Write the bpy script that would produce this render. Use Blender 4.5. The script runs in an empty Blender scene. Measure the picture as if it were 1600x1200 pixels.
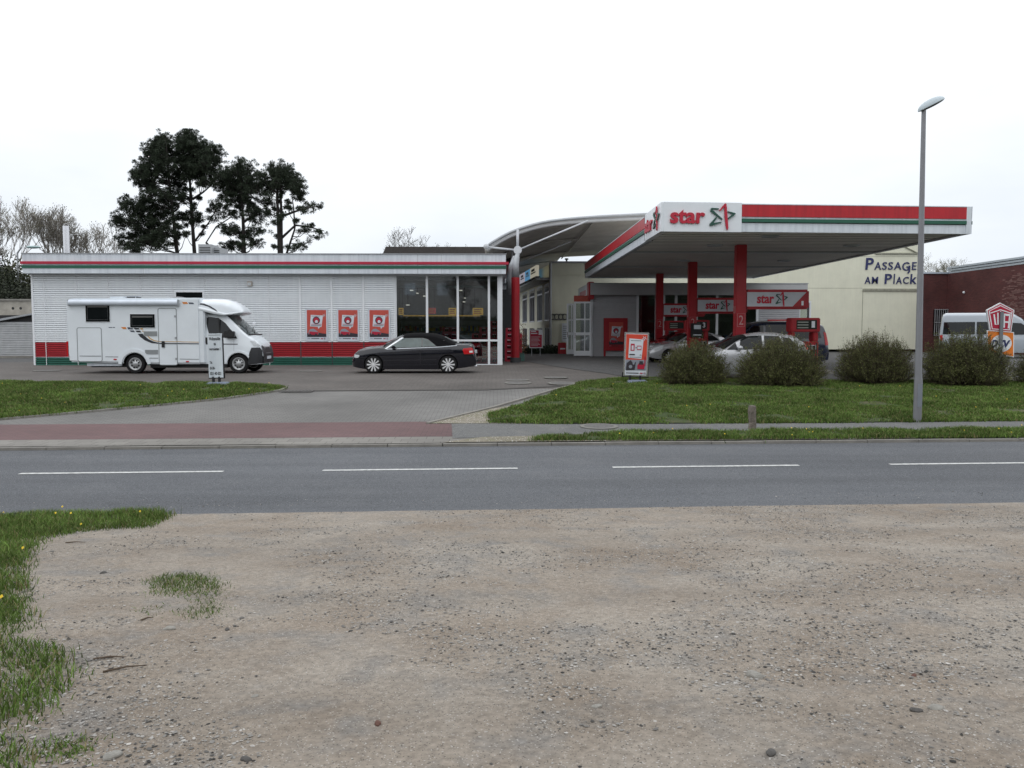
import bpy, bmesh, math, random
import numpy as np
from mathutils import Matrix, Vector, noise
R = math.radians
random.seed(7); rng = np.random.default_rng(7)
S = bpy.context.scene
COL = S.collection

# ------------------------------------------------------------------ camera
FPX = 1294.0; YAW = R(1.02); PIT = R(3.63); CZ = 1.6
cam = bpy.data.cameras.new('camera'); cam.sensor_fit = 'HORIZONTAL'
cam.sensor_width = 36.0; cam.lens = 36.0 * FPX / 1600.0
cam.clip_start = 0.05; cam.clip_end = 1500
camo = bpy.data.objects.new('camera', cam); COL.objects.link(camo)
camo.location = (0, 0, CZ); camo.rotation_euler = (R(90) - PIT, 0, -YAW)
S.camera = camo
S.render.resolution_x = 1024; S.render.resolution_y = 768
S.render.engine = 'CYCLES'
S.cycles.max_bounces = 6; S.cycles.diffuse_bounces = 3; S.cycles.glossy_bounces = 3
S.cycles.transparent_max_bounces = 8; S.cycles.transmission_bounces = 4
S.cycles.use_adaptive_sampling = True
S.view_settings.view_transform = 'Standard'; S.view_settings.look = 'None'
S.view_settings.gamma = 1; S.view_settings.exposure = 0.0

# ------------------------------------------------------------------ sky and sun
SUN_EL = R(58); SUN_AZ = R(212)          # behind the camera, a little to its left
W = bpy.data.worlds.new('World'); S.world = W; W.use_nodes = True
nt = W.node_tree; N = nt.nodes; Lk = nt.links
for n in list(N): N.remove(n)
out = N.new('ShaderNodeOutputWorld'); bg = N.new('ShaderNodeBackground')
sky = N.new('ShaderNodeTexSky'); sky.sky_type = 'NISHITA'; sky.sun_disc = False
sky.sun_elevation = SUN_EL; sky.sun_rotation = SUN_AZ
tc = N.new('ShaderNodeTexCoord'); sep = N.new('ShaderNodeSeparateXYZ')
Lk.new(tc.outputs['Generated'], sep.inputs[0])
ramp = N.new('ShaderNodeValToRGB')       # overcast: a luminous white dome, greyer towards the horizon
e = ramp.color_ramp.elements
e[0].position = 0.0; e[0].color = (7.6, 8.3, 9.3, 1)
e[1].position = 1.0; e[1].color = (14.5, 14.8, 15.2, 1)
m1 = e.new(0.12); m1.color = (10.2, 10.6, 11.0, 1)
m2 = e.new(0.3); m2.color = (12.2, 12.4, 12.6, 1)
Lk.new(sep.outputs['Z'], ramp.inputs[0])
mp = N.new('ShaderNodeMapping'); mp.inputs['Scale'].default_value = (1.2, 1.2, 3.5)
Lk.new(tc.outputs['Generated'], mp.inputs[0])
ns = N.new('ShaderNodeTexNoise'); ns.inputs['Scale'].default_value = 2.2; ns.inputs['Detail'].default_value = 5
Lk.new(mp.outputs[0], ns.inputs['Vector'])
cr = N.new('ShaderNodeValToRGB'); cr.color_ramp.elements[0].position = .3; cr.color_ramp.elements[1].position = .7
cr.color_ramp.elements[0].color = (.88, .9, .93, 1); cr.color_ramp.elements[1].color = (1.08, 1.07, 1.06, 1)
Lk.new(ns.outputs[0], cr.inputs[0])
mul = N.new('ShaderNodeMixRGB'); mul.blend_type = 'MULTIPLY'; mul.inputs[0].default_value = 1
Lk.new(ramp.outputs[0], mul.inputs[1]); Lk.new(cr.outputs[0], mul.inputs[2])
mx = N.new('ShaderNodeMixRGB'); mx.inputs[0].default_value = 0.93
Lk.new(sky.outputs[0], mx.inputs[1]); Lk.new(mul.outputs[0], mx.inputs[2])
Lk.new(mx.outputs[0], bg.inputs['Color']); bg.inputs['Strength'].default_value = 0.1
Lk.new(bg.outputs[0], out.inputs[0])
sun = bpy.data.lights.new('sun', 'SUN'); sun.energy = 0.5; sun.angle = R(45); sun.color = (1, .96, .9)
suno = bpy.data.objects.new('sun', sun); COL.objects.link(suno)
sd = Vector((math.sin(SUN_AZ) * math.cos(SUN_EL), math.cos(SUN_AZ) * math.cos(SUN_EL), math.sin(SUN_EL)))
suno.rotation_euler = sd.to_track_quat('Z', 'Y').to_euler(); suno.location = (0, -10, 30)

# ------------------------------------------------------------------ measuring helpers
_f = np.array([math.sin(YAW) * math.cos(PIT), math.cos(YAW) * math.cos(PIT), -math.sin(PIT)])
_r = np.array([math.cos(YAW), -math.sin(YAW), 0]); _u = np.cross(_r, _f)
def ray(px, py): return _f + _r * ((px - 800) / FPX) - _u * ((py - 600) / FPX)
def P(px, py, Y):
    d = ray(px, py); return d * (Y / d[1]) + np.array([0, 0, CZ])
GV = [-60, 3, 9.5, 10.0, 10.2, 15.1, 15.16, 17.7, 26, 30, 37, 48, 56, 200]
GZ = [.03, 0, -.485, -.5, -.5, -.5, -.455, -.38, 0.0, .08, .11, .17, .09, .07]
def gzv(v): return float(np.interp(v, GV, GZ))
def gz(x, y): return gzv(y - .047 * x)
def G(px, py):
    z = -.2
    d = ray(px, py)
    for i in range(12):
        p = d * ((z - CZ) / d[2]); z = .5 * z + .5 * gz(p[0], p[1])
    return (p[0], p[1])
def V2Y(x, v): return v + .047 * x

# ------------------------------------------------------------------ materials
MATS = {}
def mat(name, col, rough=.6, metal=0, var=.08, scale=2.5, bump=0, bscale=30, spec=.5, coat=0, detail=4, emit=None, island=0, streak=0):
    if name in MATS: return MATS[name]
    m = bpy.data.materials.new(name); m.use_nodes = True; MATS[name] = m
    n = m.node_tree.nodes; l = m.node_tree.links; b = n['Principled BSDF']
    b.inputs['Roughness'].default_value = rough; b.inputs['Metallic'].default_value = metal
    b.inputs['Specular IOR Level'].default_value = spec; b.inputs['Coat Weight'].default_value = coat
    t = n.new('ShaderNodeTexCoord'); no = n.new('ShaderNodeTexNoise')
    no.inputs['Scale'].default_value = scale; no.inputs['Detail'].default_value = detail; no.inputs['Roughness'].default_value = .65
    l.new(t.outputs['Object'], no.inputs['Vector'])
    r = n.new('ShaderNodeValToRGB'); r.color_ramp.elements[0].position = .28; r.color_ramp.elements[1].position = .72
    r.color_ramp.elements[0].color = (*[c * (1 - var) for c in col], 1); r.color_ramp.elements[1].color = (*[min(1, c * (1 + var)) for c in col], 1)
    l.new(no.outputs[0], r.inputs[0]); last = r.outputs[0]
    if island:
        g = n.new('ShaderNodeNewGeometry'); mr = n.new('ShaderNodeMapRange')
        mr.inputs['To Min'].default_value = 1 - island; mr.inputs['To Max'].default_value = 1 + island
        l.new(g.outputs['Random Per Island'], mr.inputs['Value'])
        mm = n.new('ShaderNodeVectorMath'); mm.operation = 'SCALE'
        l.new(last, mm.inputs[0]); l.new(mr.outputs[0], mm.inputs['Scale']); last = mm.outputs[0]
    if streak:
        mpp = n.new('ShaderNodeMapping'); mpp.inputs['Scale'].default_value = (7, 7, .45); l.new(t.outputs['Object'], mpp.inputs[0])
        n3 = n.new('ShaderNodeTexNoise'); n3.inputs['Scale'].default_value = 1.3; n3.inputs['Detail'].default_value = 6; l.new(mpp.outputs[0], n3.inputs['Vector'])
        r3 = n.new('ShaderNodeValToRGB'); r3.color_ramp.elements[0].position = .32; r3.color_ramp.elements[1].position = .6; r3.color_ramp.elements[0].color = (1 - streak, 1 - streak * .95, 1 - streak * .85, 1); r3.color_ramp.elements[1].color = (1, 1, 1, 1); l.new(n3.outputs[0], r3.inputs[0])
        ms_ = n.new('ShaderNodeMixRGB'); ms_.blend_type = 'MULTIPLY'; ms_.inputs[0].default_value = 1; l.new(last, ms_.inputs[1]); l.new(r3.outputs[0], ms_.inputs[2]); last = ms_.outputs[0]
    l.new(last, b.inputs['Base Color'])
    if bump:
        n2 = n.new('ShaderNodeTexNoise'); n2.inputs['Scale'].default_value = bscale; n2.inputs['Detail'].default_value = 4
        l.new(t.outputs['Object'], n2.inputs['Vector'])
        bp = n.new('ShaderNodeBump'); bp.inputs['Strength'].default_value = bump; bp.inputs['Distance'].default_value = .02
        l.new(n2.outputs[0], bp.inputs['Height']); l.new(bp.outputs[0], b.inputs['Normal'])
    if emit:
        b.inputs['Emission Color'].default_value = (*emit[:3], 1); b.inputs['Emission Strength'].default_value = emit[3]
    return m
def glass(name, tint, rough=.02, ior=1.5):
    m = bpy.data.materials.new(name); m.use_nodes = True; MATS[name] = m
    n = m.node_tree.nodes; l = m.node_tree.links
    n.remove(n['Principled BSDF'])
    tr = n.new('ShaderNodeBsdfTransparent'); tr.inputs[0].default_value = (*tint, 1)
    gl = n.new('ShaderNodeBsdfGlossy'); gl.inputs['Roughness'].default_value = rough; gl.inputs[0].default_value = (.9, .93, .95, 1)
    fr = n.new('ShaderNodeFresnel'); fr.inputs[0].default_value = ior
    no = n.new('ShaderNodeTexNoise'); no.inputs['Scale'].default_value = .7
    bp = n.new('ShaderNodeBump'); bp.inputs['Strength'].default_value = .03; l.new(no.outputs[0], bp.inputs['Height']); l.new(bp.outputs[0], gl.inputs['Normal'])
    mi = n.new('ShaderNodeMixShader'); l.new(fr.outputs[0], mi.inputs[0]); l.new(tr.outputs[0], mi.inputs[1]); l.new(gl.outputs[0], mi.inputs[2])
    l.new(mi.outputs[0], n['Material Output'].inputs[0]); return m

def ground_mat(name, c1, c2, c3, s1, s2, speck=.0, bump=.4, speck_col=(.7, .7, .68), sscale=160, rough=.92, bdist=.01):
    """two-scale mottled ground with optional bright or dark specks"""
    m = bpy.data.materials.new(name); m.use_nodes = True; MATS[name] = m
    n = m.node_tree.nodes; l = m.node_tree.links; b = n['Principled BSDF']
    b.inputs['Roughness'].default_value = rough; b.inputs['Specular IOR Level'].default_value = .25
    t = n.new('ShaderNodeTexCoord')
    def noi(s, d=6, rg=.65):
        x = n.new('ShaderNodeTexNoise'); x.inputs['Scale'].default_value = s; x.inputs['Detail'].default_value = d; x.inputs['Roughness'].default_value = rg
        l.new(t.outputs['Object'], x.inputs['Vector']); return x.outputs[0]
    def rmp(i, a, bb, ca, cb):
        r = n.new('ShaderNodeValToRGB'); r.color_ramp.elements[0].position = a; r.color_ramp.elements[1].position = bb
        r.color_ramp.elements[0].color = (*ca, 1); r.color_ramp.elements[1].color = (*cb, 1); l.new(i, r.inputs[0]); return r.outputs[0]
    a = noi(s1); f = noi(s2, 8, .75)
    r1 = rmp(a, .36, .64, c1, c2)
    mm = n.new('ShaderNodeMixRGB'); k = rmp(noi(s1 * 3.1, 5), .5, .72, (0, 0, 0), (1, 1, 1)); l.new(k, mm.inputs[0]); l.new(r1, mm.inputs[1]); mm.inputs[2].default_value = (*c3, 1)
    m2 = n.new('ShaderNodeMixRGB'); m2.blend_type = 'MULTIPLY'; m2.inputs[0].default_value = 1; l.new(mm.outputs[0], m2.inputs[1])
    l.new(rmp(f, .3, .7, (.62, .62, .62), (1.3, 1.3, 1.3)), m2.inputs[2]); last = m2.outputs[0]
    if speck:
        vo = n.new('ShaderNodeTexVoronoi'); vo.inputs['Scale'].default_value = sscale; l.new(t.outputs['Object'], vo.inputs['Vector'])
        w = n.new('ShaderNodeSeparateColor'); l.new(vo.outputs['Color'], w.inputs[0])
        lt = n.new('ShaderNodeMath'); lt.operation = 'GREATER_THAN'; lt.inputs[1].default_value = 1 - speck; l.new(w.outputs[0], lt.inputs[0])
        m3 = n.new('ShaderNodeMixRGB'); l.new(lt.outputs[0], m3.inputs[0]); l.new(last, m3.inputs[1]); m3.inputs[2].default_value = (*speck_col, 1); last = m3.outputs[0]
        lt2 = n.new('ShaderNodeMath'); lt2.operation = 'LESS_THAN'; lt2.inputs[1].default_value = speck * 1.3; l.new(w.outputs[1], lt2.inputs[0])
        m4 = n.new('ShaderNodeMixRGB'); l.new(lt2.outputs[0], m4.inputs[0]); l.new(last, m4.inputs[1]); m4.inputs[2].default_value = (*[c * .35 for c in c1], 1); last = m4.outputs[0]
    l.new(last, b.inputs['Base Color'])
    bp = n.new('ShaderNodeBump'); bp.inputs['Strength'].default_value = bump; bp.inputs['Distance'].default_value = bdist
    l.new(f, bp.inputs['Height']); l.new(bp.outputs[0], b.inputs['Normal']); return m

def add_tracks(m, amt, scy):
    n = m.node_tree.nodes; l = m.node_tree.links; b = n['Principled BSDF']; src = b.inputs['Base Color'].links[0].from_socket
    t = n.new('ShaderNodeTexCoord'); mpp = n.new('ShaderNodeMapping'); mpp.inputs['Rotation'].default_value = (0, 0, -.047); mpp.inputs['Scale'].default_value = (.07, scy, 1); l.new(t.outputs['Object'], mpp.inputs[0])
    no = n.new('ShaderNodeTexNoise'); no.inputs['Scale'].default_value = 1; no.inputs['Detail'].default_value = 5; l.new(mpp.outputs[0], no.inputs['Vector'])
    r = n.new('ShaderNodeValToRGB'); r.color_ramp.elements[0].position = .3; r.color_ramp.elements[1].position = .7; r.color_ramp.elements[0].color = (1 - amt,) * 3 + (1,); r.color_ramp.elements[1].color = (1 + amt,) * 3 + (1,); l.new(no.outputs[0], r.inputs[0])
    mm = n.new('ShaderNodeMixRGB'); mm.blend_type = 'MULTIPLY'; mm.inputs[0].default_value = 1; l.new(src, mm.inputs[1]); l.new(r.outputs[0], mm.inputs[2]); l.new(mm.outputs[0], b.inputs['Base Color'])
def paver_mat(name, c1, c2, mortar, bw, bh, rot=0, big=.25, rough=.85):
    m = bpy.data.materials.new(name); m.use_nodes = True; MATS[name] = m
    n = m.node_tree.nodes; l = m.node_tree.links; b = n['Principled BSDF']; b.inputs['Roughness'].default_value = rough
    b.inputs['Specular IOR Level'].default_value = .3
    t = n.new('ShaderNodeTexCoord'); mpp = n.new('ShaderNodeMapping'); mpp.inputs['Rotation'].default_value = (0, 0, rot)
    l.new(t.outputs['Object'], mpp.inputs[0])
    br = n.new('ShaderNodeTexBrick'); br.inputs['Scale'].default_value = 1; br.inputs['Brick Width'].default_value = bw; br.inputs['Row Height'].default_value = bh
    br.inputs['Mortar Size'].default_value = .006; br.inputs['Color1'].default_value = (*c1, 1); br.inputs['Color2'].default_value = (*c2, 1); br.inputs['Mortar'].default_value = (*mortar, 1)
    l.new(mpp.outputs[0], br.inputs['Vector'])
    no = n.new('ShaderNodeTexNoise'); no.inputs['Scale'].default_value = .35; no.inputs['Detail'].default_value = 7; l.new(t.outputs['Object'], no.inputs['Vector'])
    r = n.new('ShaderNodeValToRGB'); r.color_ramp.elements[0].position = .3; r.color_ramp.elements[1].position = .7
    r.color_ramp.elements[0].color = (1 - big,) * 3 + (1,); r.color_ramp.elements[1].color = (1 + big * .6,) * 3 + (1,); l.new(no.outputs[0], r.inputs[0])
    mm = n.new('ShaderNodeMixRGB'); mm.blend_type = 'MULTIPLY'; mm.inputs[0].default_value = 1; l.new(br.outputs[0], mm.inputs[1]); l.new(r.outputs[0], mm.inputs[2])
    l.new(mm.outputs[0], b.inputs['Base Color'])
    bp = n.new('ShaderNodeBump'); bp.inputs['Strength'].default_value = .3; bp.inputs['Distance'].default_value = .005; bp.invert = True
    l.new(br.outputs['Fac'], bp.inputs['Height']); l.new(bp.outputs[0], b.inputs['Normal']); return m
def wall_brick(name, c1, c2, mortar, bw, bh):
    """bricks on an upright face: x+y along the row, z up"""
    m = paver_mat(name, c1, c2, mortar, bw, bh, 0, .4)
    n = m.node_tree.nodes; l = m.node_tree.links
    mpp = [q for q in n if q.type == 'MAPPING'][0]; t = [q for q in n if q.type == 'TEX_COORD'][0]
    s = n.new('ShaderNodeSeparateXYZ'); c = n.new('ShaderNodeCombineXYZ'); ad = n.new('ShaderNodeMath')
    l.new(t.outputs['Object'], s.inputs[0]); l.new(s.outputs[0], ad.inputs[0]); l.new(s.outputs[1], ad.inputs[1])
    l.new(ad.outputs[0], c.inputs[0]); l.new(s.outputs[2], c.inputs[1]); l.new(c.outputs[0], mpp.inputs[0]); return m

# ------------------------------------------------------------------ object helpers
LOC = {}
def tag(o, label=None, cat=None, group=None, kind=None):
    if label: o['label'] = label
    if cat: o['category'] = cat
    if group: o['group'] = group
    if kind: o['kind'] = kind
    return o
def thing(name, loc, label, cat, rz=0, group=None):
    o = bpy.data.objects.new(name, None); COL.objects.link(o); o.empty_display_size = .2
    o.location = loc; o.rotation_euler = (0, 0, rz); LOC[o.name] = np.array(loc, float)
    return tag(o, label, cat, group)
def sub(name, parent):
    o = bpy.data.objects.new(name, None); COL.objects.link(o); o.parent = parent; LOC[o.name] = LOC.get(parent.name, np.zeros(3)); return o
def copy_tree(o, parent=None):
    c = o.copy(); COL.objects.link(c); c.parent = parent
    for ch in list(KIDS.get(o.name, [])): 
        k = copy_tree(ch, c); 
    return c
KIDS = {}
def link(name, me, mats, parent, smooth):
    for m in (mats if isinstance(mats, (list, tuple)) else [mats]): me.materials.append(m)
    o = bpy.data.objects.new(name, me); COL.objects.link(o)
    if parent is not None:
        o.parent = parent; LOC[o.name] = LOC.get(parent.name, np.zeros(3)); KIDS.setdefault(parent.name, []).append(o)
    (me.shade_smooth if smooth else me.shade_flat)()
    return o
def npmesh(name, V, F, mats, parent=None, smooth=False, mi=None, **t):
    """V (n,3), F (m,k) arrays -> one mesh object, fast"""
    V = np.asarray(V, np.float32); F = np.asarray(F, np.int32); me = bpy.data.meshes.new(name)
    me.vertices.add(len(V)); me.vertices.foreach_set('co', V.ravel())
    k = F.shape[1]; me.loops.add(F.size); me.loops.foreach_set('vertex_index', F.ravel())
    me.polygons.add(len(F)); me.polygons.foreach_set('loop_start', np.arange(0, F.size, k, dtype=np.int32))
    if mi is not None: me.polygons.foreach_set('material_index', np.asarray(mi, np.int32))
    me.update(calc_edges=True); me.validate()
    o = link(name, me, mats, parent, smooth)
    if t: tag(o, **t)
    return o
PAIRS = {'side_window', 'headlight', 'tail_light', 'side_moulding', 'chrome_strip', 'windscreen_frame', 'wing_mirror', 'roof_rail', 'cab_window', 'reversing_lamp', 'wiper', 'soft_top_side'}
class MB:
    def __init__(s): s.v = []; s.f = []; s.m = []
    def add(s, vs, fs, m=0, M=None):
        b = len(s.v)
        for p in vs:
            if M is not None: p = M @ Vector(p)
            s.v.append((float(p[0]), float(p[1]), float(p[2])))
        for f in fs: s.f.append(tuple(b + i for i in f)); s.m.append(m)
        return s
    def box(s, x0, x1, y0, y1, z0, z1, m=0, M=None):
        x0, x1 = min(x0, x1), max(x0, x1); y0, y1 = min(y0, y1), max(y0, y1); z0, z1 = min(z0, z1), max(z0, z1)
        return s.add([(x0, y0, z0), (x1, y0, z0), (x1, y1, z0), (x0, y1, z0), (x0, y0, z1), (x1, y0, z1), (x1, y1, z1), (x0, y1, z1)],
                     [(3, 2, 1, 0), (4, 5, 6, 7), (0, 1, 5, 4), (1, 2, 6, 5), (2, 3, 7, 6), (3, 0, 4, 7)], m, M)
    def prism(s, pts, y0, y1, m=0, M=None):
        """polygon in x,z extruded from y0 (near) to y1"""
        a = sum(pts[i][0] * pts[(i + 1) % len(pts)][1] - pts[(i + 1) % len(pts)][0] * pts[i][1] for i in range(len(pts)))
        if a < 0: pts = pts[::-1]
        n = len(pts); vs = [(x, y0, z) for x, z in pts] + [(x, y1, z) for x, z in pts]
        return s.add(vs, [tuple(range(n)), tuple(range(2 * n - 1, n - 1, -1))] + [(i + n, (i + 1) % n + n, (i + 1) % n, i) for i in range(n)], m, M)
    def flat(s, pts, y, m=0, M=None, th=.003): return s.prism(pts, y - th, y, m, M)
    def rect(s, x0, x1, z0, z1, y, m=0, M=None, th=.003): return s.box(x0, x1, y - th, y, z0, z1, m, M)
    def disc(s, cx, cz, r, y, m=0, M=None, rz=None, n=24, th=.003):
        return s.prism([(cx + r * math.cos(2 * math.pi * i / n), cz + (rz or r) * math.sin(2 * math.pi * i / n)) for i in range(n)], y - th, y, m, M)
    def tube(s, pts, rad, n=8, m=0, M=None, cap=True):
        pts = [Vector(p) for p in pts]; rad = rad if isinstance(rad, (list, tuple)) else [rad] * len(pts)
        vs = []; fs = []; ref = None
        for i, p in enumerate(pts):
            d = (pts[min(i + 1, len(pts) - 1)] - pts[max(i - 1, 0)]).normalized()
            if ref is None: ref = d.orthogonal().normalized()
            u = (ref - d * ref.dot(d)); u = u.normalized() if u.length > 1e-6 else d.orthogonal().normalized(); ref = u; w = d.cross(u)
            for k in range(n):
                a = 2 * math.pi * k / n; vs.append(p + (u * math.cos(a) + w * math.sin(a)) * rad[i])
        for i in range(len(pts) - 1):
            for k in range(n): a = i * n + k; b = i * n + (k + 1) % n; fs.append((a, b, b + n, a + n))
        if cap: fs.append(tuple(range(n - 1, -1, -1))); fs.append(tuple(range((len(pts) - 1) * n, len(pts) * n)))
        return s.add(vs, fs, m, M)
    def lathe(s, prof, n=32, m=0, M=None, axis='y'):
        """prof [(r, h)] spun about an axis through the origin"""
        vs = []; fs = []
        for r, h in prof:
            for k in range(n):
                a = 2 * math.pi * k / n; c, d = r * math.cos(a), r * math.sin(a)
                vs.append((c, h, d) if axis == 'y' else (c, d, h))
        for i in range(len(prof) - 1):
            for k in range(n):
                a = i * n + k; b = i * n + (k + 1) % n
                fs.append((a, a + n, b + n, b) if axis == 'y' else (a, b, b + n, a + n))
        return s.add(vs, fs, m, M)
    def sph(s, c, r, m=0, M=None, nu=16, nv=10, sc=(1, 1, 1)):
        vs = []; fs = []
        for i in range(nv + 1):
            t = math.pi * i / nv
            for k in range(nu):
                a = 2 * math.pi * k / nu; vs.append((c[0] + r * sc[0] * math.sin(t) * math.cos(a), c[1] + r * sc[1] * math.sin(t) * math.sin(a), c[2] + r * sc[2] * math.cos(t)))
        for i in range(nv):
            for k in range(nu): a = i * nu + k; b = i * nu + (k + 1) % nu; fs.append((a, a + nu, b + nu, b))
        return s.add(vs, fs, m, M)
    def text(s, t, x0, x1, z0, z1, y, m=0, M=None, bold=0, shear=0, th=.004):
        vs, fs = text_geo(t, bold, shear)
        a = np.array(vs); lo = a.min(0); hi = a.max(0); w = hi - lo; w[w < 1e-6] = 1
        q = (a - lo) / w
        return s.add([(x0 + p[0] * (x1 - x0), y - p[2] * th, z0 + p[1] * (z1 - z0)) for p in q], fs, m, M)
    def ribbon(s, pts, w, y, m=0, M=None, th=.004):
        """stroke through x,z points; w a width or one per point"""
        n = len(pts); w = w if isinstance(w, (list, tuple)) else [w] * n; a = []; b = []
        for i in range(n):
            p = np.array(pts[i], float); d0 = np.array(pts[max(i - 1, 0)], float); d1 = np.array(pts[min(i + 1, n - 1)], float)
            d = d1 - d0; d /= np.linalg.norm(d) + 1e-9; q = np.array([-d[1], d[0]]) * w[i] / 2; a.append(tuple(p + q)); b.append(tuple(p - q))
        for i in range(n - 1): s.prism([a[i], a[i + 1], b[i + 1], b[i]], y - th, y, m, M)
        return s
    def build(s, name, mats, parent=None, world=False, smooth=False, bevel=0, auto=None):
        if name in PAIRS and parent is not None and not world:      # one mesh for each side of the vehicle
            h = [MB(), MB()]
            for f, k in zip(s.f, s.m):
                g = h[0] if sum(s.v[i][1] for i in f) / len(f) < 0 else h[1]; g.add([s.v[i] for i in f], [tuple(range(len(f)))], k)
            if h[0].f and h[1].f:
                for g in h:
                    g.weld(); o = g.build_one(name, mats, parent, False, smooth, bevel, auto)
                return o
        return s.build_one(name, mats, parent, world, smooth, bevel, auto)
    def weld(s):
        d = {}; nv = []; mp = []
        for p in s.v:
            k = (round(p[0], 5), round(p[1], 5), round(p[2], 5))
            if k not in d: d[k] = len(nv); nv.append(p)
            mp.append(d[k])
        s.v = nv; q = [(tuple(dict.fromkeys(mp[i] for i in f)), m) for f, m in zip(s.f, s.m)]; q = [(f, m) for f, m in q if len(f) > 2]; s.f = [f for f, m in q]; s.m = [m for f, m in q]
    def build_one(s, name, mats, parent=None, world=False, smooth=False, bevel=0, auto=None):
        if world and parent is not None:
            o = LOC[parent.name]; s.v = [(a - o[0], b - o[1], c - o[2]) for a, b, c in s.v]
        me = bpy.data.meshes.new(name); me.from_pydata(s.v, [], s.f); me.polygons.foreach_set('material_index', s.m); me.update()
        if bevel:
            bm = bmesh.new(); bm.from_mesh(me); bmesh.ops.remove_doubles(bm, verts=bm.verts, dist=1e-5)
            bmesh.ops.bevel(bm, geom=[x for x in bm.edges if len(x.link_faces) == 2 and x.calc_face_angle(0) > .5], offset=bevel, segments=2, affect='EDGES', clamp_overlap=True)
            bm.to_mesh(me); bm.free()
        o = link(name, me, mats, parent, smooth or bool(auto))
        if auto: me.set_sharp_from_angle(angle=auto)
        return o
_TG = {}
def text_geo(t, bold, shear):
    k = (t, bold, shear)
    if k in _TG: return _TG[k]
    cu = bpy.data.curves.new('text', 'FONT'); cu.body = t; cu.size = 1; cu.offset = bold; cu.shear = shear; cu.extrude = .5; cu.resolution_u = 3
    ob = bpy.data.objects.new('text', cu); me = bpy.data.meshes.new_from_object(ob)
    r = ([tuple(v.co) for v in me.vertices], [tuple(p.vertices) for p in me.polygons])
    bpy.data.objects.remove(ob); bpy.data.meshes.remove(me); _TG[k] = r; return r
def star_mark(mb, x0, x1, z0, z1, y, mg, mr, M=None, th=.01):
    u = z1 - z0; Q = lambda a, b: (x0 + a * (x1 - x0), z0 + b * u); e = 0
    for mi, pts in ((mg, [(.34, .80, .045), (.07, .81, .055), (.06, .73, .09), (.49, .405, .045)]), (mg, [(.265, .49, .045), (.04, .205, .10), (.46, .305, .025)]), (mg, [(.70, .70, .04), (.97, .62, .07), (.71, .43, .055)]),
                    (mr, [(.37, .725, .04), (.60, .965, .08), (.63, .52, .11), (.685, .09, .085), (.69, 0, .015)])):
        for (a, b, w), (c, d, v) in zip(pts[:-1], pts[1:]):
            mb.ribbon([Q(a, b), Q(c, d)], [w * u, v * u], y - e, mi, M, th); e += .0006
        for a, b, w in pts[1:-1]: mb.disc(*Q(a, b), w * u / 2, y - e, mi, M, n=12, th=th); e += .0006
def star_logo(mb, x0, x1, z0, z1, y, mg, mr, M=None, th=.01, split=.6):
    w = x1 - x0; h = z1 - z0
    mb.text('star', x0, x0 + w * .56, z0 + .2 * h, z0 + .78 * h, y, mr, M, bold=.028, shear=.03, th=th)
    star_mark(mb, x0 + w * .62, x1, z0, z1, y, mg, mr, M, th)

# shared materials
WHITE = mat('white_paint', (.76, .79, .82), .35, var=.04)
OFFW = mat('off_white_panel', (.66, .71, .76), .4, var=.06, streak=.16)
RED = mat('red_paint', (.36, .011, .019), .4, var=.12)
REDF = mat('red_fascia_paint', (.46, .008, .018), .4, var=.08, streak=.22)
REDL = mat('red_trim', (.42, .014, .045), .35)
GREEN = mat('green_trim', (.012, .1, .06), .4)
GREY = mat('grey_metal', (.36, .38, .4), .45, metal=.3, var=.08)
DGREY = mat('dark_grey', (.05, .052, .056), .6)
BLACK = mat('black_plastic', (.013, .013, .014), .5)
RUB = mat('rubber', (.014, .014, .015), .85, spec=.2)
CHROME = mat('bright_metal', (.7, .7, .72), .2, metal=.9, var=.05)
CONC = mat('concrete', (.22, .21, .19), .9, var=.22, scale=3, bump=.3)
CREAM = mat('cream_render', (.7, .7, .57), .85, var=.07, scale=.9, bump=.08, bscale=60, detail=8, streak=.04)
LENS = mat('lamp_lens', (.55, .58, .6), .12, var=.3, scale=30)
TAIL = mat('red_lens', (.5, .01, .015), .15)
CARGL = mat('dark_car_glass', (.008, .010, .011), .05, spec=.4, var=.3, scale=1.5)
YELL = mat('yellow_sign', (.75, .45, .02), .5)
ORANGE = mat('orange_sign', (.75, .2, .02), .5)
NAVY = mat('navy_lettering', (.02, .027, .11), .5)
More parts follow.
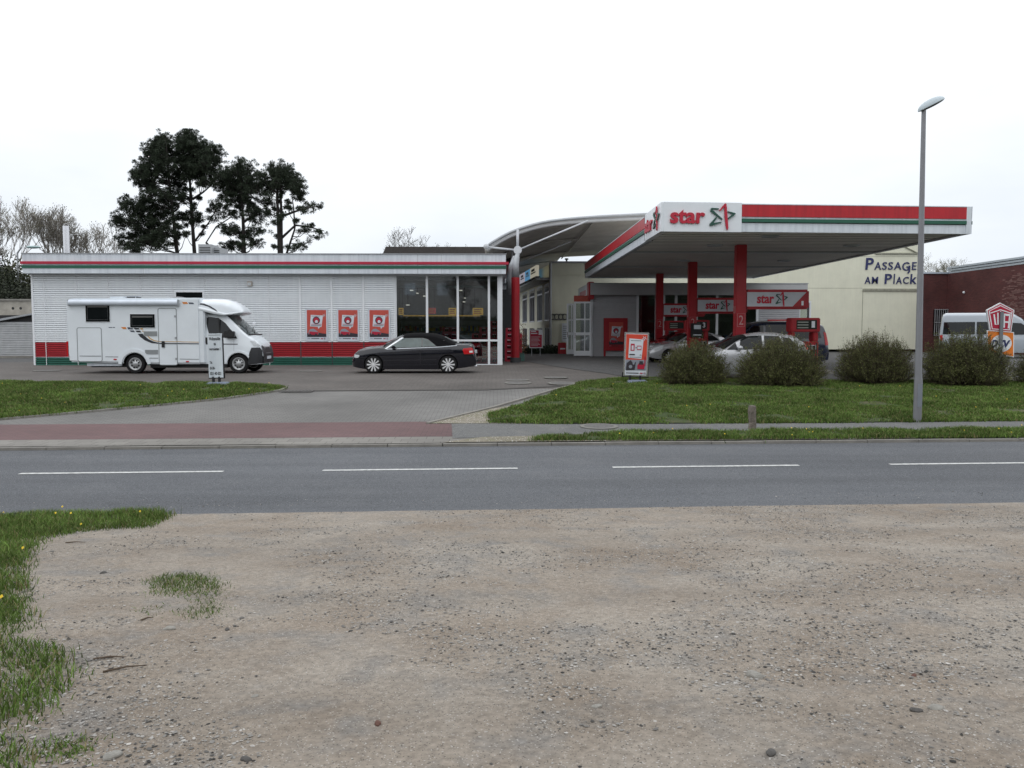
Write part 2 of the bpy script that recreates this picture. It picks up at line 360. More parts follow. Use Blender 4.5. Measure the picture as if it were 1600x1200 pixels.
# ================================================================== GROUND
def grid_sheet(name, xs, vs, off, m, zf=None, kind='structure'):
    X, Vv = np.meshgrid(xs, vs); Y = Vv + .047 * X
    Z = np.interp(Vv, GV, GZ) + off
    if zf is not None: Z = Z + zf(X, Vv)
    nx = len(xs); ny = len(vs); idx = np.arange(nx * ny).reshape(ny, nx)
    F = np.stack([idx[:-1, :-1], idx[:-1, 1:], idx[1:, 1:], idx[1:, :-1]], -1).reshape(-1, 4)
    return npmesh(name, np.stack([X, Y, Z], -1).reshape(-1, 3), F, m, smooth=True, kind=kind)
def poly_patch(name, poly, off, m, step=.3, kind='structure', edge=0):
    """drape a polygon (world x,y) over the ground, cut by a grid"""
    bm = bmesh.new(); vs = [bm.verts.new((x, y, 0)) for x, y in poly]; bm.faces.new(vs)
    xs = [p[0] for p in poly]; ys = [p[1] for p in poly]
    for v in np.arange(min(ys) - 2, max(ys) + 2, step):
        bmesh.ops.bisect_plane(bm, geom=bm.verts[:] + bm.edges[:] + bm.faces[:], plane_co=(0, v, 0), plane_no=(-.047, 1, 0))
    bmesh.ops.triangulate(bm, faces=bm.faces[:])
    if edge:
        r = bmesh.ops.extrude_face_region(bm, geom=bm.faces[:])
        top = [q for q in r['geom'] if isinstance(q, bmesh.types.BMVert)]; ts = set(top)
        for q in bm.verts: q.co.z = gz(q.co.x, q.co.y) + (off if q in ts else off - edge)
    else:
        for q in bm.verts: q.co.z = gz(q.co.x, q.co.y) + off
    bmesh.ops.recalc_face_normals(bm, faces=bm.faces[:])
    me = bpy.data.meshes.new(name); bm.to_mesh(me); bm.free()
    o = link(name, me, m, None, False); tag(o, kind=kind); return o
def snoise(X, Y, s, seed=0):
    o = np.empty(X.shape)
    f = X.ravel(); g = Y.ravel(); q = o.ravel()
    for i in range(len(f)): q[i] = noise.noise(Vector((f[i] * s, g[i] * s, seed)))
    return q.reshape(X.shape)

DIRT = ground_mat('dry_dirt', (.31, .277, .236), (.23, .19, .15), (.212, .202, .188), .8, 26, speck=.03, bump=.8, sscale=190, speck_col=(.42, .4, .37), bdist=.012)
ASPH = ground_mat('road_asphalt', (.122, .128, .138), (.104, .110, .120), (.13, .135, .144), .25, 60, speck=.06, bump=.4, sscale=110, speck_col=(.2, .21, .22), bdist=.004)
add_tracks(ASPH, .16, 1.1)
YARD = ground_mat('yard_asphalt', (.1, .1, .1), (.085, .085, .086), (.11, .108, .105), .4, 20, speck=.04, sscale=60, speck_col=(.2, .2, .2))
LAWN = ground_mat('lawn_soil', (.04, .065, .018), (.06, .075, .03), (.12, .105, .06), .5, 14, bump=.6)
SAND = ground_mat('sandy_edge', (.25, .225, .18), (.2, .18, .14), (.16, .16, .09), 1.3, 20, speck=.03, sscale=60)
add_tracks(DIRT, .12, 1.6)
BASE = ground_mat('far_ground', (.12, .12, .1), (.1, .11, .08), (.13, .12, .1), .1, 3)
PAVE = paver_mat('grey_paving', (.19, .186, .178), (.165, .162, .156), (.075, .072, .065), .2, .1, 0)
PAVB = paver_mat('brown_grey_paving', (.135, .122, .112), (.115, .105, .098), (.06, .055, .05), .2, .1, R(45))
BIKE = paver_mat('red_paving', (.168, .1, .1), (.142, .088, .09), (.09, .07, .068), .2, .1, 0, .2)
STRIP = paver_mat('pale_paving', (.235, .225, .205), (.2, .19, .175), (.12, .11, .1), .3, .3, 0, .2)
FOOT = ground_mat('footpath_asphalt', (.15, .152, .15), (.125, .128, .127), (.17, .168, .16), .5, 25, speck=.03, sscale=80, speck_col=(.25, .25, .25))

base = grid_sheet('ground', np.array([-260, -60, -30, -20, -10, 0, 10, 20, 30, 60, 260.]), np.array([-60, -20, 0, 3, 9.5, 10.3, 15.0, 15.16, 17.7, 26, 30, 37, 48, 56, 100, 600.]), -.09, BASE)
def dz(X, V):
    n = snoise(X, V, .6, 1) * .035 + snoise(X, V, 2.2, 5) * .014 + snoise(X, V, 9, 9) * .005
    return n * np.clip((9.55 - V) / .9, .1, 1)
fx = np.arange(-9.5, 9.6, .05); fv = np.arange(1.2, 10.5, .045)
def dirt_prof(X, V): return dz(X, V) - np.clip(V - 9.55, 0, 1) * .16 + .012
dirt = grid_sheet('dirt_ground', fx, fv, 0, DIRT, dirt_prof)
grid_sheet('dirt_verge_left', np.arange(-60, -9.3, 1.0), np.arange(-20, 10.2, .9), -.02, DIRT)
grid_sheet('dirt_verge_right', np.arange(9.4, 60, 1.0), np.arange(-20, 10.2, .9), -.02, DIRT)
grid_sheet('dirt_verge_behind', np.arange(-9.6, 9.9, .8), np.arange(-20, 1.6, .4), -.03, DIRT)
grid_sheet('road', np.arange(-120, 121, 4.0), np.array([9.3, 10.1, 10.25, 12, 14, 15.1]), 0, ASPH)
# road markings: 3 m dashes with 1.5 m gaps
LINE = mat('line_paint', (.5, .51, .5), .7, var=.45, scale=14, detail=8)
for i in range(-5, 8):
    x0 = -7.06 + 4.42 * i
    poly_patch('lane_dash', [(x0, V2Y(x0, 12.53)), (x0 + 2.95, V2Y(x0 + 2.95, 12.53)), (x0 + 2.95, V2Y(x0 + 2.95, 12.64)), (x0, V2Y(x0, 12.64))], .006, LINE)
# far kerb
mb = MB()
for i in range(-40, 45):
    x0 = i * 1.0; z1 = -.452
    M = Matrix.Translation((x0, V2Y(x0, 15.1), 0)) @ Matrix.Rotation(math.atan(.047), 4, 'Z')
    mb.box(0.006, .994, 0, .1, -.6, z1 + random.uniform(-.006, .006), 0, M)
tag(mb.build('kerb', [CONC]), kind='structure')
def strip(name, x0, x1, v0, v1, off, m, sx=2.0, sv=.3):
    return grid_sheet(name, np.arange(x0, x1 + sx, sx), np.linspace(v0, v1, max(3, int((v1 - v0) / sv))), off, m)
strip('driveway', -120, 120, 15.2, 24.2, 0, PAVE)
strip('forecourt', -120, 120, 24.2, 41, 0, PAVB)
strip('yard', -120, 120, 41, 90, 0, YARD, sv=1)
yp = [(.95, 42), (1.6, 39.5), (3.0, 33), (4.2, 29), (6, 26.6), (60, 30), (60, 43), (.9, 43)]
poly_patch('yard_asphalt_apron', yp, .014, YARD, .5)
strip('pavement_strip', -120, -.3, 15.2, 15.95, .010, STRIP)
strip('cycle_path', -120, -1.6, 15.95, 18.0, .012, BIKE)
poly_patch('cycle_path_end', [(-1.7, V2Y(-1.7, 15.95)), (-.5, V2Y(-.5, 15.75)), (-.75, V2Y(-.75, 17.0)), (-1.7, V2Y(-1.7, 18.0))], .009, BIKE)
poly_patch('footpath', [(-.85, V2Y(-.85, 15.7)), (3, V2Y(3, 16.05)), (60, V2Y(60, 16.4)), (60, V2Y(60, 17.75)), (.5, V2Y(.5, 17.95)), (-1.0, V2Y(-1.0, 18.0))], .016, FOOT)
poly_patch('sandy_verge', [(-1.0, V2Y(-1, 15.22)), (8, V2Y(8, 15.22)), (8, V2Y(8, 16.1)), (3, V2Y(3, 16.1)), (-.3, V2Y(-.3, 15.8))], .02, SAND)
poly_patch('sandy_corner', [G(668, 663), G(900, 663), G(860, 650), G(815, 633), G(772, 639)], .022, SAND)
# gutter lines
GUT = mat('gutter_line', (.06, .055, .05), .9)
poly_patch('gutter_line', [G(440, 612), G(760, 610), G(905, 603), G(905, 601), G(760, 608.4), G(440, 610.4)], .012, GUT)
# lawns (soil sheets) and their edging
laL = [G(-330, 672)] + [G(*p) for p in [(0, 656.5), (120, 646), (250, 634), (350, 624), (438, 611), (446, 607), (420, 603), (370, 600), (180, 599), (0, 598), (-330, 598)]]
laR = [G(*p) for p in [(765, 662), (850, 663.5), (1000, 663.5), (1300, 662), (1600, 659)]] + [(14, V2Y(14, 18.05)), (40, V2Y(40, 18.0)), (40, 27.2), (15.0, 26.2)] + [G(*p) for p in [(1300, 597), (1100, 594), (985, 591), (945, 595), (905, 600), (880, 609), (860, 617), (820, 633), (765, 648)]]
veR = [G(*p) for p in [(830, 690), (860, 682), (980, 678), (1160, 675), (1600, 672.5)]] + [(14, V2Y(14, 16.0)), (40, V2Y(40, 16.0)), (40, V2Y(40, 15.25)), (12, V2Y(12, 15.25)), (5, V2Y(5, 15.25))]
poly_patch('lawn_left', laL, .03, LAWN); poly_patch('lawn_right', laR, .035, LAWN); poly_patch('verge_soil', veR, .03, LAWN)
# kerb stones edging the lawns
def edging(name, pts, label):
    m = MB()
    for a, b in zip(pts[:-1], pts[1:]):
        a = np.array(a); b = np.array(b); n = max(1, int(np.linalg.norm(b - a) / 1.0))
        for i in range(n):
            p = a + (b - a) * i / n; q = a + (b - a) * (i + .985) / n
            d = (q - p) / np.linalg.norm(q - p); r = np.array([-d[1], d[0]]) * .045
            zp = gz(*p) + .045; zq = gz(*q) + .045
            c = [(*(p + r), zp), (*(p - r), zp), (*(q - r), zq), (*(q + r), zq)]
            m.add([(x, y, z - .15) for x, y, z in c] + c, [(0, 1, 5, 4), (1, 2, 6, 5), (2, 3, 7, 6), (3, 0, 4, 7), (4, 5, 6, 7)])
    return tag(m.build(name, [CONC]), kind='structure')
edging('kerb_edging', laL[:7] + [laL[7]], '')
edging('kerb_edging', [G(668, 663), G(770, 638), G(870, 609), G(905, 600), G(985, 590)], '')

# ---- grass blades
def inside(poly, x, y):
    c = np.zeros(x.shape, bool); n = len(poly)
    for i in range(n):
        x1, y1 = poly[i]; x2, y2 = poly[(i + 1) % n]
        with np.errstate(divide='ignore', invalid='ignore'):
            t = ((y1 > y) != (y2 > y)) & (x < (x2 - x1) * (y - y1) / (y2 - y1) + x1)
        c ^= t
    return c
GRS = mat('grass_blades', (.095, .152, .034), .75, var=.5, scale=.9, island=.55, spec=.15)
_n = GRS.node_tree.nodes; _l = GRS.node_tree.links; _b = _n['Principled BSDF']; _s = _b.inputs['Base Color'].links[0].from_socket     # some blades are dry and straw coloured
_g = _n.new('ShaderNodeNewGeometry'); _w = _n.new('ShaderNodeTexWhiteNoise'); _w.noise_dimensions = '1D'; _l.new(_g.outputs['Random Per Island'], _w.inputs['W'])
_c = _n.new('ShaderNodeMath'); _c.operation = 'GREATER_THAN'; _c.inputs[1].default_value = .9; _l.new(_w.outputs['Value'], _c.inputs[0])
_m = _n.new('ShaderNodeMixRGB'); _l.new(_c.outputs[0], _m.inputs[0]); _l.new(_s, _m.inputs[1]); _m.inputs[2].default_value = (.22, .19, .09, 1); _l.new(_m.outputs[0], _b.inputs['Base Color'])
DAND = mat('dandelion_yellow', (.7, .5, .02), .7)
def vnoise(x, y, s, seed):
    return np.array([noise.noise(Vector((a * s, b * s, seed))) for a, b in zip(x, y)])
def grass(name, poly, n, h, w, label, seed, clump=.5, flowers=0, z0=.03, zfun=None, thr=-.35, xlim=None):
    xs = [p[0] for p in poly]; ys = [p[1] for p in poly]; r = np.random.default_rng(seed)
    x = r.uniform(max(min(xs), -16), min(max(xs), 18), n * 2); y = r.uniform(min(ys), max(ys), n * 2)
    # thin out: nearer blades matter more
    k = inside(poly, x, y); x = x[k]; y = y[k]
    nz = vnoise(x, y, .9, seed) + .6 * vnoise(x, y, 3.5, seed + 3)
    k = nz > thr + r.uniform(-.25, .25, len(x)); x = x[k] + r.normal(0, .05, k.sum()); y = y[k] + r.normal(0, .05, k.sum()); nz = nz[k]
    m = len(x); hh = h * (1 + clump * nz) * r.uniform(.5, 1.35, m); a = r.uniform(0, math.pi, m); ln = r.normal(0, .45, (m, 2)) * hh[:, None]
    zz = np.array([(zfun or gz)(p, q) for p, q in zip(x, y)]) + z0 - .015
    dx = np.cos(a) * w * r.uniform(.6, 1.4, m) / 2; dy = np.sin(a) * w / 2
    b0 = np.stack([x - dx, y - dy, zz], -1); b1 = np.stack([x + dx, y + dy, zz], -1)
    m0 = np.stack([x - dx * .7 + ln[:, 0] * .35, y - dy * .7 + ln[:, 1] * .35, zz + hh * .6], -1); m1_ = np.stack([x + dx * .7 + ln[:, 0] * .35, y + dy * .7 + ln[:, 1] * .35, zz + hh * .6], -1)
    t = np.stack([x + ln[:, 0], y + ln[:, 1], zz + hh], -1)
    V = np.stack([b0, b1, m1_, m0, t, t], 1).reshape(-1, 3); i = np.arange(m)[:, None] * 6
    F = np.concatenate([i + np.array([0, 1, 2, 3]), i + np.array([3, 2, 4, 5])], 0); mi = np.zeros(len(F))
    if flowers:
        j = r.choice(m, flowers); fr = .013
        c = t[j] + [0, 0, .02]; ang = np.arange(4) * math.pi / 2
        fvs = np.stack([np.stack([c[:, 0] + fr * np.cos(q), c[:, 1] + fr * np.sin(q) * .7, c[:, 2] + (0.012 * math.sin(q))], -1) for q in ang], 1).reshape(-1, 3)
        F = np.concatenate([F, len(V) + np.arange(flowers * 4).reshape(-1, 4)]); mi = np.concatenate([mi, np.ones(flowers)]); V = np.concatenate([V, fvs])
    return npmesh(name, V, F, [GRS, DAND], mi=mi, label=label, cat='grass', kind='stuff')
grass('grass', laL, 150000, .07, .016, 'short green grass on the left lawn in front of the motorhome', 11, flowers=26)
grass('grass', laR, 330000, .07, .016, 'green lawn below the bushes right of the driveway', 12, flowers=22, thr=-.22)
grass('grass', veR, 90000, .075, .012, 'taller grass on the narrow verge between road and footpath', 13, flowers=30)
DX = lambda x, y: gz(x, y) + float(dirt_prof(np.array([[x]]), np.array([[y - .047 * x]]))[0, 0])
E = lambda L: [G(*p) for p in L]
gA = E([(-400, 782), (0, 790), (60, 786), (140, 792), (230, 797), (268, 808), (230, 826), (120, 832), (60, 850), (40, 880), (38, 930), (40, 975), (60, 996), (-20, 1004), (20, 1014), (85, 1022), (108, 1045), (100, 1085), (66, 1115), (50, 1150), (45, 1205), (-60, 1260), (-500, 1100)])
grass('grass', gA, 150000, .062, .0065, 'long green grass tufts with dandelions at the left edge of the dirt', 14, flowers=30, z0=.005, zfun=DX, thr=-.5, clump=.8)
gB = E([(240, 905), (285, 898), (330, 905), (345, 925), (330, 940), (345, 955), (310, 972), (290, 962), (285, 940), (245, 935)])
grass('grass', gB, 5200, .032, .005, 'sparse low grass patch growing in the open dirt', 15, z0=0, zfun=DX, thr=-.15)
gC = E([(60, 1190), (95, 1160), (130, 1165), (110, 1195)]); grass('grass', gC, 500, .03, .007, 'small grass tuft at the bottom left of the dirt', 16, z0=0, zfun=DX, thr=-.2)
gD = E([(215, 958), (240, 950), (245, 968), (220, 972)]); grass('grass', gD, 160, .03, .008, 'tiny grass tuft left of the sparse patch in the dirt', 17, z0=0, zfun=DX, thr=-.3)

# ---- gravel: many small stones pressed in the dirt
STN = mat('pebble', (.23, .22, .205), .9, var=.35, scale=9, island=.88)
ico_v = np.array([(0, 0, 1), (.9, 0, .3), (.28, .85, .3), (-.72, .53, .3), (-.72, -.53, .3), (.28, -.85, .3), (0, 0, -.6)])
ico_f = np.array([(0, 1, 2), (0, 2, 3), (0, 3, 4), (0, 4, 5), (0, 5, 1), (6, 2, 1), (6, 3, 2), (6, 4, 3), (6, 5, 4), (6, 1, 5)])
def stones(n, smin, smax, seed, vmax=10.0, thr=-.1):
    r = np.random.default_rng(seed); v = 1.9 + (vmax - 1.9) * r.random(n * 2) ** 1.15; v = np.where(v > 9.6, 9.6 + (v - 9.6) * r.random(len(v)) * 2.5, v); x = (r.random(n * 2) * 2 - 1) * (.66 * v + .6)
    nz = vnoise(x, v, .8, 31) + .7 * vnoise(x, v * 1.6, 2.2, 33) + .18 * np.clip(x / 4, -.6, 1)
    k = nz > thr + r.uniform(-.3, .3, len(x)); x = x[k][:n]; v = v[k][:n]; m = len(x)
    s = smin + (smax - smin) * r.random(m) ** 4
    y = v + .047 * x
    X, Vv = x, v; z = np.interp(np.minimum(v, 9.9), GV, GZ) + np.array([noise.noise(Vector((a * .6, b * .6, 1))) * .035 + noise.noise(Vector((a * 2.2, b * 2.2, 5))) * .014 for a, b in zip(x, v)]) * np.clip((9.55 - v) / .9, .1, 1) - np.clip(v - 9.55, 0, 1) * .16 + .012
    a = r.uniform(0, 6.28, m); sc = np.stack([s * r.uniform(.8, 1.5, m), s * r.uniform(.6, 1.1, m), s * r.uniform(.35, .75, m)], -1)
    L = ico_v[None] * sc[:, None, :] * r.uniform(.75, 1.25, (m, 7, 1)) * .94; ca, sa = np.cos(a)[:, None], np.sin(a)[:, None]
    VX = L[..., 0] * ca - L[..., 1] * sa + x[:, None]; VY = L[..., 0] * sa + L[..., 1] * ca + y[:, None]; VZ = L[..., 2] + np.maximum(z, np.where(v > 9.3, -.499, -9))[:, None] + .001
    F = (ico_f[None] + (np.arange(m) * 7)[:, None, None]).reshape(-1, 3)
    return np.stack([VX, VY, VZ], -1).reshape(-1, 3), F
v1, f1 = stones(90000, .0024, .0125, 41, thr=.08); v2, f2 = stones(90, .012, .022, 42, thr=-.4)
npmesh('gravel', np.concatenate([v1, v2]), np.concatenate([f1, f2 + len(v1)]), STN, label='loose gravel and pebbles scattered over the dirt', cat='gravel', kind='stuff')
def rock(px, py, s, label, col):
    x, y = G(px, py); m = MB(); m.sph((0, 0, 0), s, 0, nu=14, nv=8, sc=(1.3, .8, .55))
    sd_ = random.random() * 50; m.v = [tuple(Vector(p) * (1 + .35 * noise.noise(Vector(p) / s * 1.1 + Vector((sd_, 0, 0))))) for p in m.v]
    o = m.build('rock', [mat('rock_' + col[0], col[1], .9, var=.25, scale=20, bump=.4, bscale=60)], smooth=False)
    o.location = (x, y, DX(x, y) + s * .15); o.rotation_euler = (0, 0, random.random() * 3); tag(o, label, 'rock', 'larger stones on the dirt')
LG = ('pale', (.27, .26, .235)); DK = ('dark', (.09, .085, .08)); BR = ('brown', (.12, .06, .045))
for a in [(162, 896, .022, 'round grey stone left of the sparse grass patch', DK), (264, 988, .028, 'flat pale stone just below the sparse grass patch', LG), (355, 988, .016, 'small dark stone right below the sparse grass patch', DK),
          (1179, 1060, .035, 'pale round stone in the middle right of the dirt', LG), (1428, 1056, .014, 'small dark red stone far right on the dirt', BR), (176, 1186, .03, 'pale flat stone at the bottom left edge', LG),
          (384, 1189, .018, 'dark stone at the bottom edge below the pebbles', DK), (932, 1110, .018, 'pale stone right of the centre near the bottom', LG), (398, 1091, .014, 'pale pebble left of the centre near the bottom', LG),
          (590, 1136, .017, 'brown stone near the bottom centre', BR), (1462, 1110, .026, 'pale stone near the bottom right corner', LG), (1205, 1186, .022, 'dark flat stone at the bottom right', DK), (1432, 1116, .02, 'grey stone beside the pale one near the bottom right', DK)]: rock(*a)
WOOD = mat('twig_wood', (.09, .065, .045), .9)
for px, py, L_, an, lb in [(172, 1036, .16, .1, 'dark thick twig lying on the dirt at lower left'), (196, 1053, .2, .35, 'thin twig beside the thick one on the dirt at lower left'), (230, 975, .07, .5, 'short pale twig beside the sparse grass patch'), (118, 852, .18, .0, 'thin twig near the upper left grass')]:
    x, y = G(px, py); m = MB(); m.tube([(-L_ / 2 * math.cos(an), -L_ / 2 * math.sin(an), 0), (0, .01, .006), (L_ / 2 * math.cos(an), L_ / 2 * math.sin(an), .004)], [.006, .005, .002], 6)
    o = m.build('twig', [WOOD]); o.location = (x, y, DX(x, y) + .006); tag(o, lb, 'twig')

# ---- manholes and drain
IRON = mat('cast_iron', (.13, .125, .12), .7, metal=.4, var=.3, scale=14, bump=.5, bscale=25)
RING = mat('manhole_ring', (.17, .165, .15), .9, var=.15, scale=10)
for px, py, r_, lb in [(809, 598.8, .42, 'round manhole cover, nearer of the two at the driveway centre'), (809, 594.3, .38, 'round manhole cover, farther of the two at the driveway centre'), (868, 591, .4, 'manhole cover on the asphalt apron, farthest right'), (878, 600, .44, 'manhole cover beside the tip of the right lawn'), (936, 668, .4, 'manhole cover set in the grey footpath'), (486, 580.5, .42, 'manhole cover on the paving left of the black convertible'), (74, 579.5, .5, 'manhole cover behind the left lawn at the rear of the motorhome')]:
    x, y = G(px, py); m = MB(); m.lathe([(r_, 0), (r_, .012), (r_ * .78, .014)], 28, 1, axis='z'); m.lathe([(r_ * .78, .014), (r_ * .75, .01), (0.001, .012)], 28, 0, axis='z')
    o = m.build('manhole_cover', [IRON, RING]); o.rotation_euler = (math.atan((gz(x, y + .4) - gz(x, y - .4)) / .8), 0, 0); o.location = (x, y, gz(x, y) + (.022 if px > 850 else .008)); tag(o, lb, 'manhole cover', 'manhole covers')
x, y = G(463, 612.5); m = MB()
for i in range(9): m.box(-.4 + i * .1, -.35 + i * .1, -.18, .18, 0, .012)
m.box(-.46, .46, -.24, -.19, 0, .014); m.box(-.46, .46, .19, .24, 0, .014)
o = m.build('drain_grate', [IRON]); o.location = (x, y, gz(x, y) + .02); tag(o, 'slotted iron drain grate beside the tip of the left lawn', 'drain grate')
# ================================================================== SHOP BUILDING (left)
GY = 37.0
def X(px, Y=GY, py=500): return float(P(px, py, Y)[0])
def Z(py, Y=GY, px=500): return float(P(px, py, Y)[2])
CLAD = mat('white_corrugated_steel', (.88, .92, .95), .38, var=.04, scale=1.2, streak=.05)
CLADR = mat('red_corrugated_steel', (.38, .014, .024), .45, var=.1)
CLADG = mat('green_corrugated_steel', (.02, .12, .085), .45, var=.1)
CLADK = mat('grey_corrugated_steel', (.42, .43, .44), .4, var=.15)
def corr(mb, x0, x1, Y, z0, z1, period=.094, amp=.085, mf=lambda z: 0, seg=6):
    n0 = int(round((z1 - z0) / period)); n = n0 * 4; vs = []; fs = []; ms = []; period = (z1 - z0) / n0; zs_ = []
    for k in range(n0):
        for q, d_ in ((0, 1), (.64, 1), (.67, 0), (.88, 0)): zs_.append((z0 + (k + q) * period, d_))
    zs_.append((z1, 1))
    for z, d_ in zs_: vs += [(x0, Y - amp * d_, z), (x1, Y - amp * d_, z)]
    b = len(mb.v); mb.v += vs
    for i in range(n):
        mb.f.append((b + 2 * i, b + 2 * i + 1, b + 2 * i + 3, b + 2 * i + 2)); mb.m.append(mf((zs_[i][0] + zs_[i + 1][0]) / 2))
xl = X(54); xr = X(785); zb = .02; gl = .11
xg = X(618); z_ev = Z(429)
shop = thing('petrol_station_shop', (xl, GY, 0), 'long white corrugated petrol station shop with red and green base stripe and glass corner', 'building')
zr0, zr1, zw = Z(556.5), Z(533.5), Z(559)
mb = MB(); corr(mb, xl, xg, GY, zb, z_ev, mf=lambda z: 2 if z < zr0 - .07 else (0 if z < zr0 else (1 if z < zr1 else 0)))
mb.box(xl, xg - .05, GY + .03, GY + .25, zb, z_ev, 0); mb.box(xl, xl + .2, GY + .25, GY + 10, zb, z_ev, 0)
mb.build('corrugated_wall', [CLAD, CLADR, CLADG], shop, world=True)
mb = MB()
for px in [72, 121.6, 171.6, 221.6, 271.7, 321, 371, 421]: x = X(px); mb.box(x - .012, x + .012, GY - .092, GY - .0, zb, z_ev)
for px in [470, 519, 568.5]: x = X(px); mb.box(x - .04, x + .04, GY - .1, GY - .0, zb + (zr1 - zb), z_ev); mb.box(x - .02, x + .02, GY - .092, GY, zb, zr1, 1)
mb.box(xl - .05, xl + .03, GY - .1, GY + .3, zb, z_ev)
mb.build('joint_strip', [WHITE, DGREY], shop, world=True)
# roof edge with stripes
fx0, fx1 = X(38, 36.5), X(790.5, 36.5); f0, f1 = Z(427.5, 36.5), Z(397, 36.5)
mb = MB(); mb.box(fx0, fx1, 36.5, 46.0, f0, f1, 0)
ra, rb, ga, gb = Z(413, 36.5), Z(409, 36.5), Z(419.5, 36.5), Z(415, 36.5)
mb.box(fx0 - .06, fx1 + .12, 36.44, 46.05, ra, rb, 1); mb.box(fx0 - .02, fx1 + .02, 36.47, 46.02, ga, gb, 2)
mb.box(fx0 - .03, fx1 + .03, 36.46, 36.54, f1, f1 + .03, 3); mb.box(fx0 + .5, fx1 - .5, 37, 45.5, f1, f1 + .02, 4)
for px in [226, 405, 531, 653, 690, 775]: x = X(px, 36.5); mb.box(x - .006, x + .006, 36.497, 36.5, f0, f1, 3)
mb.build('roof_fascia', [OFFW, REDL, GREEN, GREY, CONC], shop, world=True)
mb = MB(); mb.box(fx0 + .1, fx1 - .1, 36.55, GY + .05, f0 - .03, f0 - .003); mb.build('eave_soffit', [GREY], shop, world=True)
# glazed corner: posts, transoms, glass
SG = glass('shop_glass', (.8, .84, .85), ior=2.05)
mb = MB(); gx = [xg, X(667.5), X(715.5), X(764), X(779)]
for i, x in enumerate(gx): w = .05 if i else .06; mb.box(x - w, x + w, GY - .06, GY + .06, zb, z_ev)
mb.box(X(779), X(785), GY - .08, GY + .14, zb, z_ev)
mb.box(xg, X(785), GY - .065, GY + .05, Z(533.5), Z(530.5)); mb.box(xg, X(785), GY - .07, GY + .06, zb, Z(569)); mb.box(xg, X(785), GY - .05, GY + .05, z_ev - .06, z_ev)
for yy in [38.5, 40, 41.5, 43, 44.9]: mb.box(X(785) - .05, X(785) + .01, yy - .04, yy + .04, zb, z_ev)
mb.box(X(785) - .045, X(785) + .005, GY + .14, 45, zb, .2); mb.box(X(785) - .045, X(785) + .005, GY + .14, 45, z_ev - .1, z_ev)
fr = mb.build('window_frame', [WHITE], shop, world=True)
for i in range(4):
    m = MB(); m.box(gx[i] + .055, gx[i + 1] - .055, GY - .005, GY + .005, Z(530.5), z_ev - .06); m.build('window_pane', [SG], shop, world=True)
    m = MB(); m.box(gx[i] + .055, gx[i + 1] - .055, GY - .005, GY + .005, Z(569), Z(533.5)); m.build('window_pane', [SG], shop, world=True)
m = MB(); m.box(X(785) - .03, X(785) - .02, GY + .15, 44.9, .2, z_ev - .1); m.build('window_pane', [SG], shop, world=True)
# interior shell
INT = mat('interior_wall', (.3, .3, .3), .8); INF = mat('interior_floor', (.2, .19, .17), .5)
mb = MB(); mb.box(xg - 3.5, X(785) - .05, 44.8, 45, zb, z_ev, 0); mb.box(xg - 3.5, xg - 3.4, 37.3, 44.8, zb, z_ev, 0); mb.box(xg - 3.5, X(785) - .06, GY + .1, 44.8, z_ev - .25, z_ev - .2, 0)
mb.box(xg - 3.5, X(785) - .06, GY + .1, 44.8, .05, .13, 1)
mb.build('interior', [INT, INF], shop, world=True)
# truss, ceiling lights
m = MB(); ty = 38.6; tz = Z(447.5, ty); m.box(X(624, ty), X(760, ty), ty, ty + .12, tz - .05, tz + .05)
for a, b in [(627, 650), (667, 690), (714, 690), (744, 760)]: m.tube([(X(a, ty), ty + .06, tz + (.5 if a in (627, 667) else 0.5)), (X(b, ty), ty + .06, tz)], .015, 5)
m.build('roof_truss', [mat('truss_green', (.22, .32, .3), .5)], shop, world=True)
BULB = mat('ceiling_lamp_glow', (1, .95, .85), .5, emit=(1, .93, .8, .7))
YGLOW = mat('yellow_sign_added_glow', (.6, .35, .02), .5, emit=(1, .55, .03, .28)); RGLOW = mat('red_sign_added_glow', (.5, .05, .04), .5, emit=(1, .12, .08, .2))  # emission added to brighten the hanging signs in the dim interior
for i, (px, py, w) in enumerate([(643, 454, 6), (652, 458.5, 4), (637, 477, 6), (663, 463, 4), (720, 454, 6), (726, 466, 4), (725, 472, 5)]):
    yy = 40 + (i % 3) * 1.4; w *= .8; m = MB(); m.box(X(px - w / 2, yy), X(px + w / 2, yy), yy, yy + .25, Z(py, yy), Z(py, yy) + .04)
    m.tube([(X(px, yy), yy + .2, Z(py, yy) + .04), (X(px, yy), yy + .2, z_ev - .24)], .012, 5, 1)
    o = thing('ceiling_lamp', (X(px, yy), yy, 2.5), ['small ceiling lamp glowing inside the shop, %s' % s for s in ['upper one behind the left pane', 'second from the top behind the left pane', 'lowest one behind the left pane', 'rightmost behind the left pane', 'upper one behind the third pane', 'middle one behind the third pane', 'lowest one behind the third pane']][i], 'lamp', group='ceiling lamps inside the shop')
    m.build('lamp_panel', [BULB, DGREY], o, world=True)
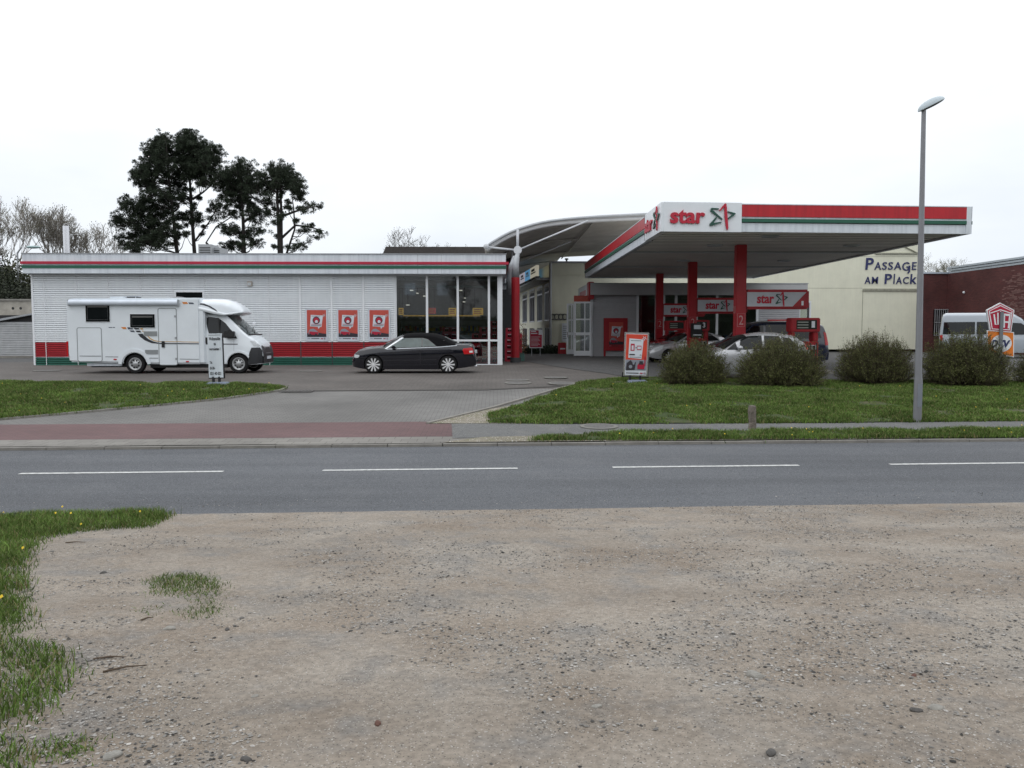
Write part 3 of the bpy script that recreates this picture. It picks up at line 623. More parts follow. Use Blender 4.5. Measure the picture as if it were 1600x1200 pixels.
# hanging signs inside
for i, (a, b, c, d, y_, mt) in enumerate([(623, 630.5, 481, 492, 41, YGLOW), (669, 681, 481, 490, 41, RGLOW), (701, 713, 481, 492, 41, YGLOW), (738.5, 755, 481, 492, 41, YGLOW)]):
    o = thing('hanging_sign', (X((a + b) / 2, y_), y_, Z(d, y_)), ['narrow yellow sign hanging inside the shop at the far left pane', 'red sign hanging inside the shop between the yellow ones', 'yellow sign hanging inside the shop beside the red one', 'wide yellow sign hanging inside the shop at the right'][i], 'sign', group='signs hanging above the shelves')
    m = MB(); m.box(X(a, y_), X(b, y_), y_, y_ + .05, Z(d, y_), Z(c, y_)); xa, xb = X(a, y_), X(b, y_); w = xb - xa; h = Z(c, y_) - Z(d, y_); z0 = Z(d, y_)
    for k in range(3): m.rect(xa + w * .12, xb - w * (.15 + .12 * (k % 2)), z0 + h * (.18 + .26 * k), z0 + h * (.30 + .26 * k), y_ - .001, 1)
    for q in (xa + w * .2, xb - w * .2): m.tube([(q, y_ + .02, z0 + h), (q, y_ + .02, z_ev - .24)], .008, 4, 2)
    m.build('sign_board', [mt, REDL if mt is YGLOW else YELL, DGREY], o, world=True)
# shelves with goods
GOODS = [mat('goods_%s' % c, col, .5, var=.2) for c, col in [('red', (.35, .03, .03)), ('white', (.5, .5, .5)), ('blue', (.04, .08, .3)), ('yellow', (.5, .38, .05)), ('green', (.05, .2, .08)), ('brown', (.15, .08, .04))]]
for i, (a, b, y_, lab) in enumerate([(628, 664, 39.3, 'goods shelf behind the left shop pane'), (670, 712, 40.2, 'goods shelf behind the second shop pane'), (718, 738, 40.6, 'narrow goods shelf behind the third shop pane'), (625, 757, 43.6, 'long goods shelf along the back wall of the shop')]):
    x0, x1 = X(a, y_), X(b, y_); top = 1.45 if i < 3 else 2.15
    o = thing('goods_shelf', (x0, y_, .13), lab, 'shelf', group='shelves inside the shop')
    m = MB(); m.box(x0, x1, y_ + .38, y_ + .4, .13, top); n = int((top - .2) / .35)
    for k in range(n + 1): m.box(x0, x1, y_, y_ + .38, .2 + k * .35, .225 + k * .35)
    m.box(x0 - .03, x0, y_, y_ + .4, .13, top); m.box(x1, x1 + .03, y_, y_ + .4, .13, top); m.build('rack', [GREY], o, world=True)
    m = MB()
    for k in range(n):
        x = x0 + .02
        while x < x1 - .1: w = random.uniform(.06, .14); m.box(x, x + w - .01, y_ + .04, y_ + .3, .226 + k * .35, .226 + k * .35 + random.uniform(.14, .28), random.randrange(6)); x += w
    m.build('goods', GOODS, o, world=True)['kind'] = 'stuff'
m = MB(); yy = 40.9; m.box(X(630, yy), X(750, yy), yy, yy + .06, Z(494, yy), Z(492.6, yy)); o = m.build('glowing_yellow_rail', [YGLOW]); tag(o, 'thin yellow rail running below the hanging signs inside the shop', 'rail')  # no lamp: a yellow rail given the same added glow as the signs
# drink crates
CRR = mat('crate_red', (.5, .02, .05), .5, var=.15); BOT = mat('bottle_dark', (.03, .02, .015), .15); CAPM = mat('bottle_cap', (.5, .5, .5), .4)
def crate_proto():
    o = thing('drinks_crate', (0, 0, 0), 'x', 'crate'); m = MB(); w, d, h = .40, .30, .27
    m.box(0, w, 0, .012, 0, .09); m.box(0, w, 0, .012, .19, h); m.box(0, .10, 0, .012, .09, .19); m.box(w - .10, w, 0, .012, .09, .19)
    m.box(0, w, d - .012, d, 0, h); m.box(0, .012, .012, d - .012, 0, h); m.box(w - .012, w, .012, d - .012, 0, h); m.box(.012, w - .012, .012, d - .012, 0, .01)
    m.rect(.12, .28, .21, .24, 0, 1); m.build('crate_body', [CRR, WHITE], o)
    m = MB()
    for i in range(4):
        for j in range(3): m.tube([(.055 + i * .097, .055 + j * .095, .01), (.055 + i * .097, .055 + j * .095, .17), (.055 + i * .097, .055 + j * .095, .25)], [.033, .033, .014], 7); m.tube([(.055 + i * .097, .055 + j * .095, .25), (.055 + i * .097, .055 + j * .095, .262)], .017, 6, 1)
    m.build('bottles', [BOT, CAPM], o)['kind'] = 'stuff'; return o
cp = crate_proto(); used = [False]
ORD = ['bottom one', 'second up', 'third up', 'fourth up', 'fifth up', 'sixth up', 'seventh up']
def stack(x, y, z, n, where, group):
    for k in range(n):
        o = cp if not used[0] else copy_tree(cp); used[0] = True
        o.location = (x, y, z + k * .275); nm = 'topmost' if k == n - 1 else ORD[k]
        tag(o, 'red drinks crate, %s, stack %s' % (nm, where), 'crate', group)
g1 = 'red crates stacked inside the shop glass'; g2 = 'red crates stacked outside the shop corner'
for px, n, w in [(737, 5, 'furthest left behind the glass'), (749, 6, 'left of the last mullion behind the glass')]: stack(X(px, 37.4), 37.45, .14, n, w, g1)
stack(X(765.5, 37.4), 37.45, .14, 7, 'right of the last mullion behind the glass', g1)
for px, n, w in [(691, 6, 'behind the second pane, left one'), (702, 6, 'behind the second pane, right one')]: stack(X(px, 38.4), 38.4, .14, n, w, g1)
x9 = X(788, 38); 
for dx_, dy_, n, w in [(.05, 3.6, 4, 'outside the shop corner nearest the wall'), (.5, 3.9, 5, 'outside the shop behind the red column'), (.1, 4.8, 6, 'outside the shop, furthest back')]: stack(x9 + dx_, 37 + dy_, .13, n, w, g2)
# small high window
m = MB(); m.box(X(275), X(321), GY - .11, GY - .02, Z(467.5), Z(454.5)); o = m.build('window_frame', [WHITE], shop, world=True)
m = MB(); m.box(X(277.5), X(318.5), GY - .116, GY - .112, Z(465.5), Z(457)); m.build('window_pane', [CARGL], o, world=True)
# wall lamp and box
o = thing('wall_lamp', (X(393), GY - .05, Z(448)), 'small beige box lamp high on the white corrugated wall', 'lamp'); m = MB(); m.box(X(389), X(396.5), GY - .2, GY - .045, Z(447.5), Z(440)); m.build('lamp_housing', [mat('beige_plastic', (.5, .45, .4), .5)], o, world=True, bevel=.02); m = MB(); m.box(X(390), X(395.5), GY - .206, GY - .201, Z(446.5), Z(442)); m.build('lamp_glass', [LENS], o, world=True)
o = thing('junction_box', (X(398), GY - .05, Z(508)), 'small white junction box on the corrugated wall above the windscreen of the motorhome', 'box'); m = MB(); m.box(X(396), X(400.5), GY - .12, GY - .045, Z(509), Z(504.5)); m.build('box_cover', [WHITE], o, world=True, bevel=.01); m=MB(); m.tube([(X(398), GY-.06, Z(504.5)), (X(398), GY-.06, Z(497))], .01, 6); m.build('cable', [WHITE], o, world=True)
# posters
POR = mat('poster_orange_red', (.5, .075, .055), .45, var=.12, scale=4); PDK = mat('poster_dark', (.03, .025, .035), .5); PWH = mat('poster_white', (.62, .66, .72), .45); PGR = mat('poster_grey', (.25, .27, .32), .5)
def poster_art(m, w, h, frame=True):
    """x 0..w, z 0..h, faces -y; slots 0 frame,1 red,2 dark,3 white,4 grey,5 deep red"""
    if frame: m.box(0, w, -.03, .0, 0, h, 0)
    y = -.031 if frame else 0; a, b, c, d = w * .06, w * .94, h * .13, h * .97
    m.rect(a, b, c, d, y, 1); y -= .004
    m.flat([(a, c), (b, c), (b, c + h * .10), (w * .6, c + h * .13), (a, c + h * .12)], y, 2)
    m.flat([(w * .20, h * .46), (w * .72, h * .44), (w * .80, h * .80), (w * .24, h * .82)], y, 3)
    m.flat([(w * .55, h * .46), (w * .68, h * .46), (w * .58, h * .38)], y - .001, 3)
    m.disc(w * .49, h * .65, w * .17, y - .006, 2); m.disc(w * .49, h * .65, w * .13, y - .01, 5); m.disc(w * .5, h * .61, w * .07, y - .014, 3)
    m.rect(w * .25, w * .72, h * .52, h * .535, y - .006, 5); m.rect(w * .24, w * .70, h * .475, h * .49, y - .006, 2); m.rect(w * .28, w * .68, h * .775, h * .785, y - .006, 2)
    # little car
    cx, cz = w * .34, h * .27
    m.flat([(cx - w * .22, cz - h * .06), (cx + w * .24, cz - h * .06), (cx + w * .25, cz), (cx + w * .14, cz + h * .07), (cx + w * .02, cz + h * .12), (cx - w * .12, cz + h * .11), (cx - w * .2, cz + h * .05)], y - .006, 4)
    m.flat([(cx - w * .2, cz - h * .07), (cx + w * .22, cz - h * .07), (cx + w * .24, cz + h * .01), (cx - w * .16, cz + h * .035)], y - .010, 5)
    for q in (-.13, .13): m.disc(cx + w * q, cz - h * .065, w * .05, y - .014, 2)
    for k in range(5): m.flat([(w * .84 + math.cos(k * 1.257 + .3) * w * .02, h * .8 + math.sin(k * 1.257 + .3) * w * .02), (w * .84 + math.cos(k * 1.257 + .93) * w * .1, h * .8 + math.sin(k * 1.257 + .93) * w * .1), (w * .84 + math.cos(k * 1.257 + 1.56) * w * .02, h * .8 + math.sin(k * 1.257 + 1.56) * w * .02)], y - .005 - k * .0008, 3)
    m.rect(w * .08, w * .2, h * .075, h * .09, -.031 - .004, 4); m.rect(w * .25, w * .62, h * .07, h * .09, -.031 - .004, 2); m.text('star', w * .68, w * .8, h * .06, h * .1, -.031, 5, bold=.04); star_mark(m, w * .83, w * .9, h * .05, h * .11, -.034, 2, 5)
PM = [mat('poster_frame', (.6, .65, .72), .35), POR, PDK, PWH, PGR, REDL]
for i, (a, b) in enumerate([(478.5, 512.5), (527.5, 561.5), (576, 610)]):
    o = thing('advertising_poster', (X(a), GY - .09, Z(533)), ['red advertising poster in a frame, leftmost on the corrugated wall', 'red advertising poster in a frame, middle one on the corrugated wall', 'red advertising poster in a frame, nearest the shop glass'][i], 'poster', group='posters on the shop wall')
    m = MB(); poster_art(m, X(b) - X(a), Z(483) - Z(533)); m.build('poster', PM, o)
# roof things
o = thing('air_conditioning_unit', (X(312, 42), 42, f1), 'grey ventilation box on the shop roof, left of the pair', 'roof unit', group='ventilation boxes on the roof')
def acu(o, a, b, t, Y):
    m = MB(); x0, x1, z1 = X(a, Y), X(b, Y), Z(t, Y); m.box(x0, x1, Y, Y + 1.2, f1, z1); m.build('housing', [GREY], o, world=True)
    m = MB()
    for k in range(7): m.box(x0 + .06, x1 - .06, Y - .03, Y - .004, f1 + .08 + k * (z1 - f1 - .15) / 7, f1 + .12 + k * (z1 - f1 - .15) / 7)
    m.build('louvre', [DGREY], o, world=True)
acu(o, 312.5, 333, 382, 42)
o = thing('air_conditioning_unit', (X(334, 42), 42.4, f1), 'lower grey ventilation box on the shop roof, right of the pair', 'roof unit', group='ventilation boxes on the roof'); acu(o, 334, 347, 387, 42.4)
o = thing('chimney_pipe', (X(108, 43), 43, f1), 'ribbed metal flue pipe standing on the left end of the shop roof', 'chimney'); m = MB(); zz = Z(354, 43); m.tube([(X(108, 43), 43, f1 - .1), (X(108, 43), 43, zz)], .15, 20)
for k in range(4): q = f1 + (zz - f1) * (k + .5) / 4; m.tube([(X(108, 43), 43, q), (X(108, 43), 43, q + .03)], .16, 20)
m.build('flue', [CHROME], o, world=True, auto=.6); m = MB(); q = [(X(108, 43) + .13 * math.cos(t), 43, zz + .13 * math.sin(t)) for t in np.linspace(0, math.pi, 9)]; m.tube(q, .012, 6); m.build('rain_guard', [CHROME], o, world=True)

# ---- annex, concrete wall at far left
o = thing('corrugated_shed', (X(20, 46), 46, 0), 'low grey corrugated shed with a slanted roof left of the shop', 'shed')
m = MB(); ax0, ax1 = X(-120, 46), X(53, 46); corr(m, ax0, ax1, 46, .1, Z(503, 46), .125, .03); m.box(ax0, ax1, 46.05, 49, .1, Z(503, 46)); m.build('corrugated_wall', [CLADK], o, world=True)
m = MB(); zt0, zt1 = Z(504, 46), Z(492, 46); M_ = [(ax0, zt0 - .15), (ax1 - 2.1, zt0 + .02), (ax1, zt1), (ax1, zt1 + .08), (ax1 - 2.1, zt0 + .14), (ax0, zt0 + .0)]; m.prism(M_, 45.8, 49.2); m.build('roof', [GREY], o, world=True)
m = MB(); m.box(ax1 - 2.4, ax1, 46.1, 46.2, zt0 - .05, zt1 - .02); m.build('dark_gap', [BLACK], o, world=True)
o = thing('concrete_wall', (X(20, 50), 50, 0), 'old weathered concrete wall rising behind the corrugated shed', 'wall'); m = MB(); wx0, wx1 = X(-200, 50), X(60, 50); m.box(wx0, wx1, 50, 50.4, 0, Z(470, 50)); m.box(wx0, wx1, 49.9, 50.5, Z(470, 50), Z(467.5, 50), 1)
for px in (21, 33): m.disc(X(px, 50), Z(482, 50), .08, 49.999, 2)
m.build('wall_slab', [mat('weathered_concrete', (.34, .32, .28), .95, var=.35, scale=1.2, bump=.5, detail=9), CONC, BLACK], o, world=True)
m = MB(); m.box(X(-150, 45.4), X(53, 45.4), 45.2, 45.7, 0, .28); tag(m.build('low_plinth', [CONC]), 'low concrete plinth running along the foot of the corrugated shed', 'plinth')

# ---- hall with dark tiled roof behind the shop
HY = 54; o = thing('tiled_roof_hall', (X(700, HY), HY, 0), 'building with a dark tiled roof showing above the shop roof', 'building')
hx0, hx1 = X(591, HY), X(800, HY); hz = Z(386.5, HY + 4.2); m = MB(); m.box(hx0 + .2, hx1 - .2, HY + .3, HY + 10, 0, hz - 1.3); m.build('wall', [mat('orange_brick', (.22, .09, .05), .85, var=.2)], o, world=True)
TILE = mat('dark_roof_tiles', (.055, .048, .045), .8, var=.3, scale=6); m = MB(); n = 14
pr_ = []; 
for k in range(n):
    y0 = HY + k * .3; z0 = hz - 1.6 + k * 1.6 / n; m.box(hx0, hx1 + (.4), y0, y0 + .32, z0, z0 + 1.6 / n + .02)
m.box(hx0, hx1 + .4, HY + n * .3, HY + n * .3 + .3, hz - .3, hz + .06)
m.build('tiled_roof', [TILE], o, world=True)
o = thing('white_gable_porch', (X(796, 45), 45, 0), 'small white gable porch behind the red columns right of the shop', 'porch'); m = MB(); px0, px1 = X(782, 45), X(801, 45); m.prism([(px0, 0.1), (px1, .1), (px1, Z(448, 45)), (px0, Z(440, 45))], 45, 46); m.prism([(px0, Z(440, 45)), (px1 + .15, Z(448, 45)), (px1 + .15, Z(444.5, 45)), (px0, Z(436, 45))], 44.6, 46); m.build('gable', [OFFW], o, world=True)
m = MB(); m.box(px0 + .1, px1 - .02, 44.97, 44.99, .15, Z(452, 45)); m.build('opening', [DGREY], o, world=True)

# ================================================================== ARCADE ROOF
KX = 4.87; prof = []
for px, py in [(760.5, 390), (768, 384), (783, 375), (798, 367.5), (814, 361.6), (829, 357), (845, 353), (862, 350), (880.6, 347.8), (905, 345.5), (940, 343), (980, 341), (1040, 338)]:
    p = P(px, py, 42); prof.append((p[0], p[2]))
ax = np.linspace(prof[0][0], prof[-1][0], 40); az = np.interp(ax, [p[0] for p in prof], [p[1] for p in prof])
arc = thing('arcade_roof', (ax[0], 42, 0), 'curved grey corrugated metal roof spanning the passage behind the canopy', 'roof')
UND = mat('grey_roof_sheet', (.4, .385, .36), .6, var=.2, scale=.8)
def vault(name, i0, i1, y0, y1):
    n = int((y1 - y0) / .55); ys = []; zo = []
    for k in range(n):
        for a, b in ((0, 0), (.25, 0), (.28, .2), (.50, .2), (.53, 0)): ys.append(y0 + k * .55 + a); zo.append(b)
    ys = np.array(ys); zo = np.array(zo); xs = ax[i0:i1]; zs = az[i0:i1]
    A, B_ = np.meshgrid(xs, ys); Zz = np.meshgrid(zs, zo)[0] + np.meshgrid(zs, zo)[1]
    idx = np.arange(A.size).reshape(A.shape); F = np.stack([idx[:-1, :-1], idx[:-1, 1:], idx[1:, 1:], idx[1:, :-1]], -1).reshape(-1, 4)
    V = np.stack([A - ax[0], B_ - 42, Zz], -1).reshape(-1, 3); V2 = V + [0, 0, .06]
    return npmesh(name, np.concatenate([V, V2]), np.concatenate([F, F[:, ::-1] + len(V)]), UND, arc)
kk = int(np.argmin(abs(ax - KX))) + 1
vault('roof_sheet', 0, kk, 42, 84); vault('roof_sheet', kk - 1, 40, 42, 63)
m = MB(); m.tube([(x, 41.95, z - .05) for x, z in zip(ax, az)], .085, 8); m.tube([(x, 41.85, z + .13) for x, z in zip(ax, az)], .07, 8, 1); m.build('edge_tube', [MATS.get('tube') or mat('tube_grey', (.48, .49, .5), .4), GREY], arc, world=True, smooth=True)
m = MB()
for yy in (50, 58, 66, 74): m.tube([(x, yy, z - .06) for x, z in zip(ax[:kk], az[:kk])], .06, 6)
m.tube([(KX, 42, np.interp(KX, ax, az) - .08), (KX, 63, np.interp(KX, ax, az) - .08)], .05, 6); m.tube([(ax[0], 42, az[0]), (ax[0], 84, az[0])], .1, 8)
m.build('purlin', [UND], arc, world=True, smooth=True)
def column(Y, px_base, top_red, lab, wpx):
    s = Y / 39.6; x = .87 + (Y - 39.6) * -.012; rr = .2; h = P(811, 391, 40.2); hz_ = h[2]; zr = Z(top_red, 39.6)
    o = thing('arcade_column', (x, Y, .1), lab, 'column', group='red columns carrying the arcade roof')
    m = MB(); m.tube([(x, Y, .35), (x, Y, zr)], rr, 20); m.build('red_shaft', [RED], o, world=True, auto=.6)
    m = MB(); m.tube([(x, Y, .05), (x, Y, .36)], rr + .06, 20); m.build('foot', [DGREY], o, world=True, auto=.6)
    m = MB(); hx = x + .12; hy = Y + .6; m.tube([(x, Y, zr), (x, Y, zr + .5), (x + .04, Y, zr + .9), (hx, hy - .4, hz_ - .2)], [.19, .17, .15, .09], 14); m.build('steel_head', [GREY], o, world=True, smooth=True)
    m = MB(); m.lathe([(.001, -.1), (.19, -.1), (.2, -.06), (.2, .08), (.19, .1), (.001, .1)], 20); m.v = [(a + hx, b + hy, c + hz_) for a, b, c in m.v]; m.build('hub', [mat('hub_grey', (.6, .62, .65), .4)], o, world=True, auto=.6)
    m = MB(); y2 = Y + 2.4
    az_ = lambda q: float(np.interp(q, ax, az)); m.tube([(hx, hy, hz_), (hx, hy, az_(hx) - .05)], .065, 10); m.tube([(hx, hy, hz_), (ax[0] + .02, hy + .3, az[0] - .02)], .045, 8); m.tube([(hx, hy, hz_), (4.5, hy + 1.2, az_(4.5) - .08)], .042, 8)
    m.sph((ax[0], hy + .3, az[0]), .14); m.build('brace', [mat('brace_grey', (.5, .52, .55), .4)], o, world=True, smooth=True)
    m = MB(); m.tube([(x - .25, Y + .8, 3.4), (x - .27, Y + .8, 4.1), (x - .15, Y + .75, 4.7), (x + .05, Y + .7, 5.2)], .17, 12); m.build('rain_pipe', [GREY], o, world=True, smooth=True)
column(39.6, 806, 433.5, 'red round column with grey steel head, nearest the shop corner', 13)
column(49, 797, 450, 'darker red round column standing behind the first, partly hidden', 9)

# ================================================================== CREAM BUILDING
C0 = P(862, 411, 58); cz_top = C0[2]; ang = math.atan2(-(665 - 778), FPX)   # facade runs back to the left
o = thing('cream_passage_building', (C0[0], 58, 0), 'cream rendered two storey building with tall windows and shop signs along its side', 'building')
Mf = Matrix.Translation((C0[0], 58, 0)) @ Matrix.Rotation(ang, 4, 'Z') @ Matrix.Rotation(R(-90), 4, 'Z')
# local frame of the side: +x runs towards the viewer, so use negative x going back; outward is -y
L_ = 26.0; cr_ = CREAM
def side(m, a, b, z0, z1, y0=0, y1=.3, mi=0): m.box(-b, -a, y0, y1, z0, z1, mi, Mf)
Zs = lambda py: Z(py, 58)
m = MB(); m.box(C0[0] + .02, P(1180, 411, 58)[0], 58, 58.4, 0, cz_top); xE = P(1180, 411, 58)[0]
m.box(C0[0] - .05, xE, 57.93, 58.0, Zs(429), Zs(428)); m.build('front_wall', [CREAM, GREY], o, world=True)
m = MB(); m.box(C0[0] - .06, xE, 57.9, 58.5, cz_top, cz_top + .12); m.build('parapet_cap', [GREY], o, world=True)
m = MB(); m.tube([(P(889, 405, 58)[0], 60, cz_top), (P(889, 405, 58)[0], 60, cz_top + .4)], .06, 8); m.tube([(P(889, 405, 58)[0], 60, cz_top + .4), (P(889, 405, 58)[0], 60, cz_top + .5)], .13, 8); m.build('roof_vent', [DGREY], o, world=True)
m = MB(); bays = [(1.1, 3.3), (4.6, 7.4), (9.0, 12.2), (13.9, 17.2), (19.2, 22.5)]; zw0, zw1, zl0, zl1 = Zs(501), Zs(440), .15, Zs(512)
prev = 0
for a, b in bays: side(m, prev, a, 0, cz_top - 1.6); prev = b
side(m, prev, L_, 0, cz_top - 1.6)
for a, b in bays: side(m, a, b, zl1, zw0, .0, .3); side(m, a, b, zw1, cz_top - 1.6, 0, .3)
side(m, 0, L_, cz_top - 1.6, cz_top, 0, .3); m.build('side_wall', [CREAM], o, world=True)
for k in range(5):
    a, b = bays[k]; m = MB(); 
    for q in (a, a + (b - a) / 3, a + 2 * (b - a) / 3, b - .12): side(m, q, q + .12, zw0, zw1, -.02, .12)
    for q in (zw0, (zw0 * .25 + zw1 * .75), zw1 - .12): side(m, a, b, q, q + .1, -.01, .1)
    f = m.build('window', [GREY], o, world=True); m = MB(); side(m, a + .02, b - .02, zw0 + .02, zw1 - .02, .12, .14); side(m, a + .1, a + (b - a) * .7, zw0 + .1, zw0 + 1.1, .1, .115, 1); m.build('pane', [CARGL, mat('blue_film', (.03, .09, .22), .4)], f, world=True)
    m = MB(); 
    for q in (a, a + (b - a) / 2, b - .1): side(m, q, q + .1, zl0, zl1, 0, .12)
    f = m.build('door_frame', [GREY], o, world=True); m = MB(); side(m, a + .02, b - .02, zl0, zl1 - .02, .12, .14); m.build('pane', [CARGL], f, world=True)
m = MB(); side(m, -.1, L_, Zs(437), Zs(435), -1.1, -.02); 
for q in range(0, 12): side(m, q * 2.1 + .3, q * 2.1 + .38, Zs(436), Zs(433), -1.15, -.02)
for q in range(3): side(m, -.1, L_, Zs(434), Zs(433.2), -.3 - q * .35, -.22 - q * .35)
m.build('sun_louvre', [GREY], o, world=True)
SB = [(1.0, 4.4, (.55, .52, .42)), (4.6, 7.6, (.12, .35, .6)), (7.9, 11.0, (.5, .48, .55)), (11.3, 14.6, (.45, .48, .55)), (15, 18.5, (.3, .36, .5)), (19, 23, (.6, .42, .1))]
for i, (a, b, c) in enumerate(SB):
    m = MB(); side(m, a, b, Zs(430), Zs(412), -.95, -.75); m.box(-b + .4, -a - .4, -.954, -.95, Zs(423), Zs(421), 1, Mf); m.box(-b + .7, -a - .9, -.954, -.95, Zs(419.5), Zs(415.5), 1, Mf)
    m.build('sign_panel', [mat('sign_panel_%d' % i, c, .5, emit=(*c, .5)), DGREY if i != 1 else WHITE], o, world=True)  # glow added to the panels, too dark under the arcade roof without it
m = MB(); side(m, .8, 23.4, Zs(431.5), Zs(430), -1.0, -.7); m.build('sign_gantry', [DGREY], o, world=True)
# downpipe and ornament, notices
m = MB(); m.tube([(C0[0] - .1, 57.7, .1), (C0[0] - .1, 57.7, cz_top)], .1, 10); m.build('downpipe', [GREY], o, world=True)
o = thing('wall_ornament', (P(873, 495, 57.9)[0], 57.95, Zs(495)), 'dark wrought metal ornament on the cream wall left of the kiosk', 'ornament'); m = MB(); cx = P(873, 495, 57.9)[0]
for k in range(4):
    xx = cx - .42 + k * .28; m.tube([(xx + .13 * math.cos(t), 57.93, Zs(495) + .2 * math.sin(t)) for t in np.linspace(0, 6.283, 13)], .025, 5)
m.tube([(cx - .6, 57.93, Zs(491)), (cx + .6, 57.93, Zs(491))], .025, 5); m.tube([(cx - .6, 57.93, Zs(499)), (cx + .6, 57.93, Zs(499))], .025, 5); m.build('ironwork', [DGREY], o, world=True)
o = thing('notice_board', (P(883, 520, 57.8)[0], 57.8, Zs(535)), 'narrow pale notice board on the cream wall behind the open glass door', 'notice board'); m = MB(); a, b = P(878, 520, 57.8)[0], P(889, 520, 57.8)[0]; m.box(a, b, 57.8, 57.88, Zs(534), Zs(505)); m.build('board', [OFFW], o, world=True); m = MB()
for k in range(7): m.rect(a + .06, b - .1 - .05 * (k % 3), Zs(510 + k * 3.2), Zs(509.3 + k * 3.2), 57.799)
m.build('print', [DGREY], o, world=True)
o = thing('red_waste_box', (P(879, 552, 56)[0], 55.6, .07), 'low red box standing against the cream wall beside the open glass door', 'box'); m = MB(); a, b = P(872.5, 545, 55.6)[0], P(884.5, 545, 55.6)[0]; m.box(a, b, 55.6, 56.2, .07, Z(535.5, 55.6)); m.build('box_body', [RED], o, world=True, bevel=.03); m = MB(); m.rect(a + .12, b - .06, Z(546, 55.6), Z(544, 55.6), 55.599); m.build('print', [WHITE], o, world=True)
# red and white info board
IY = 50; o = thing('information_board', (X(837.5, IY), IY, .1), 'red and white information board on a stand in front of the cream facade', 'sign'); a, b, z0, z1 = X(827, IY), X(848, IY), Z(544, IY), Z(515, IY); m = MB(); m.box(a, b, IY, IY + .06, z0, z1); w = b - a; h = z1 - z0
m.rect(a + .05, b - .05, z0 + .05, z1 - h * .28, IY - .001, 1); m.rect(a + .05, a + w * .7, z1 - h * .28, z1 - .05, IY - .002, 1); m.rect(a + .1, a + w * .5, z1 - h * .12, z1 - h * .07, IY - .006, 0); m.rect(a + .1, a + w * .6, z1 - h * .23, z1 - h * .18, IY - .006, 0)
for k in range(8): m.rect(a + .1, a + w * (.65 + .2 * ((k * 37 % 10) / 10)), z0 + h * (.12 + k * .068), z0 + h * (.135 + k * .068), IY - .006, 0)
m.build('panel', [WHITE, REDL], o, world=True); m = MB()
for q in (a + .15, b - .15): m.box(q - .02, q + .02, IY + .02, IY + .05, .08, z0)
m.build('leg', [GREY], o, world=True)

# ================================================================== BIG CREAM HALL AND BRICK BUILDING
HY2 = 60; o = thing('cream_hall', (X(1300, HY2), HY2, 0), 'tall cream rendered hall wall lettered PASSAGE AM PLACK behind the canopy', 'building')
a, b = P(1150, 400, HY2)[0], P(1436, 450, HY2)[0]; zt = Z(371, HY2, 1400); zz = lambda py: float(P(1390, py, HY2)[2]); xx = lambda px: float(P(px, 430, HY2)[0])
m = MB(); m.box(a, b, HY2, HY2 + 14, .3, zt); m.box(a - .02, b + .02, HY2 - .03, HY2 + .5, zt, zt + .12, 1); m.build('rendered_wall', [CREAM, GREY], o, world=True)
m = MB(); m.box(a, b + .01, HY2 - .02, HY2 + 14, -.1, zz(549.5)); m.build('plinth', [DGREY], o, world=True)
m = MB(); m.box(xx(1348.5), b - .02, HY2 - .10, HY2, zz(454.5), zz(451)); m.box(xx(1348.5), xx(1349.3), HY2 - .012, HY2, zz(549), zz(454)); m.box(xx(1366), xx(1433), HY2 - .10, HY2, zz(397), zz(395)); m.prism([(xx(1412), zz(386)), (xx(1414), zz(386)), (xx(1433), zz(395)), (xx(1430), zz(395))], HY2 - .10, HY2); m.box(a, xx(1348), HY2 - .006, HY2, zz(450.6), zz(450.1)); m.box(a, b, HY2 - .006, HY2, zz(401.2), zz(400.8))
m.build('moulding', [mat('mossy_moulding', (.3, .3, .24), .9, var=.3, scale=5)], o, world=True)
m = MB(); y = HY2 - .005
# small capitals, tall initial letters; the g of the sign drops below the line
def caps(items): 
    for ch, x0, x1, z0, z1, bo in items: m.text(ch, xx(x0), xx(x1), zz(z0), zz(z1), y, 0, bold=bo * .5, shear=.06, th=.05)
caps([('P', 1351.5, 1364.5, 421.5, 403, .03), ('A', 1365.5, 1376, 421.5, 409.5, .015), ('S', 1377.5, 1385, 421.5, 409.5, .02), ('S', 1387, 1394.5, 421.5, 409.5, .02), ('A', 1396, 1407.5, 421.5, 409.5, .015), ('G', 1409, 1420, 423, 409.5, .02), ('E', 1424, 1431.5, 421.5, 409.5, .02)])
m.ribbon([(xx(1420.5), zz(415)), (xx(1420.5), zz(424)), (xx(1418), zz(427))], .1, y, 0, th=.05); m.build('lettering', [NAVY], o, world=True); m = MB()
caps([('A', 1351, 1360, 443.5, 432.5, .015), ('M', 1362, 1372, 443.5, 432.5, .015), ('P', 1382, 1393.5, 443.5, 428, .03), ('l', 1396, 1398.2, 443.5, 428, .02), ('A', 1400, 1409, 443.5, 432.5, .015), ('C', 1411, 1420, 443.5, 432.5, .02), ('k', 1422, 1432, 443.5, 428, .02)])
m.build('lettering', [NAVY], o, world=True)

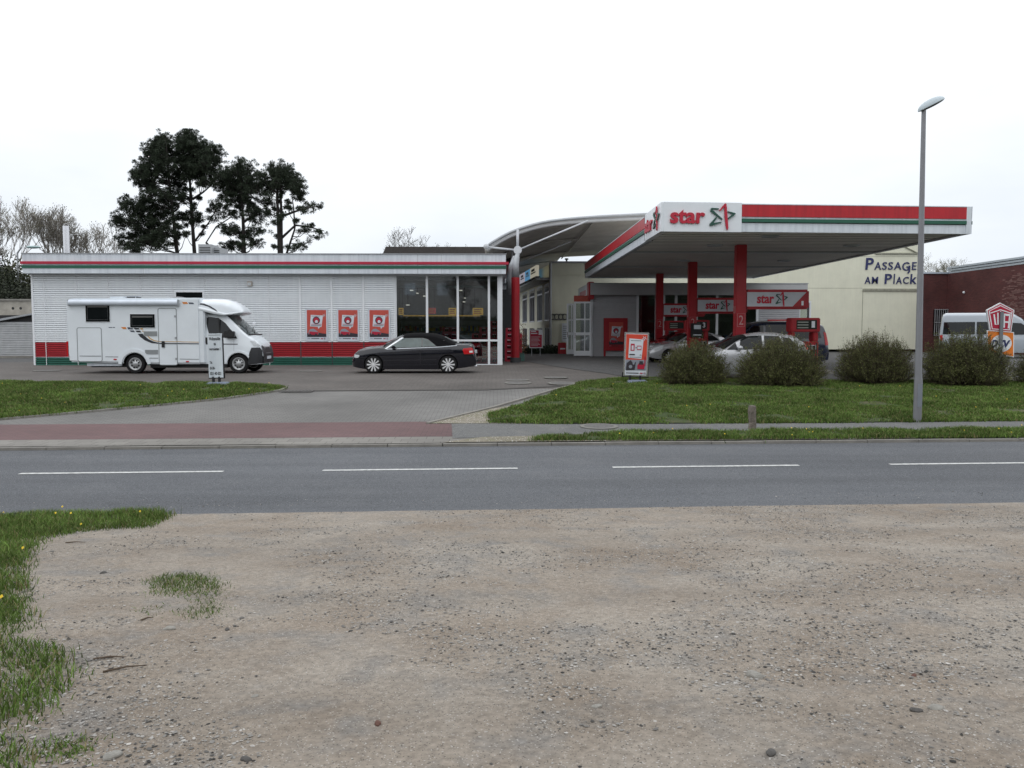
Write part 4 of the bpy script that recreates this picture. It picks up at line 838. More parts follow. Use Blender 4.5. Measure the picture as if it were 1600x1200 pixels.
BRK = wall_brick('dark_red_brick', (.115, .034, .032), (.08, .025, .026), (.085, .06, .055), .24, .075)
o = thing('brick_building', (X(1440, 60), 60, 0), 'dark red brick building with a metal roof edge at the right', 'building')
x0, x1 = P(1436.5, 450, 60)[0], P(1480, 450, 60)[0]; x2 = P(1680, 450, 46.5)[0]; zt = float(P(1480, 428, 60)[2])
m = MB(); m.box(x0, x1, 59.9, 66, 0, zt)
m.add([(x1, 59.9, 0), (x2, 46.5, 0), (x2, 46.5, zt), (x1, 59.9, zt), (x1, 70, 0), (x2, 60, 0), (x2, 60, zt), (x1, 70, zt)], [(0, 1, 2, 3), (1, 5, 6, 2), (3, 2, 6, 7), (4, 0, 3, 7)]); m.build('brick_wall', [BRK], o, world=True)
m = MB(); d = np.array([x2 - x1, 46.5 - 59.9]); d /= np.linalg.norm(d); nrm = np.array([d[1], -d[0]]); nrm = nrm if nrm[0] < 0 else -nrm
for k in range(3):
    q = .06 + .05 * k; z0 = zt + .0 + k * .17; A = np.array([x1, 59.9]) + nrm * q; B2 = np.array([x2, 46.5]) + nrm * q; C = B2 - nrm * 1.0; D = A - nrm * 1.0
    c = [(*A, z0), (*B2, z0), (*C, z0), (*D, z0)]; m.add(c + [(p[0], p[1], z0 + .13) for p in c], [(0, 1, 5, 4), (1, 2, 6, 5), (4, 5, 6, 7), (3, 2, 1, 0), (3, 0, 4, 7)])
m.box(x0, x1 + .1, 59.8, 60.5, zt, zt + .12); m.build('metal_roof_edge', [mat('zinc_edge', (.45, .5, .56), .4, metal=.3)], o, world=True)
# barred window on the slanting wall
def onwall(px, py, off=0):
    """point on the slanting brick wall hit by a sight line"""
    r_ = ray(px, py); A = np.array([x1, 59.9]) + nrm * off; t = ((A - 0) @ nrm) / (r_[:2] @ nrm); return np.array([r_[0] * t, r_[1] * t, CZ + r_[2] * t])
wa, wb = onwall(1484, 520, .02), onwall(1496, 484, .02); A = P(1459.5, 484, 59.8); B2 = P(1494, 524, 59.8); A[1] = B2[1] = 59.8
m = MB(); m.box(A[0], B2[0], 59.78, 59.88, B2[2], A[2]); f = m.build('window', [CARGL], o, world=True)
m = MB()
for k in range(12): q = A[0] + (B2[0] - A[0]) * k / 11; m.box(q - .02, q + .02, 59.62, 59.66, B2[2] - .05, A[2] + .05)
for k in range(3): q = B2[2] + (A[2] - B2[2]) * k / 2; m.box(A[0] - .05, B2[0] + .05, 59.6, 59.64, q - .02, q + .02)
m.build('security_bars', [GREY], f, world=True)
wl = onwall(1506, 457, .1); m = MB(); m.sph(tuple(wl), .09); m.build('wall_lamp', [WHITE], o, world=True, smooth=True)
STN2 = mat('salt_stain', (.19, .1, .09), .95, var=.3, scale=8)
m = MB(); rs = random.Random(5)
for k in range(260):
    t = rs.random(); px = 1584 + rs.gauss(0, 16) - 14 * (t - .5); py = 432 + t * 66 + rs.gauss(0, 4)
    if rs.random() < .25: px = rs.uniform(1535, 1600); py = rs.uniform(478, 492)
    c = onwall(px, py, .03); w = rs.uniform(.08, .3); m.add([(c[0] - d[0] * w, c[1] - d[1] * w, c[2] - .02), (c[0] + d[0] * w, c[1] + d[1] * w, c[2] - .02), (c[0] + d[0] * w * .8, c[1] + d[1] * w * .8, c[2] + .035), (c[0] - d[0] * w * .7, c[1] - d[1] * w * .7, c[2] + .04)], [(0, 1, 2, 3)])
m.build('mortar_stain', [STN2], o, world=True)
# ================================================================== CANOPY
cA = P(1036, 361, 26); cB = P(1516.5, 366, 26.6); cl, crx = cA[0], cB[0]; cz0 = cA[2]; ch = .87; CYB = 49.0
can = thing('forecourt_canopy', (8.94, 26, 0), 'large flat petrol station canopy with red, green and white edge on red columns', 'canopy')
SOF = mat('soffit_panels', (.72, .7, .65), .5, var=.12, scale=.6)
def quadbox(m, A, B, th, z0, z1, mi=0, out=0.0):
    """upright panel from A to B (x,y), th deep towards the right hand of A->B"""
    A = np.array(A, float); B = np.array(B, float); d = (B - A) / np.linalg.norm(B - A); n = np.array([d[1], -d[0]]); a = A + n * out; b = B + n * out; c = b - n * th; e = a - n * th
    q = [(*a, z0), (*b, z0), (*c, z0), (*e, z0)]; m.add(q + [(x, y, z1) for x, y, _ in q], [(0, 1, 5, 4), (1, 2, 6, 5), (2, 3, 7, 6), (3, 0, 4, 7), (4, 5, 6, 7), (3, 2, 1, 0)], mi)
PA, PB, PC, PD = (cl, 26), (crx, 26.6), (crx, CYB), (cl, CYB)
PL2 = (cl, 28.8); tN = .2465; PN = (cl + (crx - cl) * tN, 26 + .6 * tN); PE = (cl + (crx - cl) * .983, 26 + .6 * .983)
bz = cz0; zz = lambda f: bz + ch * f
m = MB()
def runs(a, b):
    quadbox(m, a, b, .12, bz, zz(.32), 0); quadbox(m, a, b, .12, zz(.32), zz(.345), 1, -.02); quadbox(m, a, b, .12, zz(.345), zz(.47), 2, .05); quadbox(m, a, b, .12, zz(.47), zz(.54), 0); quadbox(m, a, b, .12, zz(.54), zz(.97), 3, .03); quadbox(m, a, b, .14, zz(.97), zz(1.0), 0, .04)
runs(PN, PE); 
for k in range(1, 1):
    t_ = tN + (.983 - tN) * k / 6; a_ = (cl + (crx - cl) * t_, 26 + .6 * t_); quadbox(m, a_, (a_[0] + .006, a_[1] + .0004), .02, bz + .01, zz(.96), 1, .0515)
runs(PB, PC); runs(PC, PD); runs(PD, PL2); m.build('fascia', [OFFW, DGREY, GREEN, REDF], can, world=True)
m = MB(); quadbox(m, PE, PB, .12, bz, zz(.99), 0, .03); quadbox(m, PB, (crx, 27.2), .12, bz + .01, zz(.985), 0, .03); m.build('end_cap', [OFFW], can, world=True)
# logo corner panels
m = MB(); quadbox(m, PA, PN, .2, bz - .02, zz(1.02), 0, .08); quadbox(m, (cl, 28.8), (cl, 25.94), .2, bz - .015, zz(1.015), 0, .08); quadbox(m, (cl-.0, 28.8), (cl, 28.77), .3, bz - .01, zz(1.0), 1, .085); m.build('logo_panel', [mat('logo_panel_white', (.74, .78, .82), .3, var=.03), DGREY], can, world=True)
d = np.array([PN[0] - PA[0], PN[1] - PA[1]]); w = np.linalg.norm(d); Mx = Matrix.Translation((PA[0], PA[1], bz)) @ Matrix.Rotation(math.atan2(d[1], d[0]), 4, 'Z')
LGM = [mat('logo_green', (.012, .07, .05), .4), mat('logo_red', (.46, .01, .035), .4)]; m = MB(); m.text('star', .19, 1.30, .225, .65, -.085, 1, Mx, bold=.03, shear=.03, th=.05); m.build('wordmark', LGM, can, world=True); m = MB(); star_mark(m, 1.45, 2.26, .03, .85, -.09, 0, 1, Mx, th=.04); m.build('star_emblem', LGM, can, world=True)
My = Matrix.Translation((cl, 28.8, bz)) @ Matrix.Rotation(R(-90), 4, 'Z')
m = MB(); m.text('star', .25, 1.5, .2, .62, -.085, 1, My, bold=.03, shear=.03, th=.05); m.build('wordmark', LGM, can, world=True); m = MB(); star_mark(m, 1.75, 2.7, .06, .83, -.09, 0, 1, My, th=.04); m.build('star_emblem', LGM, can, world=True)
# soffit and roof
m = MB(); m.add([(cl + .12, 26.15, bz + .05), (crx - .12, 26.75, bz + .05), (crx - .12, CYB - .12, bz + .05), (cl + .12, CYB - .12, bz + .05)] + [(cl + .12, 26.15, bz + .65), (crx - .12, 26.75, bz + .65), (crx - .12, CYB - .12, bz + .65), (cl + .12, CYB - .12, bz + .65)], [(3, 2, 1, 0), (4, 5, 6, 7)])
k = 0
for yy in np.arange(27.3, 48.6, .5): m.box(cl + .14, crx - .14, yy, yy + .014, bz + .036, bz + .05, 1)
m.build('soffit', [SOF, mat('soffit_joint', (.2, .2, .19), .6)], can, world=True)
m = MB(); m.box(cl + .1, cl + .22, 28.9, CYB - .1, bz + .0, bz + .045); m.box(crx - .22, crx - .1, 27, CYB - .1, bz - .0, bz + .045)
for yy in (33.0, 40.5): m.box(cl + .2, crx - .2, yy, yy + .18, bz - .02, bz + .045)
m.build('soffit_trim', [GREY], can, world=True)
for px, Y in [(1203, 27.6), (1117, 30.5), (1330, 30.5), (1068, 37), (1225, 37)]:
    x = 0; p = P(px, 400, Y)[0]; m = MB(); m.lathe([(.30, 0), (.28, -.05), (.2, -.05), (.18, -.02), (.001, -.02)], 20, 0, axis='z'); m.v = [(a + p, b + Y, c + bz + .045) for a, b, c in m.v]; m.build('downlight', [GREY], can, world=True)
# columns
CX = 8.94
for Y, lab in [(30.5, ''), (38.0, ''), (45.7, '')]:
    m = MB(); w_ = .19; m.box(CX - w_, CX + w_, Y - .17, Y + .17, .02, bz + .04); c = m.build('column', [RED], can, world=True, bevel=.02)
    m = MB(); zc = Z(500, 30.5) if Y < 31 else Z(500, 30.5); m.text('2', CX - .07, CX + .09, zc - .17, zc + .17, Y - .172, 0, th=.006); m.ribbon([(CX - .13, zc - .24), (CX + .15, zc - .24), (CX + .15, zc + .24), (CX - .13, zc + .24), (CX - .13, zc - .24)], .01, Y - .172, 0)
    Ml = Matrix.Translation((CX - .192, Y, 0)) @ Matrix.Rotation(R(-90), 4, 'Z'); m.text('21', -.1, .12, zc + .25, zc + .52, -.002, 0, Ml, th=.006); m.build('number', [mat('pale_marking', (.5, .28, .28), .5)], c, world=True)
# lane signs on the columns
LS = mat('lane_sign_face', (.5, .52, .56), .4)
for i, (Y, w_, lab) in enumerate([(30.5, 2.25, 'lane sign with star logo and number 1 on the nearest canopy column'), (38.0, 2.25, 'lane sign with star logo on the middle canopy column'), (45.7, 2.25, 'lane sign with star logo on the rearmost canopy column')]):
    z1, z0 = Z(452, 30.5), Z(483, 30.5); x0 = CX + .19; x1 = x0 + w_ + .07; o = thing('lane_sign', (x0, Y, z0), lab, 'sign', group='star lane signs under the canopy'); h = z1 - z0
    m = MB(); m.box(x0, x1, Y - .2, Y + .2, z0, z1); m.build('housing', [RED], o, world=True, bevel=.06)
    m = MB(); yf = Y - .202; m.rect(x0 + .02, x1 - .12, z0 + .1, z1 - .1, yf, 0); m.flat([(x1 - .62, z0 + .1), (x1 - .12, z0 + .1), (x1 - .12, z1 - .1)], yf - .004, 1)
    i == 0 and m.text('1', x1 - .3, x1 - .22, z0 + .14, z0 + .3, yf - .009, 2, bold=.03); star_logo(m, x0 + .38, x0 + 1.5, z0 + .1, z1 - .08, yf - .004, 3, 4, th=.02); m.build('sign_face', [LS, RED, WHITE, MATS['logo_green'], MATS['logo_red']], o, world=True)

# ================================================================== PUMPS
PSCR = mat('pump_display', (.03, .035, .03), .2)
def pump(x, y, num, label, white=False):
    z = gz(x, y); o = thing('fuel_pump', (x, y, z), label, 'fuel pump', group='fuel pumps')
    m = MB(); m.box(-.48, .48, -.3, .3, .12, 1.15); m.box(-.6, .6, -.35, .35, 0, .12, 1); m.build('cabinet', [RED, CONC], o, bevel=.02)
    m = MB(); m.box(-.55, .55, -.26, .26, 1.5, 2.02); m.box(-.5, -.36, -.22, .22, 1.15, 1.5); m.box(.3, .5, -.22, .22, 1.15, 1.5); m.build('head', [RED], o, bevel=.03)
    m = MB(); m.rect(-.34, .42, 1.6, 1.94, -.263, 0); num < 5 and m.text(str(num), .22, .34, 1.66, 1.9, -.268, 1, bold=.03)
    for k in range(3): m.rect(-.3, .1, 1.64 + k * .1, 1.68 + k * .1, -.267, 2)
    m.build('display', [PSCR, WHITE, mat('segment_grey', (.3, .32, .28), .4)], o)
    for k in range(4):
        m = MB(); xx_ = -.36 + k * .22; m.box(xx_ - .04, xx_ + .04, -.36, -.3, .7, 1.0); m.tube([(xx_, -.34, .72), (xx_ + .02, -.5, .3), (xx_ + .08, -.42, .35), (xx_ + .1, -.31, 1.1)], .018, 6, 0); m.build('nozzle', [BLACK], o)
    m = MB(); m.rect(.15, .4, .86, 1.02, -.303, 0); m.build('sticker', [WHITE], o); return o
pump(float(P(1256, 520, 30.5)[0]), 30.6, 1, 'red fuel pump with display numbered 1 beside the dark van')
pump(float(P(1100, 520, 38)[0]), 39.4, 3, 'red fuel pump with display numbered 3 beside the middle column')
pump(float(P(1056, 520, 44)[0]), 44.3, 5, 'rearmost red fuel pump between the middle and rear canopy columns')
# payment box on the middle column
o = thing('payment_terminal', (CX - .1, 37.7, 1.3), 'black payment terminal fixed to the middle canopy column', 'terminal'); zc = Z(516, 37.7); x = float(P(1085, 515, 37.7)[0]); m = MB(); m.box(x - .15, x + .35, 37.6, 37.825, zc - .32, zc + .32); m.build('housing', [BLACK], o, world=True, bevel=.02); m = MB(); m.rect(x - .06, x + .26, zc + .05, zc + .24, 37.548); m.rect(x - .1, x + .28, zc - .24, zc - .19, 37.548); m.build('screen', [OFFW], o, world=True)
# islands
for Y0, Y1, n in [(29.6, 32.2, 'near'), (37, 41, 'middle'), (43.4, 46.6, 'far')]:
    m = MB(); m.box(CX - .5, CX + 3.2, Y0, Y1, -.05, .2); o = m.build('pump_island', [CONC], bevel=.03); tag(o, 'raised concrete pump island, %s one under the canopy' % n, 'pump island')

# ================================================================== KIOSK
KY = 48.0; kz = lambda py: Z(py, KY); kx = lambda px, py=500: float(P(px, py, KY)[0])
k0, k1 = kx(925), kx(1249); kt = kz(461); ki = thing('petrol_kiosk', (k0, KY, .05), 'low corrugated kiosk with glazed front under the far end of the canopy', 'building')
m = MB(); SH = CLAD
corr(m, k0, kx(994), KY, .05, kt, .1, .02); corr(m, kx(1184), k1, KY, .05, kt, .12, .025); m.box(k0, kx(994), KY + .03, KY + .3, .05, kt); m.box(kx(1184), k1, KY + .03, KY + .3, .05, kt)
m.box(k0 - .0, k0 + .15, KY + .3, KY + 6.5, .05, kt); m.box(k1 - .2, k1, KY + .3, KY + 6.5, .05, kt); m.box(k0, k1, KY + 6.5, KY + 6.6, .05, kt); m.build('corrugated_wall', [mat('shade_toned_corrugated_steel', (.44, .45, .47), .4, var=.06)], ki, world=True)  # white cladding toned grey: the canopy's shade is put into its colour
m = MB(); m.box(k0 - .15, kx(1256), KY - .5, KY + 6.6, kt, kz(443.5)); m.box(k0 - .18, kx(1256) + .03, KY - .53, KY + 6.6, kz(443.5), kz(442.3), 1); m.build('fascia', [mat('kiosk_fascia', (.4, .41, .42), .45, var=.05), GREY], ki, world=True)
m = MB()
for px in (996, 1025, 1037, 1056, 1088, 1120, 1152, 1183): x = kx(px); m.box(x - .07, x + .07, KY - .03, KY + .1, .05, kt)
m.box(kx(996), kx(1183), KY - .02, KY + .08, .05, .3); m.box(kx(1037), kx(1183), KY - .025, KY + .08, kz(536), kz(534)); m.box(k0 - .08, k0 + .05, KY - .06, KY + .3, .05, kt, 0); wf = m.build('window_frame', [WHITE], ki, world=True)
gxs = [996, 1025, 1037, 1056, 1088, 1120, 1152, 1183]
for a, b in zip(gxs[:-1], gxs[1:]): m = MB(); m.box(kx(a) + .07, kx(b) - .07, KY + .02, KY + .03, .3, kt - .02); m.build('window_pane', [SG], ki, world=True)
m = MB(); m.box(k0 + .2, k1 - .2, KY + 5, KY + 5.1, .05, kt); m.box(k0 + .2, k1 - .2, KY + .3, KY + 5, .04, .07); m.build('interior', [INT], ki, world=True)
m = MB()
for i in range(9): x = kx(1000 + i * 20); m.box(x, x + .6, KY + 2.5 + (i % 3) * .6, KY + 3.0 + (i % 3) * .6, .06, random.uniform(1.0, 1.7), i % 6)
m.build('goods_shelves', GOODS, ki, world=True)
# red door lintel and side light sign
m = MB(); m.box(kx(897), k0 - .09, KY + .1, KY + .2, kz(472), kz(461.5)); m.build('door_lintel', [mat('orange_red_panel', (.5, .09, .06), .5)], ki, world=True)
o = thing('projecting_light_sign', (kx(910), KY + .2, kz(468)), 'white and red light box sign along the left kiosk side above the doors', 'sign'); Ms = Matrix.Translation((kx(912), KY + .1, kz(456))) @ Matrix.Rotation(R(-28), 4, 'Y')
xs_ = float(P(921, 450, 47.5)[0]); za_, zb_ = 1.6 + 51 / FPX * 47.5, 1.6 + 76 / FPX * 47.5; m = MB(); m.box(xs_, xs_ + .25, 48.6, 54.0, za_, zb_); m.build('light_box', [OFFW], o, world=True, bevel=.04); m = MB(); m.box(xs_ - .03, xs_ + .28, 47.6, 48.58, za_ - .03, zb_ + .05); m.build('red_end', [RED], o, world=True, bevel=.03)
m = MB(); m.box(xs_ - .004, xs_ - .001, 49.4, 53.0, za_ + .3, zb_ - .32); m.build('print', [REDL], o, world=True)
# open glass doors
def gdoor(a, b, t, bt, Y, label):
    x0, x1 = float(P(a, 520, Y)[0]), float(P(b, 520, Y)[0]); z0, z1 = Z(bt, Y), Z(t, Y); o = thing('glass_door', (x0, Y, z0), label, 'door', group='open kiosk doors')
    m = MB(); e = .1; m.box(x0, x0 + e, Y, Y + .06, z0, z1); m.box(x1 - e, x1, Y, Y + .06, z0, z1)
    for q, hh in ((z0, .28), (z0 + (z1 - z0) * .38, .16), (z0 + (z1 - z0) * .66, .08), (z1 - .1, .1)): m.box(x0 + e, x1 - e, Y, Y + .06, q, q + hh)
    m.box((x0 + x1) / 2 - .03 + (x1 - x0) * .12, (x0 + x1) / 2 + .03 + (x1 - x0) * .12, Y + .01, Y + .05, z0 + .28, z1 - .1); m.build('door_frame', [WHITE], o, world=True)
    m = MB(); m.box(x0 + e, x1 - e, Y + .025, Y + .035, z0 + .28, z1 - .1); m.build('door_pane', [SG], o, world=True); m = MB(); m.tube([(x0 + .05, Y - .05, z0 + 1.0), (x0 + .05, Y - .05, z0 + 1.3)], .02, 6); m.build('handle', [CHROME], o, world=True)
gdoor(897, 924, 471, 556, 47.4, 'tall glazed white door leaf standing open beside the kiosk wall'); gdoor(885.5, 897.5, 474, 553.5, 49.2, 'narrow glazed door leaf further back against the cream wall')
# posters at the kiosk
o = thing('advertising_poster', (kx(943), KY - .1, .1), 'dark poster in a thick red frame on the kiosk wall left of the windows', 'poster'); m = MB(); a, b = kx(943), kx(980); z0, z1 = kz(548), kz(497); m.box(a, b, KY - .16, KY - .06, z0, z1); m.box(a, a + .12, KY - .15, KY - .07, .08, z0); m.build('red_frame', [RED], o, world=True)
m = MB(); poster_art(m, (b - a) * .68, (z1 - z0) * .82, False); m.v = [(p[0] + a + (b - a) * .18, p[1] + KY - .163, p[2] + z0 + (z1 - z0) * .08) for p in m.v]; m.build('poster', PM, o, world=True)
o = thing('wall_notice', (kx(1216), KY - .1, kz(512)), 'red framed notice on the bright corrugated kiosk wall at the right', 'notice'); m = MB(); a, b = kx(1198.5), kx(1234); z0, z1 = kz(513), kz(499); m.box(a, b, KY - .14, KY - .06, z0, z1); m.build('red_frame', [RED], o, world=True); m = MB(); m.rect(a + .3, b - .15, z0 + .12, z1 - .2, KY - .141, 0); m.rect(a + .36, b - .4, z0 + .2, z0 + .26, KY - .145, 1); m.build('print', [OFFW, DGREY], o, world=True)
# white framed porch at the right end
o = thing('framed_glass_screen', (kx(1260), KY + .2, .05), 'white framed glass screen at the right end of the kiosk', 'screen'); m = MB(); a, b = k1 + .02, kx(1268); z1 = kz(473); m.box(b - .1, b, KY + .1, KY + .2, .05, z1); m.box(a, b, KY + .1, KY + .2, z1, z1 + .12); m.box(a, a + .06, KY + .1, KY + .2, .05, z1); m.box(b - .2, b - .12, KY + .12, KY + .18, .05, z1, 1); m.build('frame', [WHITE, DGREY], o, world=True); m = MB(); m.box(a + .06, b - .2, KY + .14, KY + .15, .05, z1); m.build('pane', [SG], o, world=True)
o = thing('camera_bracket', (kx(1258), KY, kz(455)), 'pair of small dark fittings on the cream wall right of the kiosk roof', 'fitting'); m = MB(); m.box(kx(1258), kx(1260), KY, KY + .1, kz(453.5), kz(451)); m.box(kx(1258), kx(1260), KY, KY + .1, kz(457.5), kz(455.5)); m.box(kx(1255.9), kx(1258.6), KY + .1, KY + .14, kz(457), kz(452)); m.build('bracket', [DGREY], o, world=True)

# ================================================================== STREET LAMP, SIGNS, POST
lx, ly = G(1433, 660); o = thing('street_lamp', (lx, ly, gz(lx, ly)), 'tall grey street lamp with an oval head on the grass verge', 'street lamp')
top = P(1443.5, 170, ly + .0); H = top[2] - gz(lx, ly); dxp = top[0] - lx
m = MB(); m.tube([(0, 0, -.1), (0, 0, .9), (dxp * .12, 0, 1.1), (dxp, 0, H)], [.087, .087, .072, .045], 16); m.build('pole', [mat('lamp_grey', (.22, .225, .24), .45, metal=.3, var=.1)], o, auto=.6)
m = MB(); m.box(-.05, .05, -.092, -.08, .35, .85); m.build('service_door', [mat('lamp_grey_door', (.2, .22, .25), .5)], o)
Mh = Matrix.Translation((dxp + .16, 0, H + .08)) @ Matrix.Rotation(R(-27), 4, 'Y'); m = MB(); n = 20
for i in range(9):
    pass
m.sph((0, 0, 0), .31, 0, Mh, 24, 10, (1, .52, .42)); m.v = [tuple(Mh @ (lambda q: Vector((q[0], q[1], max(q[2], -.012))))(Mh.inverted() @ Vector(p))) for p in m.v]; m.build('lamp_head', [mat('lamp_head_paint', (.45, .52, .56), .35)], o, smooth=False, auto=.7)
m = MB(); m.sph((0.01, 0, -.014), .28, 0, Mh, 20, 8, (1, .5, .12)); m.build('lamp_glass', [mat('smoked_lens', (.06, .06, .05), .15, var=.4, scale=20)], o, smooth=True)

def aframe(px, py_base, wpx, htop, hbot, Yv, label, kind):
    x, y = G(px, py_base); z = gz(x, y); o = thing('pavement_sign', (x, y, z), label, 'sign'); s = y / FPX; w = wpx * s; h1 = (py_base - htop) * s; h0 = (py_base - hbot) * s; h = h1 - h0
    t = Matrix.Translation((0, 0, h0)) @ Matrix.Rotation(R(1.5 if kind else -1), 4, 'Y')
    m = MB(); m.box(-w / 2, w / 2, -.03, .03, 0, h, 0, t); m.box(-w / 2 - .03, w / 2 + .03, .03, .06, -.03, .12, 1, t); m.box(w / 2, w / 2 + .025, .0, .05, 0, h * .98, 1, t); m.build('panel', [CHROME if kind else OFFW, BLACK], o)
    m = MB()
    for q in (-w * .22, w * .2): m.box(q - .03, q + .03, -.03, .05, .05, h0 + .03)
    m.build('leg', [BLACK], o)
    m = MB(); m.add([(-.33, -.3, 0), (.42, -.3, 0), (.42, .3, 0), (-.33, .3, 0), (-.2, -.16, .1), (.3, -.16, .1), (.3, .16, .1), (-.2, .16, .1)], [(0, 1, 5, 4), (1, 2, 6, 5), (2, 3, 7, 6), (3, 0, 4, 7), (4, 5, 6, 7)]); m.build('base', [mat('blue_grey_base', (.16, .19, .25), .7)], o)
    return o, w, h, t
o, w, h, t = aframe(338.5, 602, 22, 521.5, 590, 26, 'white pavement sign with black lettering standing in front of the motorhome', 0)
m = MB(); m.rect(-w * .42, w * .42, h * .955, h * .975, -.031, 1, t)
for s_, a, b, c, d_ in [('Wohnmobile', -.40, .40, .845, .92), ('zu', -.07, .07, .735, .785), ('vermieten !', -.40, .38, .62, .685), ('Tel.', -.40, -.22, .315, .375), ('0138-', -.40, -.04, .185, .25), ('021 40 021', -.40, .36, .06, .13)]: m.text(s_, a * w, b * w, c * h, d_ * h, -.032, 0, t, bold=.02)
m.build('lettering', [mat('sign_black', (.02, .02, .025), .5), GREY], o)
o, w, h, t = aframe(992.5, 598.5, 38.5, 519, 588, 27, 'red pavement poster stand in a silver frame at the tip of the right lawn', 1)
m = MB(); y = -.031; m.rect(-w * .44, w * .44, h * .03, h * .965, y, 0, t); y -= .004; m.rect(-w * .43, w * .43, h * .35, h * .955, y, 1, t); m.rect(-w * .43, w * .43, h * .14, h * .38, y - .001, 4, t); m.flat([(-w * .32, h * .42), (w * .22, h * .4), (w * .28, h * .84), (-w * .3, h * .86)], y - .004, 0, t); y -= .008
for a, b, c, d_, mi in [(-.24, .18, .805, .815, 2), (-.24, -.08, .58, .74, 3), (-.20, -.12, .6, .70, 0), (-.04, .01, .64, .66, 2), (.02, .2, .6, .7, 3), (.04, .18, .62, .68, 0), (-.28, -.06, .48, .51, 2), (-.26, .2, .435, .443, 2), (.14, .2, .48, .495, 2)]: m.rect(a * w, b * w, c * h, d_ * h, y, mi, t); y -= .0005
m.flat([(-w * .4, h * .14), (-w * .05, h * .15), (-w * .0, h * .34), (-w * .1, h * .28), (-w * .22, h * .37), (-w * .38, h * .3)], y - .003, 2, t); m.disc(-w * .22, h * .22, w * .07, y - .007, 4, t); m.disc(-w * .1, h * .29, w * .04, y - .007, 4, t)
m.flat([(w * .06, h * .17), (w * .34, h * .17), (w * .36, h * .24), (w * .3, h * .31), (w * .12, h * .31), (w * .06, h * .25)], y - .003, 3, t); m.flat([(w * .12, h * .27), (w * .3, h * .27), (w * .27, h * .35), (w * .14, h * .35)], y - .007, 2, t); m.rect(w * .34, w * .38, h * .25, h * .46, y - .003, 3, t)
for k in range(5): m.flat([(w * .31 + math.cos(k * 1.257 + .3) * w * .03, h * .87 + math.sin(k * 1.257 + .3) * w * .03), (w * .31 + math.cos(k * 1.257 + .93) * w * .13, h * .87 + math.sin(k * 1.257 + .93) * w * .13), (w * .31 + math.cos(k * 1.257 + 1.56) * w * .03, h * .87 + math.sin(k * 1.257 + 1.56) * w * .03)], y - .003 - .0006 * k, 0, t)
m.rect(-w * .4, w * .12, h * .065, h * .085, -.036, 2, t); m.text('star', w * .17, w * .3, h * .055, h * .095, -.036, 3, t, bold=.04); star_mark(m, w * .32, w * .41, h * .05, h * .1, -.036, 2, 3, t)
m.build('poster', [PWH, mat('poster_bright_red', (.6, .06, .03), .4), PDK, REDL, PGR], o)

# fuel card signs on a post
sx, sy = float(P(1563, 560, 27)[0]), 27.0; o = thing('fuel_card_sign', (sx, sy, .0), 'red five sided UTA sign above an orange DKV sign on one grey post', 'sign'); q = lambda px, py: (float(P(px, py, sy)[0]), float(P(px, py, sy)[2]))
m = MB(); m.box(sx - .085, sx + .02, sy - .07, sy - .02, 0, q(1563, 487)[1]); m.build('post', [mat('galvanised', (.2, .22, .24), .5, metal=.5)], o, world=True)
m = MB(); m.prism([q(1541.5, 484.5), q(1563, 473), (q(1585, 485)[0], q(1585, 484.5)[1]), q(1580, 519.5), q(1547, 517)], sy, sy + .06, 0); m.prism([q(1543.2, 485.3), q(1563, 474.8), q(1583.3, 485.3), q(1578.8, 518), q(1548.3, 515.8)], sy - .004, sy, 1); m.prism([q(1544.6, 486.2), q(1563, 476.6), q(1582, 486.2), q(1577.5, 516.2), q(1549.6, 514.4)], sy - .008, sy - .004, 0)
m.prism([q(1546.4, 486.2), q(1563, 478.2), q(1580.4, 486.4), q(1576.4, 514.6), q(1550.8, 513.2)], sy - .012, sy - .008, 1)
m.ribbon([q(1547, 489.3), q(1563, 484.0), q(1580, 489.6)], .032, sy - .013, 0); U = .05
m.ribbon([q(1552.8, 491), q(1555, 507), q(1559, 507), q(1558.8, 488.6)], U, sy - .013, 0); m.ribbon([q(1568.5, 512), q(1568.9, 490.2), q(1577.6, 491.2), q(1575.2, 513)], U, sy - .0135, 0); m.ribbon([q(1568, 503), q(1575.6, 503.4)], .05, sy - .0145, 0); m.ribbon([q(1566.6, 491.3), q(1577.4, 492.3)], .07, sy - .0155, 0); m.ribbon([q(1563, 486), q(1563, 513)], .03, sy - .013, 0)
m.build('red_shield', [WHITE, REDL], o, world=True)
m = MB(); m.prism([q(1543, 516), q(1585, 519), q(1585, 558.5), q(1543.5, 550)], sy + .02, sy + .07, 0); m.prism([q(1544, 517.2), q(1583.7, 520), q(1583.6, 557), q(1544.4, 549)], sy + .016, sy + .02, 1); c = q(1565, 536.5); m.disc(c[0], c[1], .345, sy + .014, 0, rz=.285)
for ch, a, b, u, v_ in [('D', 1549, 1559.5, 542.5, 531), ('K', 1561.5, 1570.5, 542.8, 531.2), ('V', 1568.5, 1579, 543, 531.5)]: m.text(ch, q(a, 536)[0], q(b, 536)[0], q(a, u)[1], q(a, v_)[1], sy + .008, 2, bold=.05, shear=.25)
m.build('orange_panel', [WHITE, ORANGE, NAVY], o, world=True)
# weathered post by the footpath
bx, by = G(1175, 671.5); o = thing('wooden_post', (bx, by, gz(bx, by)), 'short weathered grey post on the verge beside the footpath', 'post'); m = MB(); hh = 38 * by / FPX; m.tube([(0, 0, -.1), (.01, 0, .15), (-.01, 0, hh * .8), (0, 0, hh)], [.085, .08, .085, .075], 9); m.v = [tuple(Vector(p) + Vector((1, 1, .6)) * .02 * noise.noise(Vector(p) * 7)) for p in m.v]; m.build('post', [mat('weathered_wood', (.15, .13, .11), .95, var=.4, scale=14, bump=.8, bscale=30)], o)
